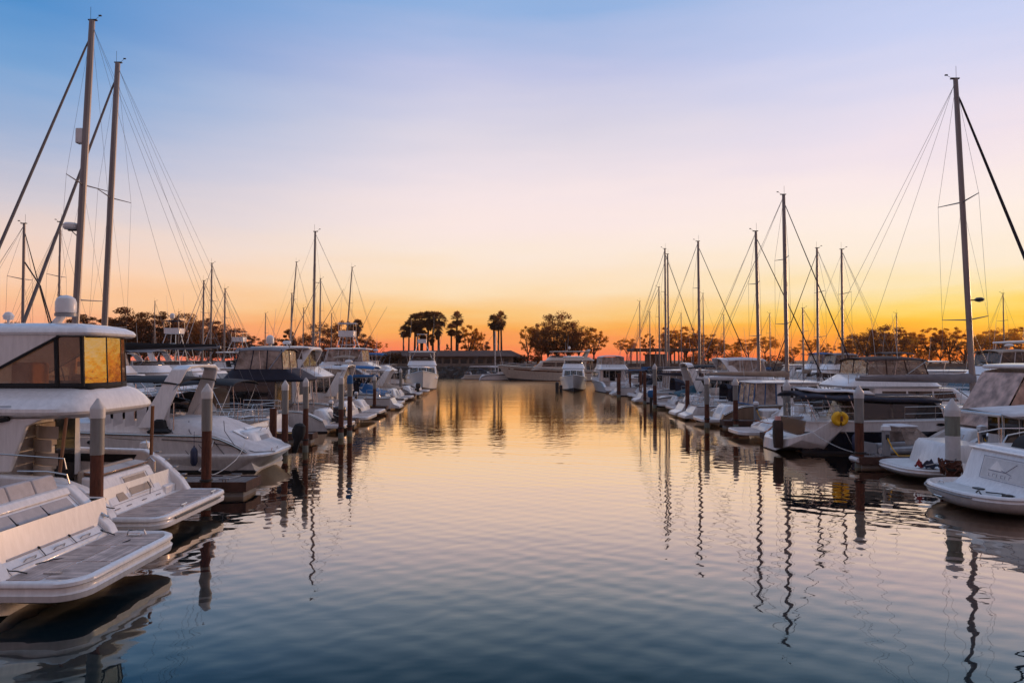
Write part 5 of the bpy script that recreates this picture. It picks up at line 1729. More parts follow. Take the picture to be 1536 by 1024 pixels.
# raised white deck moulding with long dark cockpit windows
hs = House(2.1, 7.2, 2.7, 1.30, 2.5, 6.0, 2.2, 2.42, 0.5, 0.25)
hs.mesh(0.02).build('cockpit_cover', 'vinyl_smoke', nb)
for sd in (1, -1):
    hs.side(2.5, 3.9, 1.5, 2.34, sd, 0.2, 0.0).build('window', 'tinted_glass', nb)
    hs.side(4.0, 6.4, 1.5, 2.34, sd, 0.0, -0.75).build('window', 'tinted_glass', nb)
rows = []
for i in range(9):
    f = i / 8
    x = lerp(0.0, 6.0, f)
    rows.append([(x, y, lerp(2.62, 2.46, f) + 0.05 * math.sin(f * 17) * (1 - f) - 0.22 * abs(y / 1.45) ** 2.2) for y in (-1.45, -1.2, -0.6, 0, 0.6, 1.2, 1.45)])
bt = MB().sheet(rows).build('bimini_top', 'canvas_navy', nb)
s_ = bt.modifiers.new('thick', 'SOLIDIFY'); s_.thickness = 0.10
rows = []
for i in range(6):
    f = i / 5
    x = lerp(0.3, 3.4, f)
    rows.append([(x, y, lerp(2.78, 2.62, f) + 0.04 * math.sin(f * 9 + y * 4) - 0.10 * abs(y) ** 2) for y in (-0.9, -0.4, 0.1, 0.6)])
wb = MB().sheet(rows).build('folded_awning', 'canvas_white', nb)
s_ = wb.modifiers.new('thick', 'SOLIDIFY'); s_.thickness = 0.05
fr = MB()
for x in (0.15, 1.0, 2.0):
    for sd in (1, -1):
        fr.tube([(x + 0.5, sd * 1.5, 1.15), (x, sd * 1.38, 2.48)], 0.02, 5)
fr.split('bimini_frame', 'stainless', nb)
for sd in (1, -1):
    for x in (5.6, 6.3):
        MB().slab([(x + 0.2 * math.cos(R(a)), sd * nh.half(x / 13.6) * 0.99, 1.28 + 0.06 * math.sin(R(a))) for a in range(0, 360, 30)], (0, sd, 0), 0.03).build('porthole', 'tinted_glass', nb)
by = thing('lifebuoy', 'yellow horseshoe lifebuoy with dark centre hung on the navy sailboat stern rail', 'lifebuoy', (13.9, 29.75, 1.52), 0)
pts = []
for a in range(0, 361, 20):
    pts.append((0.25 * math.cos(R(a)), 0.0, 0.21 * math.sin(R(a))))
MB().tube(pts, 0.115, 10).build('buoy_ring', 'buoy_yellow', by)
MB().lathe([(0.02, -0.06), (0.15, -0.05), (0.15, 0.05), (0.02, 0.06)], 12).build('buoy_cover', 'buoy_yellow', by).rotation_euler = (R(90), 0, 0)
MB().box(-0.05, 0.05, -0.17, -0.145, -0.10, 0.12).build('grab_strap', 'varnished_wood', by)
MB().tube([(0.1, -0.02, -0.3), (0.35, -0.1, -0.9), (0.55, -0.1, -1.25)], 0.012, 5).build('lanyard', 'rope_white', by)
# long covered motor or fenders on that stern
of = thing('covered_outboard', 'outboard motor under a dark brown cover clamped to the navy sailboat stern rail', 'outboard motor', (11.55, 30.5, 0.55))
MB().loft([ring(rr(-0.16, 0.16, 0.3, 0.08, 0.08, 3), -0.35), ring(rr(-0.2, 0.2, 0.36, 0.1, 0.1, 3), 0.1), ring(rr(-0.2, 0.2, 0.36, 0.1, 0.1, 3), 0.75), ring(rr(-0.14, 0.14, 0.26, 0.08, 0.08, 3), 0.85)]).build('cover', 'canvas_brown', of)
MB().loft([ring(rr(-0.12, 0.12, 0.22, 0.05, 0.05, 3), 0.85), ring(rr(-0.1, 0.1, 0.2, 0.05, 0.05, 3), 1.02)]).build('hood', 'fender_pink', of)

# ------------------------------------------------------------------ docks
dock('main_dock', 'long timber main dock running behind the port row', -23.4, -21.4, 6, 92)
dock('main_dock', 'long timber main dock running behind the starboard row', 26.2, 28.2, 8, 96)
dock('finger_dock', 'brown finger dock ending between the amber windowed yacht and the sleek white cruiser', -21.35, -7.75, 20.5, 21.75, 0.42)
dock('finger_dock', 'brown edged finger dock beside the navy sailboat with a white bumper on its end', 12.85, 26.15, 25.95, 26.7, 0.40)
fdl = [(-21.35, -9.6, 33.8, 34.7, 'finger dock under the two tall port masts'), (-21.35, -9.4, 42.2, 43.1, 'finger dock past the outboard powered boat'), (-21.35, -9.6, 53.6, 54.5, 'finger dock in the middle of the port row'), (-21.35, -9.9, 63.6, 64.5, 'finger dock near the far end of the port row'), (-21.35, -10.2, 73.6, 74.5, 'last finger dock at the far end of the port row'),
       (12.2, 26.15, 33.95, 34.6, 'finger dock beyond the navy sailboat with orange hose'), (12.4, 26.15, 41.0, 41.9, 'finger dock by the tan transom boat'), (12.6, 26.15, 51.6, 52.5, 'finger dock in the middle of the starboard row'), (12.9, 26.15, 63.2, 64.1, 'finger dock beyond the leaning jib masts of the starboard row'), (13.2, 26.15, 75.4, 76.3, 'last finger dock at the far end of the starboard row')]
for x0, x1, y0, y1, lab in fdl:
    dock('finger_dock', lab, x0, x1, y0, y1, 0.44)
o = tag(MB().tube([(12.84, 26.02, 0.30), (12.84, 26.62, 0.30)], 0.09, 8).build('dock_bumper', 'fender_white'), 'white bumper on the outer end of the starboard finger dock', 'dock bumper')
hose = [(12.3, 34.2, 0.50)]
random.seed(9)
for i in range(1, 14):
    hose.append((12.3 + i * 0.28, 34.28 + 0.25 * math.sin(i * 1.3), 0.50 + (0.35 if i % 4 == 2 else 0.02)))
tag(MB().tube(hose, 0.035, 6).build('hose', 'rope_orange'), 'orange hose lying loose along the finger dock beyond the navy sailboat', 'hose')

# piles: (px, depth, top px, ...) placed at their own depth on the dock ends
P = [
    ('white capped rusty pile between the two nearest port sterns', 147, 14.75, 597, dict(r=0.135, rust=2.03)),
    ('white capped rusty pile at the end of the near port finger dock', 311, 20.3, 575, dict(r=0.145, rust=1.97)),
    ('pointed pile behind the black covered stern of the sleek cruiser', 428, 29.6, 570, dict(r=0.14, rust=1.75)),
    ('thin pointed pile just past the sleek cruiser with long rusty foot', 459, 30.6, 566, dict(r=0.125, rust=1.9)),
    ('short stump of a rusty pile without a sleeve beside the sleek cruiser', 410, 29.9, 612, dict(sleeve=False, r=0.16, rust=1.95)),
    ('flat capped pile before the outboard powered boat', 512, 36.0, 565, dict(r=0.14, rust=1.5, cap='round')),
    ('blue capped pile beside the outboard powered boat', 525, 37.0, 562, dict(r=0.14, rust=2.1, cap='blue')),
    ('pile among the mid port sterns', 562, 54.0, 562, dict(r=0.14, rust=1.8)),
    ('last pile at the far end of the port row', 601, 74.0, 552, dict(r=0.15, rust=1.1)),
    ('thick green banded pile between the two nearest starboard boats', 1428, 22.35, 597, dict(r=0.215, rust=0.85, algae=True)),
    ('white capped rusty pile on the finger dock beside the navy sailboat', 1288, 26.3, 578, dict(r=0.165, rust=1.67)),
    ('white capped pile with rusty foot off the navy sailboat transom', 1180, 33.9, 570, dict(r=0.17, rust=1.25)),
    ('grey sleeved pile in front of the blue striped cruiser', 1103, 40.6, 566, dict(r=0.15, rust=1.7)),
    ('pale thick pile at the stern of the tan transom boat', 1060, 41.6, 566, dict(r=0.15, rust=1.4, cap='round')),
    ('bare rusty pile beside the tan transom boat', 1031, 48.6, 568, dict(r=0.16, rust=2.6, sleeve=False)),
    ('tall white pile among the mid starboard sterns', 982, 58.6, 545, dict(r=0.17, rust=1.9)),
    ('brown bare pile near the far end of the starboard row', 967, 64.0, 555, dict(r=0.15, rust=2.9, sleeve=False)),
    ('brown bare pile close to the last finger dock', 961, 70.2, 553, dict(r=0.15, rust=2.9, sleeve=False)),
    ('rusty pile before the flybridge boat at the row end', 928, 76.0, 556, dict(r=0.22, rust=2.6, sleeve=False)),
    ('last rusty pile at the far end of the starboard row', 945, 79.0, 555, dict(r=0.15, rust=2.6, sleeve=False)),
]
for lab, px, Y, tpy, kw in P:
    q = at(px, tpy, Y)
    pile(lab, q.x, Y, q.z, **kw)
# black channel marker standing in the fairway
mk = at(838, 575, 88)
o = thing('channel_marker', 'black twin post marker standing in open water before the white bow', 'marker', (mk.x, 88, 0))
MB().lathe([(0.22, -1), (0.22, 1.15), (0.05, 1.3)], 10, (-0.2, 0, 0)).lathe([(0.2, -1), (0.2, 0.8), (0.05, 0.9)], 10, (0.3, 0.2, 0)).build('post', 'rubber_black', o)
MB().box(-0.3, 0.4, -0.05, 0.3, 0.45, 0.6).build('crossbar', 'dock_timber', o)

# thorny crab pot heap on the near starboard platform: rusty growth round the thick pile foot
rg = thing('fender_ring', 'rusty brown chafe ring wrapped round the thick green banded pile', 'chafe ring', (at(1428, 700, 22.35).x, 22.35, 0.62))
random.seed(12)
gm = MB()
for k in range(26):
    a = random.uniform(0, 2 * PI)
    gm.tube([(0.26 * math.cos(a), 0.26 * math.sin(a), random.uniform(-0.25, 0.2)), (0.36 * math.cos(a + 0.3), 0.36 * math.sin(a + 0.3), random.uniform(-0.1, 0.3)), (0.30 * math.cos(a + 0.7), 0.30 * math.sin(a + 0.7), random.uniform(-0.25, 0.25))], 0.035, 5)
gm.build('rope_wrap', 'pile_rust', rg)

# ------------------------------------------------------------------ port row
GM = 'motor boats berthed stern out'
GS = 'sailboats with masts standing above the rows'
c, hc = motor_boat('sleek white cruiser with white radar arch and black covered outboard by the near finger dock', (-9.2, 26.7, 0), LEFT, L=12.4, B=3.8, fs=1.35, fb=1.8, cockpit=5.0, arch_z=3.75, plat=0, plat_z=0.45, group=GM, portholes=3, dome=None, ants=0, top='bimini', top_z=3.4, top_m='canvas_black', window_m='tinted_glass')
# its rounded, canvas-topped stern swelling down to the water, and lashings
rs = []
for (z, x0, w) in ((-0.10, 0.25, 3.05), (0.20, -0.10, 3.30), (0.46, -0.42, 3.52), (0.56, -0.52, 3.60), (0.62, -0.52, 3.60), (0.66, -0.46, 3.54)):
    rs.append(ring(rr(x0, 3.6, w, 0.1, (0.75, min(1.15, w * 0.34)), 8), z))
MB().loft(rs).build('stern_moulding', 'gelcoat', c, angle=40)
rs = []
for (z, x0, w) in ((0.64, -0.34, 3.36), (0.78, -0.12, 3.40), (1.06, 0.42, 3.42), (1.34, 0.98, 3.36), (1.60, 1.52, 3.16), (1.76, 1.98, 2.80), (1.83, 2.40, 2.30)):
    rs.append([(x, y, zz + 0.025 * math.sin(x * 5.1 + y * 3.7)) for x, y, zz in ring(rr(x0, 3.7, w, 0.1, (0.6, 0.95 * w / 3.4), 8), z)])
MB().loft(rs).build('stern_cover', 'canvas_white', c, angle=50)
for y in (-0.55, 0.55):
    MB().slab([(0.52, y - 0.42, 1.13), (0.52, y + 0.42, 1.13), (1.06, y + 0.40, 1.40), (1.06, y - 0.40, 1.40)], (-0.45, 0, 0.9), 0.03).build('transom_hatch', 'gelcoat', c, 0.01)
MB().tube([(-0.40, 1.0, 0.70), (-0.42, 1.0, 0.80), (-0.42, 0.4, 0.80), (-0.40, 0.4, 0.70)], 0.016, 5).build('grab_handle', 'stainless', c)
cd = MB()
for k in range(4):
    x = lerp(0.9, 2.8, k / 3)
    cd.tube([(x - 0.5, 1.72, 0.66), (x - 0.15, 1.74, 1.10), (x + 0.15, 1.66, 1.48), (x + 0.35, 1.25, 1.80)], 0.012, 5)
cd.tube([(-0.5, 0.9, 0.66), (0.0, 1.55, 0.72), (0.9, 1.74, 0.98), (1.9, 1.80, 1.12), (3.2, 1.84, 1.20)], 0.014, 5).build('cover_lashing', 'rope_dark', c)
tl = MB()
for k in range(6):
    x0 = 3.0 + k * 0.42
    tl.sheet([[(x0, 1.62, 2.45), (x0 + 0.38, 1.62, 2.45)], [(x0 + 0.02, 1.66 + 0.03 * (k % 2), 2.05), (x0 + 0.36, 1.64, 2.05)], [(x0 + 0.01, 1.62, 1.62 + 0.05 * (k % 3)), (x0 + 0.37, 1.63, 1.62)]])
ob = tl.build('weather_cloth', 'canvas_white', c)
MB().tube([(2.9, 1.6, 2.47), (5.7, 1.6, 2.5)], 0.016, 5).tube([(2.9, 1.6, 1.2), (2.9, 1.6, 2.47)], 0.016, 5).tube([(4.3, 1.6, 1.2), (4.3, 1.6, 2.48)], 0.016, 5).tube([(5.7, 1.6, 1.2), (5.7, 1.6, 2.5)], 0.016, 5).build('side_rail', 'stainless', c)
bc = tag(MB().loft([ring(rr(-0.10, 0.10, 0.16, 0.04, 0.04, 3), 0.30), ring(rr(-0.12, 0.12, 0.20, 0.05, 0.05, 3), 0.80), ring(rr(-0.24, 0.20, 0.36, 0.12, 0.12, 3), 0.92), ring(rr(-0.30, 0.22, 0.40, 0.14, 0.14, 3), 1.18), ring(rr(-0.24, 0.16, 0.34, 0.12, 0.12, 3), 1.42), ring(rr(-0.10, 0.06, 0.16, 0.05, 0.05, 3), 1.50)]).build('covered_outboard', 'canvas_black'), 'outboard motor under a black cover on the sleek cruiser swim platform', 'outboard motor')
bc.location = (-8.75, 28.0, 0.02)
bc.rotation_euler = (0, R(14), 0)
bt = tag(MB().loft([ring(rr(-0.35, 0.35, 0.6, 0.15, 0.15, 4), 0), ring(rr(-0.40, 0.40, 0.66, 0.18, 0.18, 4), 0.06), ring(rr(-0.25, 0.25, 0.45, 0.15, 0.15, 4), 0.16), ring(rr(-0.2, 0.2, 0.38, 0.12, 0.12, 4), 0.42), ring(rr(-0.12, 0.12, 0.2, 0.08, 0.08, 4), 0.48)]).build('covered_hatch', 'canvas_black'), 'round black covered fitting on the sleek cruiser side deck', 'deck cover')
bt.location = (-12.55, 25.05, 1.42)

S1, hS1 = sail_boat('large sailboat with the tallest mast of all, carrying a white radar and a white box', (-11.4, 31.4, 0), LEFT, L=15.0, B=4.2, mast_x=8.35, mast_z=19.4, mast_r=0.155, cover='canvas_navy', furl='canvas_grey', dodger='canvas_black', bim='canvas_black', boom_z=3.0, boom_len=5.5, rake=2.2, spread=(0.28, 0.575), radar=((0.463, 1, 'dome'), (0.70, 1, 'box')), group=GS, fs=1.2, fb=1.6, wire=0.006, furl_r=0.085)
S2, hS2 = sail_boat('large sailboat with the second tallest mast and a black sail cover on its high boom', (-12.2, 36.4, 0), LEFT, L=15.0, B=4.2, mast_x=9.15, mast_z=19.6, mast_r=0.155, cover='canvas_black', furl='canvas_grey', dodger='canvas_tan', bim=None, boom_z=4.55, boom_len=6.2, rake=2.0, spread=(0.22, 0.60), group=GS, fs=1.2, fb=1.6, wire=0.006, furl_r=0.10)

motor_boat('boat with white notched stern, twin outboards, clear curtains and navy upper works', (-10.2, 40.3, 0), LEFT, L=11.0, B=3.8, fs=1.2, fb=1.8, kind='fly', fly_z=2.95, top='bimini', top_z=4.75, top_m='canvas_grey', encl='vinyl_milky', encl_trim='canvas_navy', arch_on=False, plat=0.95, motors=2, group=GM, dome='sat', house_m='navy_gelcoat', fly_m='canvas_navy', ants=1, cockpit=3.0, seat_m='cushion_tan')
motor_boat('white flybridge cruiser with white hardtop and raked arch, first past the navy curtained boat', (-10.3, 46.0, 0), LEFT, L=13.0, B=4.2, fs=1.3, fb=2.0, kind='fly', fly_z=3.0, top='hardtop', top_z=4.85, encl='vinyl_smoke', encl_trim='canvas_white', arch_on=True, arch_z=4.7, plat=1.2, group=GM, dome='dome', outriggers=True, cockpit=3.4)
motor_boat('white express cruiser with rounded grey stern and cream curtains in mid port row', (-10.4, 50.6, 0), LEFT, L=10.5, B=3.5, kind='express', top='bimini', top_z=3.6, top_m='canvas_white', encl='vinyl_clear', arch_z=3.6, plat=1.1, group=GM, stripe='decal_grey', dome='dome')
sail_boat('white sailboat with the slim tall mast in mid port row', (-9.8, 57.6, 0), LEFT, L=11.5, B=3.5, mast_x=6.6, mast_z=14.6, mast_r=0.10, cover='canvas_blue', furl=None, group=GS, rake=0.6, wire=0.006)
motor_boat('white cruiser with blue canvas top in mid port row', (-10.5, 61.2, 0), LEFT, L=10.5, B=3.5, kind='express', top='bimini', top_z=3.5, top_m='canvas_blue', arch_on=False, plat=1.0, group=GM, stripe='blue_gelcoat', cover='canvas_blue')
motor_boat('tall white sportfisher with a fishing tower and long outriggers in the port row', (-10.6, 66.0, 0), LEFT, L=13.5, B=4.4, fs=1.3, fb=2.3, kind='fly', fly_z=3.3, top='hardtop', top_z=5.1, top_m='canvas_white', encl='vinyl_milky', arch_on=False, tower=6.2, outriggers=True, plat=0.6, group=GM, ants=2, cockpit=3.6)
motor_boat('small white express cruiser with tan cover far along the port row', (-10.9, 70.6, 0), LEFT, L=9.0, B=3.2, kind='express', top=None, arch_z=3.0, plat=0.9, group=GM, cover='canvas_tan', ants=1)
motor_boat('white flybridge cruiser with blue bimini far along the port row', (-10.9, 77.4, 0), LEFT, L=11.5, B=3.9, kind='fly', fly_z=2.9, top='bimini', top_z=4.8, top_m='canvas_blue', arch_on=False, plat=0.9, group=GM, dome='dome')
motor_boat('small white open skiff with one outboard at the far end of the port row', (-11.2, 81.4, 0), LEFT, L=7.0, B=2.5, fs=0.85, fb=1.2, kind='skiff', plat=0, motors=1, top='hardtop', top_z=2.6, group=GM, name='motor_skiff', rail=False, portholes=0, teak=None, ants=0)
motor_boat('brown hulled cruiser with white top near the far end of the port row', (-10.9, 84.6, 0), LEFT, L=10.0, B=3.3, kind='express', top='bimini', top_z=3.2, top_m='canvas_brown', arch_on=False, plat=0.9, group=GM, hullmat='tan_gelcoat')
# sportfisher lying bow towards us at the end of the row
motor_boat('white sportfisher facing the camera with tuna tower and upright outriggers', (-13.5, 104.5, 0), R(-82), L=15.5, B=4.6, fs=1.4, fb=2.7, kind='fly', fly_z=3.35, top='hardtop', top_z=5.2, top_m='canvas_white', arch_on=False, tower=6.4, plat=0.6, name='sportfishing_boat', ants=3, outriggers=True, window_m='tinted_glass', stripe=None, topmat='gelcoat', cockpit=4.0)

# second row across the main dock, port hand
sail_boat('sailboat with blue sail cover and a mast by the picture edge, across the port dock', (-39.0, 45.5, 0), RIGHT, L=10.5, B=3.3, mast_x=7.2, mast_z=12.9, mast_r=0.10, cover='canvas_blue', furl='canvas_black', group=GS, wire=0.009, rake=0.3)
sail_boat('sailboat with a thin bare mast and black headsail roll, across the port dock', (-40.0, 52.5, 0), RIGHT, L=10.0, B=3.2, mast_x=6.0, mast_z=14.4, mast_r=0.08, cover='canvas_black', furl=None, group=GS, wire=0.009, rake=0.2)
motor_boat('white flybridge boat with grey bimini in the row across the port dock', (-36.5, 61.0, 0), RIGHT, L=12.0, B=4.0, kind='fly', top='bimini', top_z=4.9, top_m='canvas_grey', arch_on=True, arch_z=4.6, group=GM, dome='dome', ants=2)
motor_boat('white cruiser with tall white arch and twin domes across the port dock', (-37.0, 67.0, 0), RIGHT, L=12.5, B=4.2, kind='fly', top='hardtop', top_z=5.2, arch_on=True, arch_z=5.0, group=GM, dome='sat', ants=2, tower=6.5)
for lab, px, tpy, Y, cov in (('sailboat with a red sail cover and slim mast before the pines', 305, 421, 80, 'canvas_red'), ('sailboat with a tan sail cover and taller mast before the pines', 317, 395, 84, 'canvas_tan'), ('sailboat with short mast at the edge of the pines', 337, 433, 88, 'canvas_blue')):
    q = at(px, tpy, Y)
    sail_boat(lab, (q.x + 6.0, Y, 0), LEFT, L=10.5, B=3.3, mast_x=6.0, mast_z=q.z, mast_r=0.10, cover=cov, furl='canvas_white', group=GS, wire=0.011, rake=0.3)
for lab, px, tpy, Y in (('sailboat with a mast leaning aft just past the navy upper works', 432, 393, 96), ('sailboat with a leaning mast over the port flybridges', 516, 401, 92), ('sailboat with pale cover and thin mast behind the slim tall mast', 480, 418, 96), ('sailboat with a low thin mast near the port palms', 437, 440, 99)):
    q = at(px, tpy, Y)
    sail_boat(lab, (q.x + 6.0, Y, 0), LEFT, L=10.5, B=3.3, mast_x=6.0, mast_z=q.z, mast_r=0.085, cover='canvas_white', furl=None, group=GS, wire=0.008, rake=4.2 if 'lean' in lab else 0.3)
motor_boat('white motor yacht with black bimini across the port dock behind the tall masts', (-38.0, 73.5, 0), RIGHT, L=12.5, B=4.2, kind='fly', top='bimini', top_z=5.2, top_m='canvas_black', arch_on=False, group=GM, ants=1)
motor_boat('cream trawler with brown top across the port dock', (-36.0, 80.0, 0), RIGHT, L=11.5, B=4.0, kind='sedan', fly_z=3.0, hullmat='cream_gelcoat', group=GM, ants=2)

# ------------------------------------------------------------------ starboard row
motor_boat('low white runabout with long stern platform and open cockpit beyond the navy sailboat', (12.7, 36.4, 0), RIGHT, L=8.5, B=3.0, fs=0.95, fb=1.35, kind='express', arch_on=False, top=None, plat=1.25, group=GM, ants=0, teak='teak_grey', portholes=2)
motor_boat('big white flybridge yacht with brown bimini and clear curtains behind the navy sailboat', (14.9, 39.2, 0), RIGHT, L=15.0, B=4.2, fs=1.4, fb=2.1, kind='fly', fly_z=2.65, cockpit=4.6, top='bimini', top_z=4.2, top_m='canvas_brown', encl='vinyl_clear', encl_trim='canvas_brown', arch_on=False, plat=1.0, group=GM, ants=2, hullmat='gelcoat', portholes=3)
motor_boat('tan transom sedan boat with a blue striped white roof', (12.6, 44.0, 0), RIGHT, L=10.5, B=3.5, fs=1.25, fb=1.7, kind='sedan', fly_z=2.55, hullmat='tan_gelcoat', plat=1.0, group=GM, ants=1, encl='vinyl_milky', encl_trim='canvas_blue', teak=None)
sail_boat('sailboat with the tall mast and brown sail cover in mid starboard row', (12.2, 47.6, 0), RIGHT, L=12.0, B=3.5, mast_x=6.5, mast_z=15.3, mast_r=0.13, cover='canvas_tan', furl='canvas_navy', group=GS, rake=0.5, wire=0.009, boom_z=2.9)
sail_boat('sailboat with a pale sail cover and slightly shorter mast in mid starboard row', (12.2, 50.4, 0), RIGHT, L=11.0, B=3.3, mast_x=5.6, mast_z=13.3, mast_r=0.11, cover='canvas_white', furl='canvas_black', group=GS, rake=0.8, wire=0.009)
motor_boat('white flybridge boat with white soft dodger and tan curtains in mid starboard row', (13.2, 54.6, 0), RIGHT, L=12.5, B=4.0, fs=1.3, fb=1.9, kind='fly', fly_z=2.6, top='bimini', top_z=4.2, top_m='canvas_white', encl='vinyl_milky', encl_trim='canvas_white', arch_on=True, arch_z=4.1, plat=1.0, group=GM, ants=1)
motor_boat('white express cruiser with teal cover and black bimini in mid starboard row', (13.2, 58.9, 0), RIGHT, L=10.5, B=3.5, kind='express', top='bimini', top_z=3.6, top_m='canvas_black', arch_z=3.7, plat=1.1, group=GM, cover='canvas_teal', ants=1)
sail_boat('sailboat with a navy cover and long raked jib, fourth tall starboard mast', (12.2, 66.4, 0), RIGHT, L=11.5, B=3.5, mast_x=5.6, mast_z=15.3, mast_r=0.12, cover='canvas_navy', furl='canvas_black', group=GS, rake=0.3, wire=0.010)
motor_boat('small white skiff with outboard and blue cowl in the starboard row', (12.5, 61.6, 0), RIGHT, L=7.0, B=2.5, fs=0.85, fb=1.2, kind='skiff', plat=0, motors=1, motor_m='canvas_blue', top=None, group=GM, name='motor_skiff', rail=False, portholes=0, teak=None, ants=0)
motor_boat('white sedan cruiser with wide cream curtains far along the starboard row', (13.3, 70.2, 0), RIGHT, L=11.0, B=3.8, kind='sedan', fly_z=2.9, encl='vinyl_milky', group=GM, plat=1.1, ants=1)
motor_boat('white express boat with brown bimini near the far end of the starboard row', (13.2, 73.8, 0), RIGHT, L=9.5, B=3.3, kind='express', top='bimini', top_z=3.3, top_m='canvas_brown', arch_on=False, group=GM, plat=1.0, ants=0)
sail_boat('sailboat with white hull and twin thin masts neighbour, nearer of the pair', (11.8, 79.0, 0), RIGHT, L=11.0, B=3.4, mast_x=5.6, mast_z=16.6, mast_r=0.11, cover='canvas_navy', furl='canvas_navy', group=GS, rake=0.3, wire=0.010)
sail_boat('sailboat with grey cover, farther of the close mast pair', (12.6, 83.0, 0), RIGHT, L=11.0, B=3.4, mast_x=6.0, mast_z=16.6, mast_r=0.10, cover='canvas_grey', furl=None, group=GS, rake=0.3, wire=0.010)
sail_boat('sailboat with blue hull and the shortest mast at the end of the starboard row', (13.4, 90.0, 0), RIGHT, L=10.0, B=3.2, mast_x=5.6, mast_z=13.4, mast_r=0.09, hullmat='blue_gelcoat', cover='canvas_blue', furl=None, group=GS, rake=0.3, wire=0.011)
motor_boat('white flybridge boat seen stern on with wide aft windows ending the starboard row', (13.1, 85.5, 0), R(96), L=12.0, B=4.1, fs=1.3, fb=1.9, kind='fly', fly_z=2.9, top='bimini', top_z=4.6, top_m='canvas_white', encl='vinyl_milky', arch_on=False, plat=1.0, group=GM, ants=2)
motor_boat('white cabin cruiser facing the camera beside the fairway marker', (8.9, 101.5, 0), R(-95), L=12.5, B=3.7, fs=1.3, fb=2.2, kind='fly', fly_z=2.95, top='hardtop', top_z=4.5, arch_on=False, plat=0.8, ants=1, window_m='tinted_glass', cockpit=3.4)
motor_boat('long cream motor yacht lying broadside across the far water', (18.6, 137, 0), R(180), L=21.5, B=5.4, fs=2.0, fb=3.1, kind='fly', fly_z=4.0, cockpit=4.4, top='hardtop', top_z=5.7, hullmat='cream_gelcoat', topmat='cream_gelcoat', arch_on=True, arch_z=6.0, plat=1.2, ants=2, name='motor_yacht', stripe='varnished_wood', portholes=4, dome='sat')
motor_boat('small white runabout moored below the far shore between the two yachts', (16.5, 143, 0), R(172), L=6.5, B=2.4, fs=0.8, fb=1.1, kind='express', arch_on=False, top=None, plat=0, ants=0, rail=False, portholes=0, teak=None, name='motor_skiff')
motor_boat('white and blue cruiser moored by the far shore near the slim far mast', (-6.5, 140, 0), R(8), L=9.0, B=3.0, kind='sedan', fly_z=2.6, plat=0, ants=0, stripe='blue_gelcoat', portholes=0)
q = at(743, 497, 146)
sail_boat('sailboat with a white mast moored alone by the far shore beside the long yacht', (q.x - 6.4, 146, 0), RIGHT, L=8.5, B=2.8, mast_x=6.4, mast_z=q.z, mast_r=0.12, cover='canvas_white', furl='canvas_white', mast_m='mast_white', wire=0.012, rake=0.2, hullmat='cream_gelcoat')

# second row across the main dock, starboard hand
q = at(1225, 372, 64)
sail_boat('sailboat with a brown cover behind the tall mast, across the starboard dock', (q.x + 5.6, 64, 0), LEFT, L=10.5, B=3.3, mast_x=5.6, mast_z=q.z, mast_r=0.11, cover='canvas_brown', furl='canvas_navy', group=GS, wire=0.010, rake=0.1)
q = at(1262, 374, 60)
sail_boat('sailboat with a straight grey mast beside the brown bimini, across the starboard dock', (q.x + 5.6, 60, 0), LEFT, L=10.5, B=3.3, mast_x=5.6, mast_z=q.z, mast_r=0.10, cover='canvas_grey', furl=None, group=GS, wire=0.010, rake=0.1)
q = at(1204, 462, 82)
sail_boat('sailboat with a very short mast across the starboard dock', (q.x + 5.6, 82, 0), LEFT, L=9.0, B=3.0, mast_x=5.6, mast_z=q.z, mast_r=0.10, cover='canvas_tan', furl=None, group=GS, wire=0.010, rake=0.1)
motor_boat('white flybridge yacht with tan curtains and hardtop beyond the tall navy sailboat mast', (42.6, 42.8, 0), LEFT, L=13.5, B=4.5, fs=1.6, fb=2.2, kind='fly', fly_z=3.1, top='hardtop', top_z=4.7, encl='vinyl_milky', encl_trim='canvas_white', arch_on=True, arch_z=4.6, group=GM, ants=1, window_m='tinted_glass')
motor_boat('white express cruiser with tan bow cover nosing toward the starboard dock', (40.5, 48.6, 0), LEFT, L=12.5, B=4.0, kind='express', top='bimini', top_z=3.9, top_m='canvas_navy', arch_z=4.0, group=GM, cover='canvas_tan', ants=1)
motor_boat('tall white motor yacht with small dark bridge windows across the starboard dock', (48.0, 56.0, 0), LEFT, L=16.5, B=5.0, fs=1.8, fb=2.6, kind='fly', fly_z=3.6, top='hardtop', top_z=5.5, arch_on=True, arch_z=5.4, group=GM, ants=2, outriggers=True, window_m='tinted_glass')
motor_boat('cream trawler yacht with brown bimini across the starboard dock', (42.0, 69.0, 0), LEFT, L=12.5, B=4.2, kind='fly', fly_z=3.0, hullmat='cream_gelcoat', top='bimini', top_z=4.8, top_m='canvas_brown', arch_on=False, group=GM, ants=1)
motor_boat('white cruiser with red and white canvas across the far starboard dock', (42.0, 75.0, 0), LEFT, L=11.5, B=4.0, kind='express', top='bimini', top_z=3.9, top_m='canvas_red', arch_z=4.2, group=GM, cover='canvas_white', ants=1)
motor_boat('white sedan trawler with dark roof across the far starboard dock', (42.0, 88.0, 0), LEFT, L=12.5, B=4.2, kind='sedan', fly_z=3.3, group=GM, ants=2)
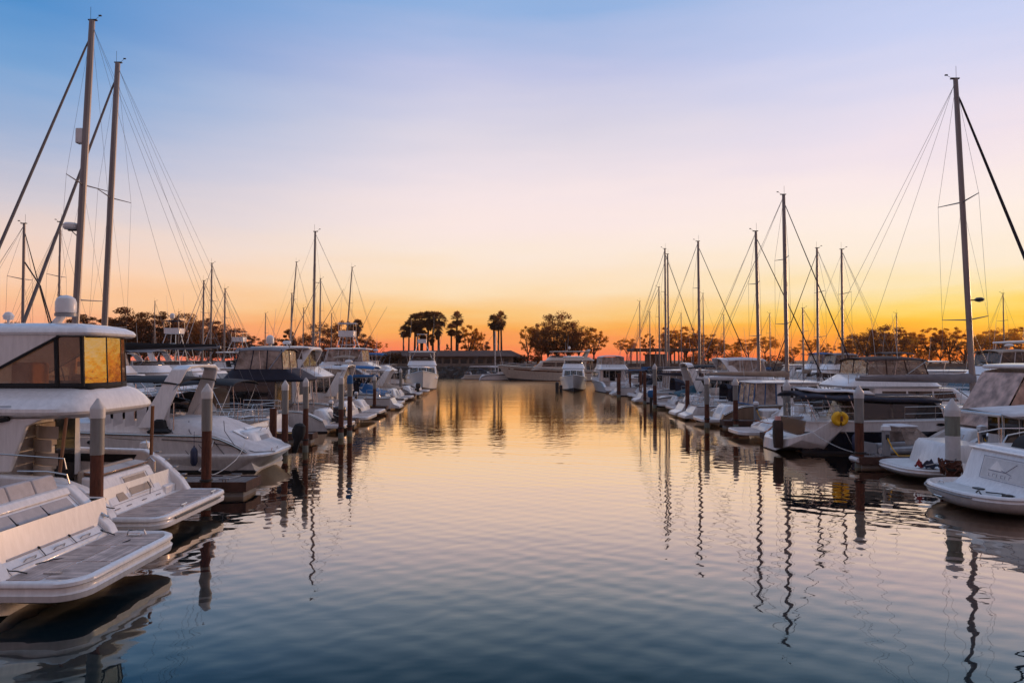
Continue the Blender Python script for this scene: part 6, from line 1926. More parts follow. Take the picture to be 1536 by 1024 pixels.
# the hardtop yacht rising behind the awning boat
hy, hh = motor_boat('white hardtop yacht with tan aft curtain and oval side window rising behind the awning boat', (17.3, 28.25, 0), RIGHT, L=9.6, B=2.95, fs=1.3, fb=1.9, kind='express', arch_on=False, top=None, plat=1.2, group=GM, ants=0, cockpit=4.2, plat_z=0.4, portholes=2)
for sd in (1, -1):
    y = sd * 1.30
    # moulded wing carrying the hardtop, with an oval opening
    out = [(2.6, 3.55), (3.6, 3.72), (5.2, 3.78), (6.6, 3.55), (7.6, 2.4), (6.2, 2.2), (3.9, 2.25), (3.0, 2.9)]
    hole = [(3.75, 3.42), (4.4, 3.52), (5.2, 3.50), (6.0, 3.32), (6.7, 2.78), (6.0, 2.62), (4.9, 2.72), (4.1, 3.05)]
    vs = [(x, y - 0.05, z) for x, z in out] + [(x, y - 0.05, z) for x, z in hole] + [(x, y + 0.05, z) for x, z in out] + [(x, y + 0.05, z) for x, z in hole]
    fs_ = []
    for k in range(8):
        n_ = (k + 1) % 8
        fs_ += [(k, n_, 8 + n_, 8 + k), (16 + k, 24 + k, 24 + n_, 16 + n_), (k, 16 + k, 16 + n_, n_), (8 + k, 8 + n_, 24 + n_, 24 + k)]
    MB().add(vs, fs_).build('hardtop_wing', 'gelcoat', hy, 0.02)
    MB().prism(hole, y - 0.01, y + 0.01).build('window', 'glass_brown', hy)
    MB().slab([(1.35, sd * 1.34, 1.35), (3.6, sd * 1.34, 2.1), (3.0, sd * 1.30, 2.95), (2.55, sd * 1.27, 3.5)], (0, sd, 0), 0.01).build('side_curtain', 'vinyl_tan', hy)
    MB().prism([(1.0, 1.2), (8.0, 1.65), (7.6, 2.45), (3.9, 2.3), (2.2, 1.75)], sd * 1.27 - 0.05, sd * 1.27 + 0.05).build('cabin_side', 'gelcoat', hy, 0.02)
MB().slab([(1.3, -1.3, 1.35), (1.3, 1.3, 1.35), (2.5, 1.25, 3.5), (2.5, -1.25, 3.5)], (-1, 0, 0), 0.01).build('aft_curtain', 'vinyl_tan', hy)
plate(2.45, 6.7, 2.75, 0.6, 0.3, 3.66, 3.82, 0.05, crown=0.06).build('hardtop', 'gelcoat', hy)

for args in (
    ('white flybridge boat with black bimini directly behind the sleek cruiser arch', (-38.5, 39.6, 0), RIGHT, dict(L=13.0, B=4.2, kind='fly', fly_z=3.1, top='bimini', top_z=5.1, top_m='canvas_black', arch_on=False, ants=2, dome='dome')),
    ('cream flybridge boat with navy curtains across the port dock', (-37.5, 56.6, 0), RIGHT, dict(L=12.0, B=4.0, kind='fly', fly_z=3.0, top='bimini', top_z=4.9, top_m='canvas_navy', encl='vinyl_milky', encl_trim='canvas_navy', arch_on=False, hullmat='cream_gelcoat', ants=1)),
    ('white cruiser with navy bimini and tan side curtains across the port dock', (-36.5, 50.0, 0), RIGHT, dict(L=12.0, B=3.9, kind='fly', fly_z=3.0, top='bimini', top_z=4.9, top_m='canvas_navy', encl='vinyl_tan', encl_trim='canvas_tan', arch_on=True, arch_z=4.8, ants=2)),
    ('white sedan cruiser with brown cockpit curtains across the port dock', (-36.0, 64.2, 0), RIGHT, dict(L=10.5, B=3.0, kind='sedan', fly_z=3.2, encl='vinyl_smoke', encl_trim='canvas_brown', ants=1)),
    ('small white express cruiser with black arch across the port dock', (-35.0, 83.8, 0), RIGHT, dict(L=10.0, B=3.2, kind='express', arch_z=3.9, arch_m='canvas_black', top='bimini', top_z=3.7, top_m='canvas_black', ants=1)),
    ('white flybridge boat with tan bimini between the blue topped cruiser and the tower boat', (-11.6, 63.9 - 0.6, 0), LEFT, dict(L=9.5, B=2.5, kind='fly', fly_z=2.7, top='bimini', top_z=4.4, top_m='canvas_tan', arch_on=False, plat=0.6, ants=1, cockpit=3.0)),
    ('white flybridge boat with black hardtop trim across the starboard dock', (41.5, 45.9, 0), LEFT, dict(L=11.5, B=3.0, kind='fly', fly_z=3.0, top='bimini', top_z=4.9, top_m='canvas_black', encl='vinyl_tan', encl_trim='canvas_black', arch_on=False, ants=1)),
    ('white sedan boat with grey roof curtains across the starboard dock', (41.0, 72.1, 0), LEFT, dict(L=10.5, B=2.6, kind='sedan', fly_z=3.1, encl='vinyl_milky', encl_trim='canvas_grey', ants=1)),
    ('white flybridge cruiser with blue curtains across the far starboard dock', (41.5, 84.2, 0), LEFT, dict(L=11.5, B=3.6, kind='fly', fly_z=3.0, top='bimini', top_z=4.9, top_m='canvas_blue', encl='vinyl_milky', encl_trim='canvas_blue', arch_on=True, arch_z=4.7, ants=1)),
    ('white sportfisher with short tower across the port dock', (-39.0, 87.0, 0), RIGHT, dict(L=14.0, B=4.4, kind='fly', fly_z=3.2, top='hardtop', top_z=5.0, arch_on=False, tower=6.3, outriggers=True, ants=1)),
    ('white cruiser with black cockpit cover at the end of the port dock', (-36.0, 92.0, 0), RIGHT, dict(L=11.0, B=3.6, kind='express', top='bimini', top_z=3.6, top_m='canvas_black', cover='canvas_black', ants=1)),
    ('white flybridge yacht with smoked curtains across the starboard dock', (41.8, 52.4, 0), LEFT, dict(L=13.0, B=4.1, kind='fly', fly_z=3.0, top='bimini', top_z=4.8, top_m='canvas_tan', encl='vinyl_smoke', arch_on=True, arch_z=4.7, ants=1, dome='dome')),
    ('navy hulled sedan cruiser across the starboard dock', (41.5, 60.2, 0), LEFT, dict(L=12.0, B=3.9, kind='sedan', fly_z=3.0, hullmat='navy_gelcoat', ants=1)),
    ('white express cruiser with red stripe across the starboard dock', (41.0, 65.0, 0), LEFT, dict(L=11.0, B=3.6, kind='express', top='hardtop', top_z=3.9, arch_on=False, stripe='canvas_red', ants=1)),
    ('white flybridge boat with grey canvas across the far starboard dock', (42.0, 80.0, 0), LEFT, dict(L=12.0, B=4.0, kind='fly', fly_z=3.0, top='bimini', top_z=4.8, top_m='canvas_grey', encl='vinyl_smoke', encl_trim='canvas_grey', arch_on=False, ants=1)),
    ('white cruiser with black canvas squeezed in beside the close mast pair', (13.4, 87.0 - 10.2, 0), RIGHT, dict(L=8.0, B=2.6, kind='express', top='bimini', top_z=3.0, top_m='canvas_black', arch_on=False, plat=0.7, ants=0, cover='canvas_navy')),
):
    motor_boat(args[0], args[1], args[2], group=GM, **args[3])

# distant thin masts: each its own small sailboat far beyond the docks
FAR = [(232, 452, 118, 'slim far sailboat under the pines, most distant port mast'), (268, 468, 112, 'far sailboat with short mast among the pines'), (398, 470, 120, 'far sailboat with short mast past the pines'), (455, 462, 118, 'far sailboat left of the port row palms'), (497, 470, 122, 'far sailboat between port trees'),
       (960, 452, 116, 'far sailboat with thin mast before the flat roof'), (975, 468, 120, 'far sailboat with short mast before the flat roof'), (1022, 470, 124, 'far sailboat behind the close mast pair'), (1055, 440, 112, 'far sailboat with thin mast behind the raked jib'), (1086, 472, 116, 'far sailboat before the dark round trees'), (1155, 470, 112, 'far sailboat before the flat topped tree'),
       (1345, 470, 110, 'far sailboat before the glowing trees'), (1505, 440, 92, 'far sailboat at the starboard picture edge')]
for k, (px, tpy, Y, lab) in enumerate(FAR):
    q = at(px, tpy, Y)
    sail_boat(lab, (q.x + (5.2 if px < 768 else -5.2), Y, 0), LEFT if px < 768 else RIGHT, L=9.5, B=3.1, mast_x=5.2, mast_z=q.z, mast_r=0.075, cover=('canvas_navy', 'canvas_tan', 'canvas_blue', 'canvas_grey')[k % 4], furl=None, dodger=None, group='far sailboats beyond the docks', wire=0.010, rake=0.2, pedestal=False)

# ------------------------------------------------------------------ far shore: hotel, pavilion, trees
def building(label, cx, y, w, d, z0, h, roof_h, nwin, over=0.9, wall='stucco', name='hotel_building'):
    b = thing(name, label, 'building', (cx, y, z0))
    MB().box(-w / 2, w / 2, 0, d, 0, h).build('wall', wall, b)
    rf = MB().loft([[(-w / 2 - over, -over, h - 0.1), (w / 2 + over, -over, h - 0.1), (w / 2 + over, d + over, h - 0.1), (-w / 2 - over, d + over, h - 0.1)], [(-w / 2 - over, -over, h + 0.1), (w / 2 + over, -over, h + 0.1), (w / 2 + over, d + over, h + 0.1), (-w / 2 - over, d + over, h + 0.1)],
                    [(-w / 2 + d * 0.3, d * 0.42, h + roof_h), (w / 2 - d * 0.3, d * 0.42, h + roof_h), (w / 2 - d * 0.3, d * 0.58, h + roof_h), (-w / 2 + d * 0.3, d * 0.58, h + roof_h)]]).build('roof', 'roof_shingle', b, angle=20)
    for i in range(nwin):
        x = lerp(-w / 2 + 0.9, w / 2 - 0.9, (i + 0.5) / nwin)
        ww = (w - 1.8) / nwin * 0.36
        fr_ = MB().box(x - ww - 0.08, x + ww + 0.08, -0.05, 0.04, h * 0.22, h * 0.78).build('window', 'concrete_wall', b)
        MB().box(x - ww, x + ww, -0.058, 0.04, h * 0.25, h * 0.75).build('pane', 'window_dark', fr_)
    pc = MB()
    for i in range(nwin + 1):
        x = lerp(-w / 2 + 0.3, w / 2 - 0.3, i / nwin)
        pc.box(x - 0.11, x + 0.11, -0.75, -0.53, 0, h - 0.12)
    pc.split('veranda_post', 'stucco', b)
    return b


BY = 163.0
building('long low brown hotel with hipped shingle roof on the far shore behind the sportfisher', at(664, 540, BY).x, BY, 33.0, 12, 2.55, 2.3, 1.45, 16)
building('short dark gabled lodge on the far shore right of the palm pair', at(757, 540, BY + 5).x, BY + 5, 9.0, 10, 2.6, 1.9, 1.9, 4, name='lodge_building')
pv = thing('open_pavilion', 'flat roofed open pavilion on posts on the far shore behind the starboard masts', 'building', (at(992, 540, BY - 2).x, BY - 2, 2.5))
plate(-7.2, 7.2, 9.5, 0.3, 0.3, 3.5, 4.15, 0.08).build('roof', 'roof_shingle', pv)
for x in (-6.3, -2.1, 2.1, 6.3):
    for y in (-4.0, 4.0):
        MB().box(x - 0.14, x + 0.14, y - 0.14, y + 0.14, 0, 3.5).build('post', 'stucco', pv)
MB().box(-3.2, 1.4, 0.5, 3.2, 0, 2.9).build('kiosk', 'stucco', pv)
building('small far boathouse with dark roof behind the port trees', at(480, 540, BY + 4).x, BY + 4, 12.0, 9, 2.6, 2.2, 1.4, 5, name='boathouse_building')
sw = MB().box(-120, 130, SH_Y + 7.6, SH_Y + 7.95, 2.3, 3.25).build('sea_wall', 'concrete_wall')
tag(sw, 'long low pale wall along the top of the far shore rocks', 'wall')


def palm_proto(seed, h, skirt):
    random.seed(seed)
    b = thing('palm_tree', 'x', 'tree', (0, 0, 0), 0, 'palm trees along the far shore')
    pts = [(0.25 * math.sin(f * 2.0 + seed) * f * h * 0.10, 0.15 * math.cos(f * 2.5 + seed) * f * h * 0.08, h * f) for f in (0, 0.2, 0.4, 0.6, 0.8, 1.0)]
    MB().tube(pts, [0.30, 0.22, 0.19, 0.17, 0.17, 0.19], 8).build('trunk', 'palm_bark', b)
    top = Vector(pts[-1])
    mb = MB()
    for k in range(70):
        a = random.uniform(0, 2 * PI)
        el = R(random.uniform(-62, 80))
        d = Vector((math.cos(a) * math.cos(el), math.sin(a) * math.cos(el), math.sin(el)))
        side = d.cross(Vector((0, 0, 1))).normalized()
        up = side.cross(d)
        stalk = random.uniform(0.55, 0.9)
        base = top + Vector((d.x, d.y, d.z * 1.7)) * stalk
        r_ = random.uniform(0.65, 0.95)
        # a fan: pointed segments spread round the end of the stalk
        for j in range(9):
            t = R(-82 + 164 * j / 8 + random.uniform(-4, 4))
            u = d * math.cos(t) + side * math.sin(t)
            tip = base + Vector((u.x, u.y, u.z * 1.3)) * r_ * random.uniform(0.75, 1.15) - Vector((0, 0, random.uniform(0.1, 0.45) * r_))
            wv = (side * math.cos(t) - d * math.sin(t)) * 0.085
            mb.add([base, base + u * r_ * 0.55 + wv, tip, base + u * r_ * 0.55 - wv], [(0, 1, 2, 3)])
        mb.add([top, top + side * 0.03, base + side * 0.03, base], [(0, 1, 2, 3)])
    mb.build('crown', 'leaf_palm', b)
    if skirt:
        sk = MB()
        for k in range(420):
            a = random.uniform(0, 2 * PI)
            z = random.uniform(-skirt, 0.1)
            r_ = 0.25 + 0.42 * (1 + z / skirt) + random.uniform(0, 0.2)
            p = top + Vector((math.cos(a) * 0.2, math.sin(a) * 0.2, z))
            q_ = top + Vector((math.cos(a) * r_, math.sin(a) * r_, z - random.uniform(0.5, 1.0)))
            s_ = Vector((-math.sin(a), math.cos(a), 0)) * 0.12
            sk.add([p - s_, p + s_, q_ + s_ * 1.5, q_ - s_ * 1.5], [(0, 1, 2, 3)])
        sk.build('dead_frond_skirt', 'leaf_dry', b)
    return b


def tree_proto(seed, h, w, kind, leafm, name='eucalyptus_tree'):
    """a trunk that forks into limbs, each carrying clumps of small leaves; kind sets where in the crown the clumps sit"""
    random.seed(seed)
    b = thing(name, 'x', 'tree', (0, 0, 0), 0, 'trees along the far shore')
    wood, lf = MB(), MB()
    fork = {'dome': 0.22, 'pine': 0.30, 'open': 0.26, 'flat': 0.40}[kind] * h
    n_cl = {'dome': 44, 'pine': 58, 'open': 40, 'flat': 30}[kind]
    lo = {'dome': 0.26, 'pine': 0.22, 'open': 0.34, 'flat': 0.55}[kind]
    clumps = []
    k = 0
    while len(clumps) < n_cl and k < 4000:
        k += 1
        x, y, z = random.uniform(-1, 1), random.uniform(-1, 1), random.random()
        rad = math.hypot(x, y)
        lim = {'dome': math.sqrt(max(0, 1 - (abs(z - 0.42) / 0.62) ** 2.2)), 'pine': 1.0 - 0.55 * z ** 1.6 if z > 0.15 else 0.8, 'open': math.sqrt(max(0, 1 - (abs(z - 0.5) / 0.56) ** 2)), 'flat': math.sqrt(max(0, 1 - (abs(z - 0.45) / 0.7) ** 2))}[kind]
        lim *= 0.86 + 0.20 * math.sin(3 * math.atan2(y, x) + seed) * (1 if kind != 'pine' else 1.2)
        if rad > lim or (rad < lim * 0.45 and random.random() < 0.6):
            continue
        p = Vector((x * w / 2 * 0.88, y * w / 2 * 0.88, h * lerp(lo, 0.95, z)))
        if any((p - q_).length < w * {'dome': 0.105, 'pine': 0.092, 'open': 0.095, 'flat': 0.10}[kind] for q_ in clumps):
            continue
        clumps.append(p)
    # main limbs from the fork, each clump hung on the nearest one by a bent twig
    n_l = {'dome': 6, 'pine': 4, 'open': 6, 'flat': 5}[kind]
    r0 = 0.021 * h
    top = Vector((random.uniform(-0.3, 0.3), random.uniform(-0.3, 0.3), fork))
    wood.tube([(0, 0, -0.3), (top.x * 0.4, top.y * 0.4, fork * 0.5), top], [r0 * 1.25, r0, r0 * 0.85], 8)
    joints = []
    for i in range(n_l):
        a = 2 * PI * i / n_l + random.uniform(-0.4, 0.4)
        rd = (0.15 if i == 0 else random.uniform(0.5, 0.72)) * w / 2
        e = Vector((math.cos(a) * rd, math.sin(a) * rd, h * random.uniform(0.62, 0.82)))
        m_ = top.lerp(e, 0.5) + Vector((random.uniform(-0.3, 0.3), random.uniform(-0.3, 0.3), random.uniform(-0.5, 0.3)))
        wood.tube([top, top.lerp(m_, 0.5), m_, m_.lerp(e, 0.5) + Vector((0, 0, 0.15)), e], [r0 * 0.6, r0 * 0.52, r0 * 0.42, r0 * 0.32, r0 * 0.2], 6)
        joints += [top.lerp(m_, 0.6), m_, m_.lerp(e, 0.5), e]
    for p in clumps:
        q_ = min(joints, key=lambda g: (g - p).length + (1.5 if g.z > p.z else 0))
        wood.tube([q_, q_.lerp(p, 0.5) + Vector((0, 0, -0.12 * (p - q_).length)), p], [r0 * 0.2, r0 * 0.14, r0 * 0.07], 4)
        cr = random.uniform(0.75, 1.3) * w * {'dome': 0.095, 'pine': 0.105, 'open': 0.070, 'flat': 0.10}[kind]
        fl = {'dome': 0.80, 'pine': 0.52, 'open': 0.9, 'flat': 0.48}[kind]
        for _ in range(int(random.uniform(0.6, 1.2) * {'dome': 120, 'pine': 165, 'open': 62, 'flat': 92}[kind])):
            v = Vector((random.gauss(0, 1), random.gauss(0, 1), random.gauss(0, 1))).normalized() * random.random() ** 0.5
            c_ = p + Vector((v.x * cr, v.y * cr, v.z * cr * fl))
            s_ = random.uniform(0.10, 0.21)
            u = Vector((random.uniform(-1, 1), random.uniform(-1, 1), random.uniform(-1, 1))).normalized()
            w_ = u.orthogonal().normalized()
            lf.add([c_ - u * s_ * 1.3, c_ + w_ * s_ * 0.7, c_ + u * s_ * 1.3, c_ - w_ * s_ * 0.7], [(0, 1, 2, 3)])
    wood.build('trunk', 'trunk_bark', b)
    lf.build('crown', leafm, b)
    return b, h


palms = [(palm_proto(1, 11.0, 1.1), 11.0), (palm_proto(2, 11.0, 2.0), 11.0), (palm_proto(7, 11.0, 0.0), 11.0)]
PALM = [(606, 491, 0, 'palm with a low crown at the near side of the port palm cluster'), (613, 484, 1, 'bushy palm second in the port palm cluster'), (622, 474, 1, 'tall palm with brown skirt third in the palm cluster'), (633, 472, 0, 'palm in the palm cluster above the sportfisher tower'), (642, 470, 1, 'shaggy palm in the middle of the palm cluster'), (650, 471, 0, 'slim palm fifth in the palm cluster'), (659, 472, 2, 'bare stemmed palm high at the edge of the palm cluster'), (657, 490, 1, 'short shaggy palm under the tall end of the cluster'), (634, 497, 1, 'squat palm behind the sportfisher tower'), (648, 503, 1, 'lowest shaggy palm of the cluster'), (627, 483, 1, 'shaggy palm tucked under the third palm'),
        (685, 471, 2, 'single tall palm over the hotel with a small round head'), (678, 488, 0, 'lower palm just left of the single tall hotel palm'), (687, 497, 1, 'short palm under the single tall hotel palm'), (742, 476, 0, 'palm of the pair above the hotel roof end, lower head'), (752, 471, 2, 'palm of the pair above the hotel roof end, higher head'), (748, 479, 2, 'thin palm standing between the roof end pair'), (536, 482, 1, 'palm above the port row flybridges'), (528, 488, 0, 'shorter palm above the port row flybridges'), (1083, 520, 1, 'low palm behind the starboard jib stays')]
used = set()
for px, tpy, k, lab in PALM:
    Y = 170.0 + (hash(lab) % 1 if False else (px * 7 % 11))
    q = at(px, tpy, Y)
    pr_, ph = palms[k]
    if k in used:
        t = copy_tree(pr_)
    else:
        t = pr_; used.add(k)
    s = (q.z - 2.7) / (ph + 1.1)
    t.location = (q.x, Y, 2.6)
    t.scale = (min(s, 1.05) * (1.2 + 0.09 * (px % 5)), min(s, 1.05) * (1.2 + 0.09 * (px % 4)), s)
    t.rotation_euler = (0, 0, px * 0.7)
    t['label'] = lab

protos = {
    'dome': [tree_proto(11, 14, 13, 'dome', 'leaf_dark'), tree_proto(12, 14, 12, 'dome', 'leaf_dark')],
    'pine': [tree_proto(21, 13, 14, 'pine', 'leaf_dark', 'pine_tree'), tree_proto(25, 13, 12, 'pine', 'leaf_dark', 'pine_tree')],
    'flat': [tree_proto(31, 10, 11, 'flat', 'leaf_backlit', 'flat_topped_tree'), tree_proto(33, 10, 10, 'flat', 'leaf_backlit', 'flat_topped_tree')],
    'open': [tree_proto(41, 12, 8, 'open', 'leaf_backlit', 'open_tree'), tree_proto(44, 12, 9, 'open', 'leaf_backlit', 'open_tree')],
}
PW = {'dome': (13, 12), 'pine': (14, 12), 'flat': (11, 10), 'open': (8, 9)}
TREES = [
    ('pine', 0, 100, 478, 90, 'dark pine behind the tall masts, low beside the yacht dome'), ('pine', 1, 160, 474, 80, 'dark pine behind the second tall mast foot'), ('pine', 0, 195, 461, 90, 'tallest dark pine of the port shore'), ('pine', 1, 240, 466, 80, 'broad pine second from the tallest port pine'), ('pine', 0, 282, 470, 80, 'broad pine in the middle of the port pine stand'), ('pine', 1, 318, 476, 70, 'pine near the end of the port pine stand'), ('pine', 0, 352, 492, 64, 'last low pine of the port pine stand'), ('pine', 0, 216, 468, 76, 'pine between the tallest and the broad second pine'), ('pine', 1, 264, 474, 70, 'pine filling the gap before the middle of the pine stand'), ('pine', 0, 302, 480, 66, 'low spreading pine in the pine stand'), ('pine', 1, 180, 480, 70, 'low pine at the foot of the second tall mast'), ('pine', 0, 334, 486, 56, 'low pine before the last of the pine stand'),
    ('pine', 1, 378, 503, 40, 'small pine trailing off the port pine stand'),
    ('pine', 0, 405, 506, 44, 'small pine between the pine stand and the navy curtained boat'), ('dome', 1, 455, 497, 40, 'low round tree before the slim tall port mast'), ('dome', 0, 497, 488, 46, 'round tree between the two dark round port trees'), ('open', 1, 565, 508, 36, 'wispy low tree near the hotel corner'), ('pine', 1, 130, 470, 84, 'pine between the two tall port masts'),
    ('dome', 0, 822, 490, 56, 'dark gum filling the near middle of the great gum'), ('dome', 1, 852, 486, 60, 'dark gum filling the far middle of the great gum'), ('flat', 0, 1018, 502, 56, 'low spreading tree behind the close mast pair'), ('dome', 1, 1062, 504, 54, 'low round tree behind the raked jib'), ('open', 1, 1098, 512, 40, 'wispy low tree right of the raked jib'),
    ('dome', 0, 1285, 500, 60, 'low round tree at the near side of the brown bimini'), ('dome', 1, 1318, 496, 64, 'round tree filling the dark round pair'), ('open', 0, 1346, 498, 60, 'glowing bushy tree beside the dark round pair'), ('open', 1, 1378, 500, 60, 'glowing bushy tree before the middle of the starboard shore'), ('dome', 0, 1410, 503, 60, 'low round tree among the glowing trees'), ('open', 0, 1446, 500, 56, 'glowing bushy tree behind the navy sailboat mast'), ('dome', 1, 1484, 498, 66, 'round tree right of the navy sailboat mast'), ('open', 1, 1514, 500, 60, 'glowing bushy tree near the starboard edge'),
    ('pine', 1, 432, 492, 40, 'small flat pine above the navy curtained boat'), ('dome', 0, 478, 481, 56, 'round dark tree behind the slim tall port mast'), ('dome', 1, 516, 478, 50, 'round dark tree behind the port flybridges'), ('pine', 0, 548, 500, 40, 'low dark tree just before the palm cluster'), ('pine', 1, 60, 490, 60, 'low pine at the port picture edge'), ('pine', 0, 20, 482, 80, 'pine at the outermost port picture edge'),
    ('open', 0, 704, 485, 44, 'thin see-through tree with bare limbs beside the hotel palms'), ('open', 1, 716, 491, 30, 'small thin tree just right of the see-through one'), ('pine', 1, 671, 515, 14, 'small pointed tree on the hotel lawn'), ('pine', 0, 728, 512, 26, 'low dark tree by the hotel roof end'),
    ('open', 1, 791, 487, 40, 'thin tree at the near edge of the great gum tree'), ('dome', 0, 835, 466, 84, 'great dark gum tree, largest crown in the middle'), ('dome', 1, 868, 478, 64, 'dark gum tree merging with the great one'), ('open', 0, 890, 490, 46, 'lighter gum tree at the far edge of the great one'), ('dome', 1, 812, 480, 56, 'dark gum tree on the near flank of the great one'), ('pine', 1, 805, 528, 26, 'low bushy tree under the great gum'), ('open', 1, 855, 495, 40, 'thin pale stemmed gum before the great one'),
    ('flat', 0, 940, 506, 40, 'small flat topped tree left of the pavilion'), ('open', 0, 972, 498, 26, 'wispy tree over the pavilion'), ('open', 1, 1006, 488, 50, 'glowing thin tree behind the close mast pair'), ('open', 0, 1030, 487, 46, 'glowing thin tree right of the close mast pair'), ('flat', 1, 1052, 498, 60, 'wide flat tree behind the fourth tall mast'), ('flat', 0, 1075, 508, 46, 'low flat tree right of the fourth tall mast'),
    ('flat', 1, 1122, 506, 44, 'flat topped tree left of the two close starboard masts'), ('flat', 0, 1148, 502, 48, 'flat topped tree behind the two close starboard masts'), ('flat', 1, 1214, 507, 40, 'small flat tree right of the tallest mid mast'), ('open', 0, 1240, 514, 30, 'wispy low tree before the brown bimini'), ('flat', 0, 1190, 518, 36, 'low flat tree between starboard masts'),
    ('dome', 1, 1300, 490, 60, 'dark round tree behind the brown bimini'), ('dome', 0, 1330, 486, 66, 'dark round tree right of the brown bimini'), ('open', 1, 1362, 492, 54, 'glowing thin tree past the dark round pair'), ('open', 0, 1395, 489, 56, 'glowing thin tree in the middle of the starboard shore'), ('open', 1, 1425, 488, 56, 'glowing thin tree left of the navy sailboat mast'), ('flat', 1, 1466, 502, 60, 'flat tree right of the navy sailboat mast'), ('flat', 0, 1500, 490, 60, 'tall flat tree near the starboard picture edge'), ('open', 0, 1528, 488, 56, 'glowing thin tree at the starboard picture edge'), ('dome', 0, 1580, 486, 80, 'round tree just outside the starboard picture edge'), ('flat', 1, 1272, 512, 40, 'low flat tree left of the dark round pair'),
]
used = set()
for kind, k, px, tpy, wpx, lab in TREES:
    Y = 168.0 + (px * 13 % 17)
    q = at(px, tpy, Y)
    (pr_, ph) = protos[kind][k]
    if (kind, k) in used:
        t = copy_tree(pr_)
    else:
        t = pr_; used.add((kind, k))
    t.location = (q.x, Y, 2.55)
    sw_ = wpx / F_PX * Y / PW[kind][k]
    t.scale = (sw_, sw_, (q.z - 2.55) / ph)
    t.rotation_euler = (0, 0, (px * 0.37) % 6.28)
    t['label'] = lab


def shrub(px, tpy, wpx, Y, lab, seed, m='leaf_dark'):
    random.seed(seed)
    b = thing('shrub', lab, 'shrub', (at(px, 540, Y).x, Y, 2.5), 0, 'shrubs along the far shore')
    hgt = at(px, tpy, Y).z - 2.5
    w = wpx / F_PX * Y
    lf, st = MB(), MB()
    for k in range(9):
        a = random.uniform(0, 2 * PI)
        r_ = random.uniform(0.1, 0.42) * w
        p = Vector((math.cos(a) * r_, math.sin(a) * r_ * 0.5, hgt * random.uniform(0.45, 0.85)))
        st.tube([(0, 0, 0), p * 0.6 + Vector((0, 0, 0.1)), p], 0.04, 4)
        for _ in range(70):
            v = Vector((random.gauss(0, 1), random.gauss(0, 1), random.gauss(0, 1))).normalized() * random.random() ** 0.4
            c_ = p + Vector((v.x * w * 0.16, v.y * w * 0.12, v.z * hgt * 0.34))
            c_.z = max(c_.z, 0.1)
            u = Vector((random.uniform(-1, 1), random.uniform(-1, 1), random.uniform(-1, 1))).normalized() * random.uniform(0.16, 0.3)
            w_ = u.orthogonal().normalized() * 0.14
            lf.add([c_ - u, c_ + w_, c_ + u, c_ - w_], [(0, 1, 2, 3)])
    st.build('stem', 'trunk_bark', b)
    lf.build('foliage', m, b)


SHR = [(455, 532, 50, 'low shrub mass behind the navy curtained boat'), (500, 530, 50, 'low shrub mass behind the port flybridges'), (560, 531, 46, 'low shrub mass left of the hotel'), (585, 530, 40, 'low shrub mass at the hotel corner'), (780, 533, 46, 'low shrub mass right of the lodge'), (915, 540, 30, 'low shrub left of the row end flybridge boat'), (893, 538, 40, 'low shrub under the lighter gum'), (1045, 532, 60, 'low shrub mass behind the fourth tall mast'), (1100, 532, 60, 'low shrub mass between starboard masts'), (1165, 532, 60, 'low shrub mass behind the tallest mid mast'), (1235, 533, 60, 'low shrub mass left of the brown bimini'), (1385, 528, 60, 'low shrub mass under the glowing trees'), (1445, 530, 60, 'low shrub mass by the navy sailboat mast'), (1515, 528, 70, 'low shrub mass at the starboard edge'), (120, 520, 80, 'low shrub mass at the port edge'), (210, 516, 80, 'low shrub mass under the tallest pine'), (300, 520, 80, 'low shrub mass under the pine stand'), (390, 528, 60, 'low shrub mass past the pine stand'), (1325, 530, 60, 'low shrub mass behind the brown bimini'), (850, 536, 60, 'low shrub mass under the great gum')]
for k, (px, tpy, wpx, lab) in enumerate(SHR):
    shrub(px, tpy, wpx, 161.0 + (k * 5 % 7) - (1.0 if k % 2 else 0), lab, 100 + k, 'leaf_dark' if px < 930 or k % 3 == 0 else 'leaf_backlit')


# ------------------------------------------------------------------ loose gear on the docks and boats
def fender(x, y, z, m, lab):
    f = tag(MB().lathe([(0.015, -0.36), (0.075, -0.33), (0.115, -0.24), (0.12, 0.16), (0.08, 0.26), (0.03, 0.30), (0.02, 0.36)], 12).tube([(0, 0, 0.34), (0, 0, 0.85)], 0.008, 4).build('fender', m), lab, 'fender', lab.replace('fender', 'fenders'))
    f.location = (x, y, z)


random.seed(77)
for sgn, rows_ in ((-1, ((11.2, 24.75), (13.4, 24.78), (11.0, 29.2), (12.3, 38.35), (14.2, 38.35), (12.0, 43.85), (13.6, 43.85), (12.2, 48.8), (12.4, 59.4), (13.0, 63.7), (12.8, 75.4))), (1, ((14.4, 29.5), (17.0, 29.5), (15.2, 22.7), (14.8, 42.2), (16.0, 42.2), (15.6, 52.5), (17.2, 52.5), (15.2, 57.1), (15.8, 68.2), (14.8, 72.1)))):
    for x, y in rows_:
        m = random.choice(('fender_white', 'fender_navy', 'fender_white'))
        fender(sgn * x, y, 0.62 + random.uniform(-0.05, 0.15), m, 'white fender hanging beside a berthed hull' if m == 'fender_white' else 'navy fender hanging beside a berthed hull')


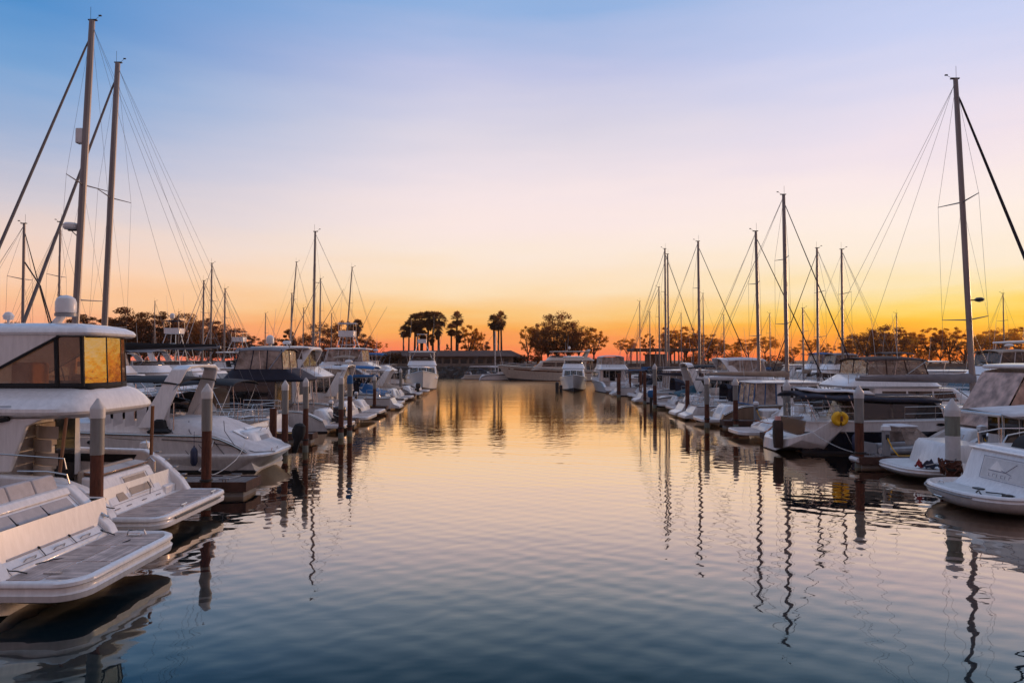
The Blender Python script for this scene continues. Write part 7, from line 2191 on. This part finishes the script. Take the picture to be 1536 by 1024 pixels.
def dock_box(x, y, z, rz):
    b = thing('dock_box', 'white dock storage box standing on a finger dock', 'dock box', (x, y, z), rz, 'dock boxes on the finger docks')
    MB().loft([ring(rr(-0.52, 0.52, 0.5, 0.06, 0.06, 3), 0), ring(rr(-0.58, 0.58, 0.58, 0.06, 0.06, 3), 0.52)]).build('body', 'gelcoat', b)
    MB().loft([ring(rr(-0.62, 0.62, 0.64, 0.08, 0.08, 3), 0.51), ring(rr(-0.62, 0.62, 0.64, 0.08, 0.08, 3), 0.58), ring(rr(-0.5, 0.5, 0.4, 0.08, 0.08, 3), 0.70)]).build('lid', 'gelcoat', b)


for x, y in ((-12.2, 34.3), (-12.4, 42.7), (-12.6, 54.1), (-20.6, 21.2), (20.6, 26.3), (15.2, 41.5), (15.4, 52.1), (16.0, 63.7)):
    dock_box(x, y, 0.45, random.uniform(-0.2, 0.2))


def pedestal(x, y, z):
    b = thing('power_pedestal', 'grey power pedestal standing on a finger dock', 'power pedestal', (x, y, z), 0, 'power pedestals on the docks')
    MB().loft([ring(rr(-0.12, 0.12, 0.22, 0.03, 0.03, 3), 0), ring(rr(-0.11, 0.11, 0.20, 0.03, 0.03, 3), 0.95)]).build('body', 'grey_plastic', b)
    MB().loft([ring(rr(-0.15, 0.15, 0.26, 0.04, 0.04, 3), 0.95), ring(rr(-0.13, 0.13, 0.24, 0.04, 0.04, 3), 1.10), ring(rr(-0.06, 0.06, 0.12, 0.03, 0.03, 3), 1.14)]).build('cap', 'radome_white', b)
    MB().box(-0.06, 0.06, -0.128, -0.10, 0.62, 0.80).build('socket_panel', 'black_plastic', b)
    MB().tube([(0, -0.12, 0.66), (0.1, -0.25, 0.3), (0.3, -0.3, 0.03), (0.9, -0.2, 0.03), (1.2, 0.1, 0.03)], 0.02, 6).build('shore_cable', 'buoy_yellow', b)


for x, y in ((-11.0, 21.1), (-11.6, 34.2), (-11.0, 42.6), (-12.0, 54.0), (14.0, 26.3), (17.6, 26.3), (14.4, 41.4), (16.6, 52.0), (14.6, 34.25)):
    pedestal(x, y, 0.43)


def line(lab, pts, m='rope_white', r=0.014, name='mooring_line'):
    # a slack rope hung between its points
    out = []
    for a, b in zip(pts[:-1], pts[1:]):
        a, b = Vector(a), Vector(b)
        for i in range(8):
            f = i / 8
            p = a.lerp(b, f)
            p.z -= 0.18 * (a - b).length * f * (1 - f)
            out.append(p)
    out.append(Vector(pts[-1]))
    tag(MB().tube(out, r, 5).build(name, m), lab, 'rope')


line('pale rope from the sleek cruiser stern down to the near finger dock', [(-9.5, 25.0, 1.05), (-9.0, 22.6, 0.7), (-9.2, 21.6, 0.48)])
line('pale rope looped over the end of the near port finger dock', [(-10.6, 25.0, 1.2), (-9.8, 22.0, 0.55), (-8.3, 21.5, 0.47), (-8.9, 20.9, 0.47)])
line('dark rope from the amber windowed yacht platform to the near port pile', [(-8.75, 15.5, 0.75), (-8.72, 14.95, 0.95)], 'rope_dark')
line('dark rope lying across the nearest teak platform', [(-8.25, 11.1, 0.72), (-7.8, 12.0, 0.62), (-7.2, 13.3, 0.62)], 'rope_dark', 0.011)
line('dark rope from the nearest sun-pad stern to the near port pile', [(-8.15, 13.9, 1.0), (-8.66, 14.62, 1.1)], 'rope_dark')
line('dark rope from the nearest starboard cruiser to the thick banded pile', [(13.2, 21.2, 0.95), (14.0, 22.15, 0.9)], 'rope_dark')
line('pale rope from the awning boat stern to the thick banded pile', [(13.6, 23.1, 0.55), (14.05, 22.6, 0.85)])
line('pale rope from the navy sailboat stern to the starboard finger dock', [(12.4, 29.75, 1.2), (13.0, 26.8, 0.5)])
line('pale rope from the navy sailboat quarter to its dock pile', [(14.6, 29.65, 1.35), (13.25, 26.5, 1.0)])
line('orange line drooping from the low runabout to the pile off the navy stern', [(12.2, 35.2, 1.0), (13.2, 34.2, 0.9), (15.5, 34.3, 0.6)], 'rope_orange', 0.02)
line('pale rope from the white notched stern to the blue capped pile', [(-9.9, 38.6, 1.1), (-8.9, 37.2, 1.0)])
line('pale rope from the twin domed radar cruiser to the pale leaning pile', [(-10.2, 44.2, 1.2), (-9.9, 46.5, 1.0)])

# ------------------------------------------------------------------ evening haze: one closed box of thin air round the whole scene
HAZE = 0.00010
if HAZE:
    hz = MB().box(-920, 920, -72, 860, -7.5, 40).build('haze', None)
    hm = bpy.data.materials.new('haze')
    hm.use_nodes = True
    t = hm.node_tree
    t.nodes.clear()
    o_ = t.nodes.new('ShaderNodeOutputMaterial')
    pv = t.nodes.new('ShaderNodeVolumePrincipled')
    pv.inputs['Color'].default_value = (1.0, 0.80, 0.66, 1)
    pv.inputs['Density'].default_value = HAZE
    pv.inputs['Anisotropy'].default_value = 0.55
    t.links.new(pv.outputs[0], o_.inputs['Volume'])
    hz.data.materials.append(hm)
    tag(hz, kind='stuff')
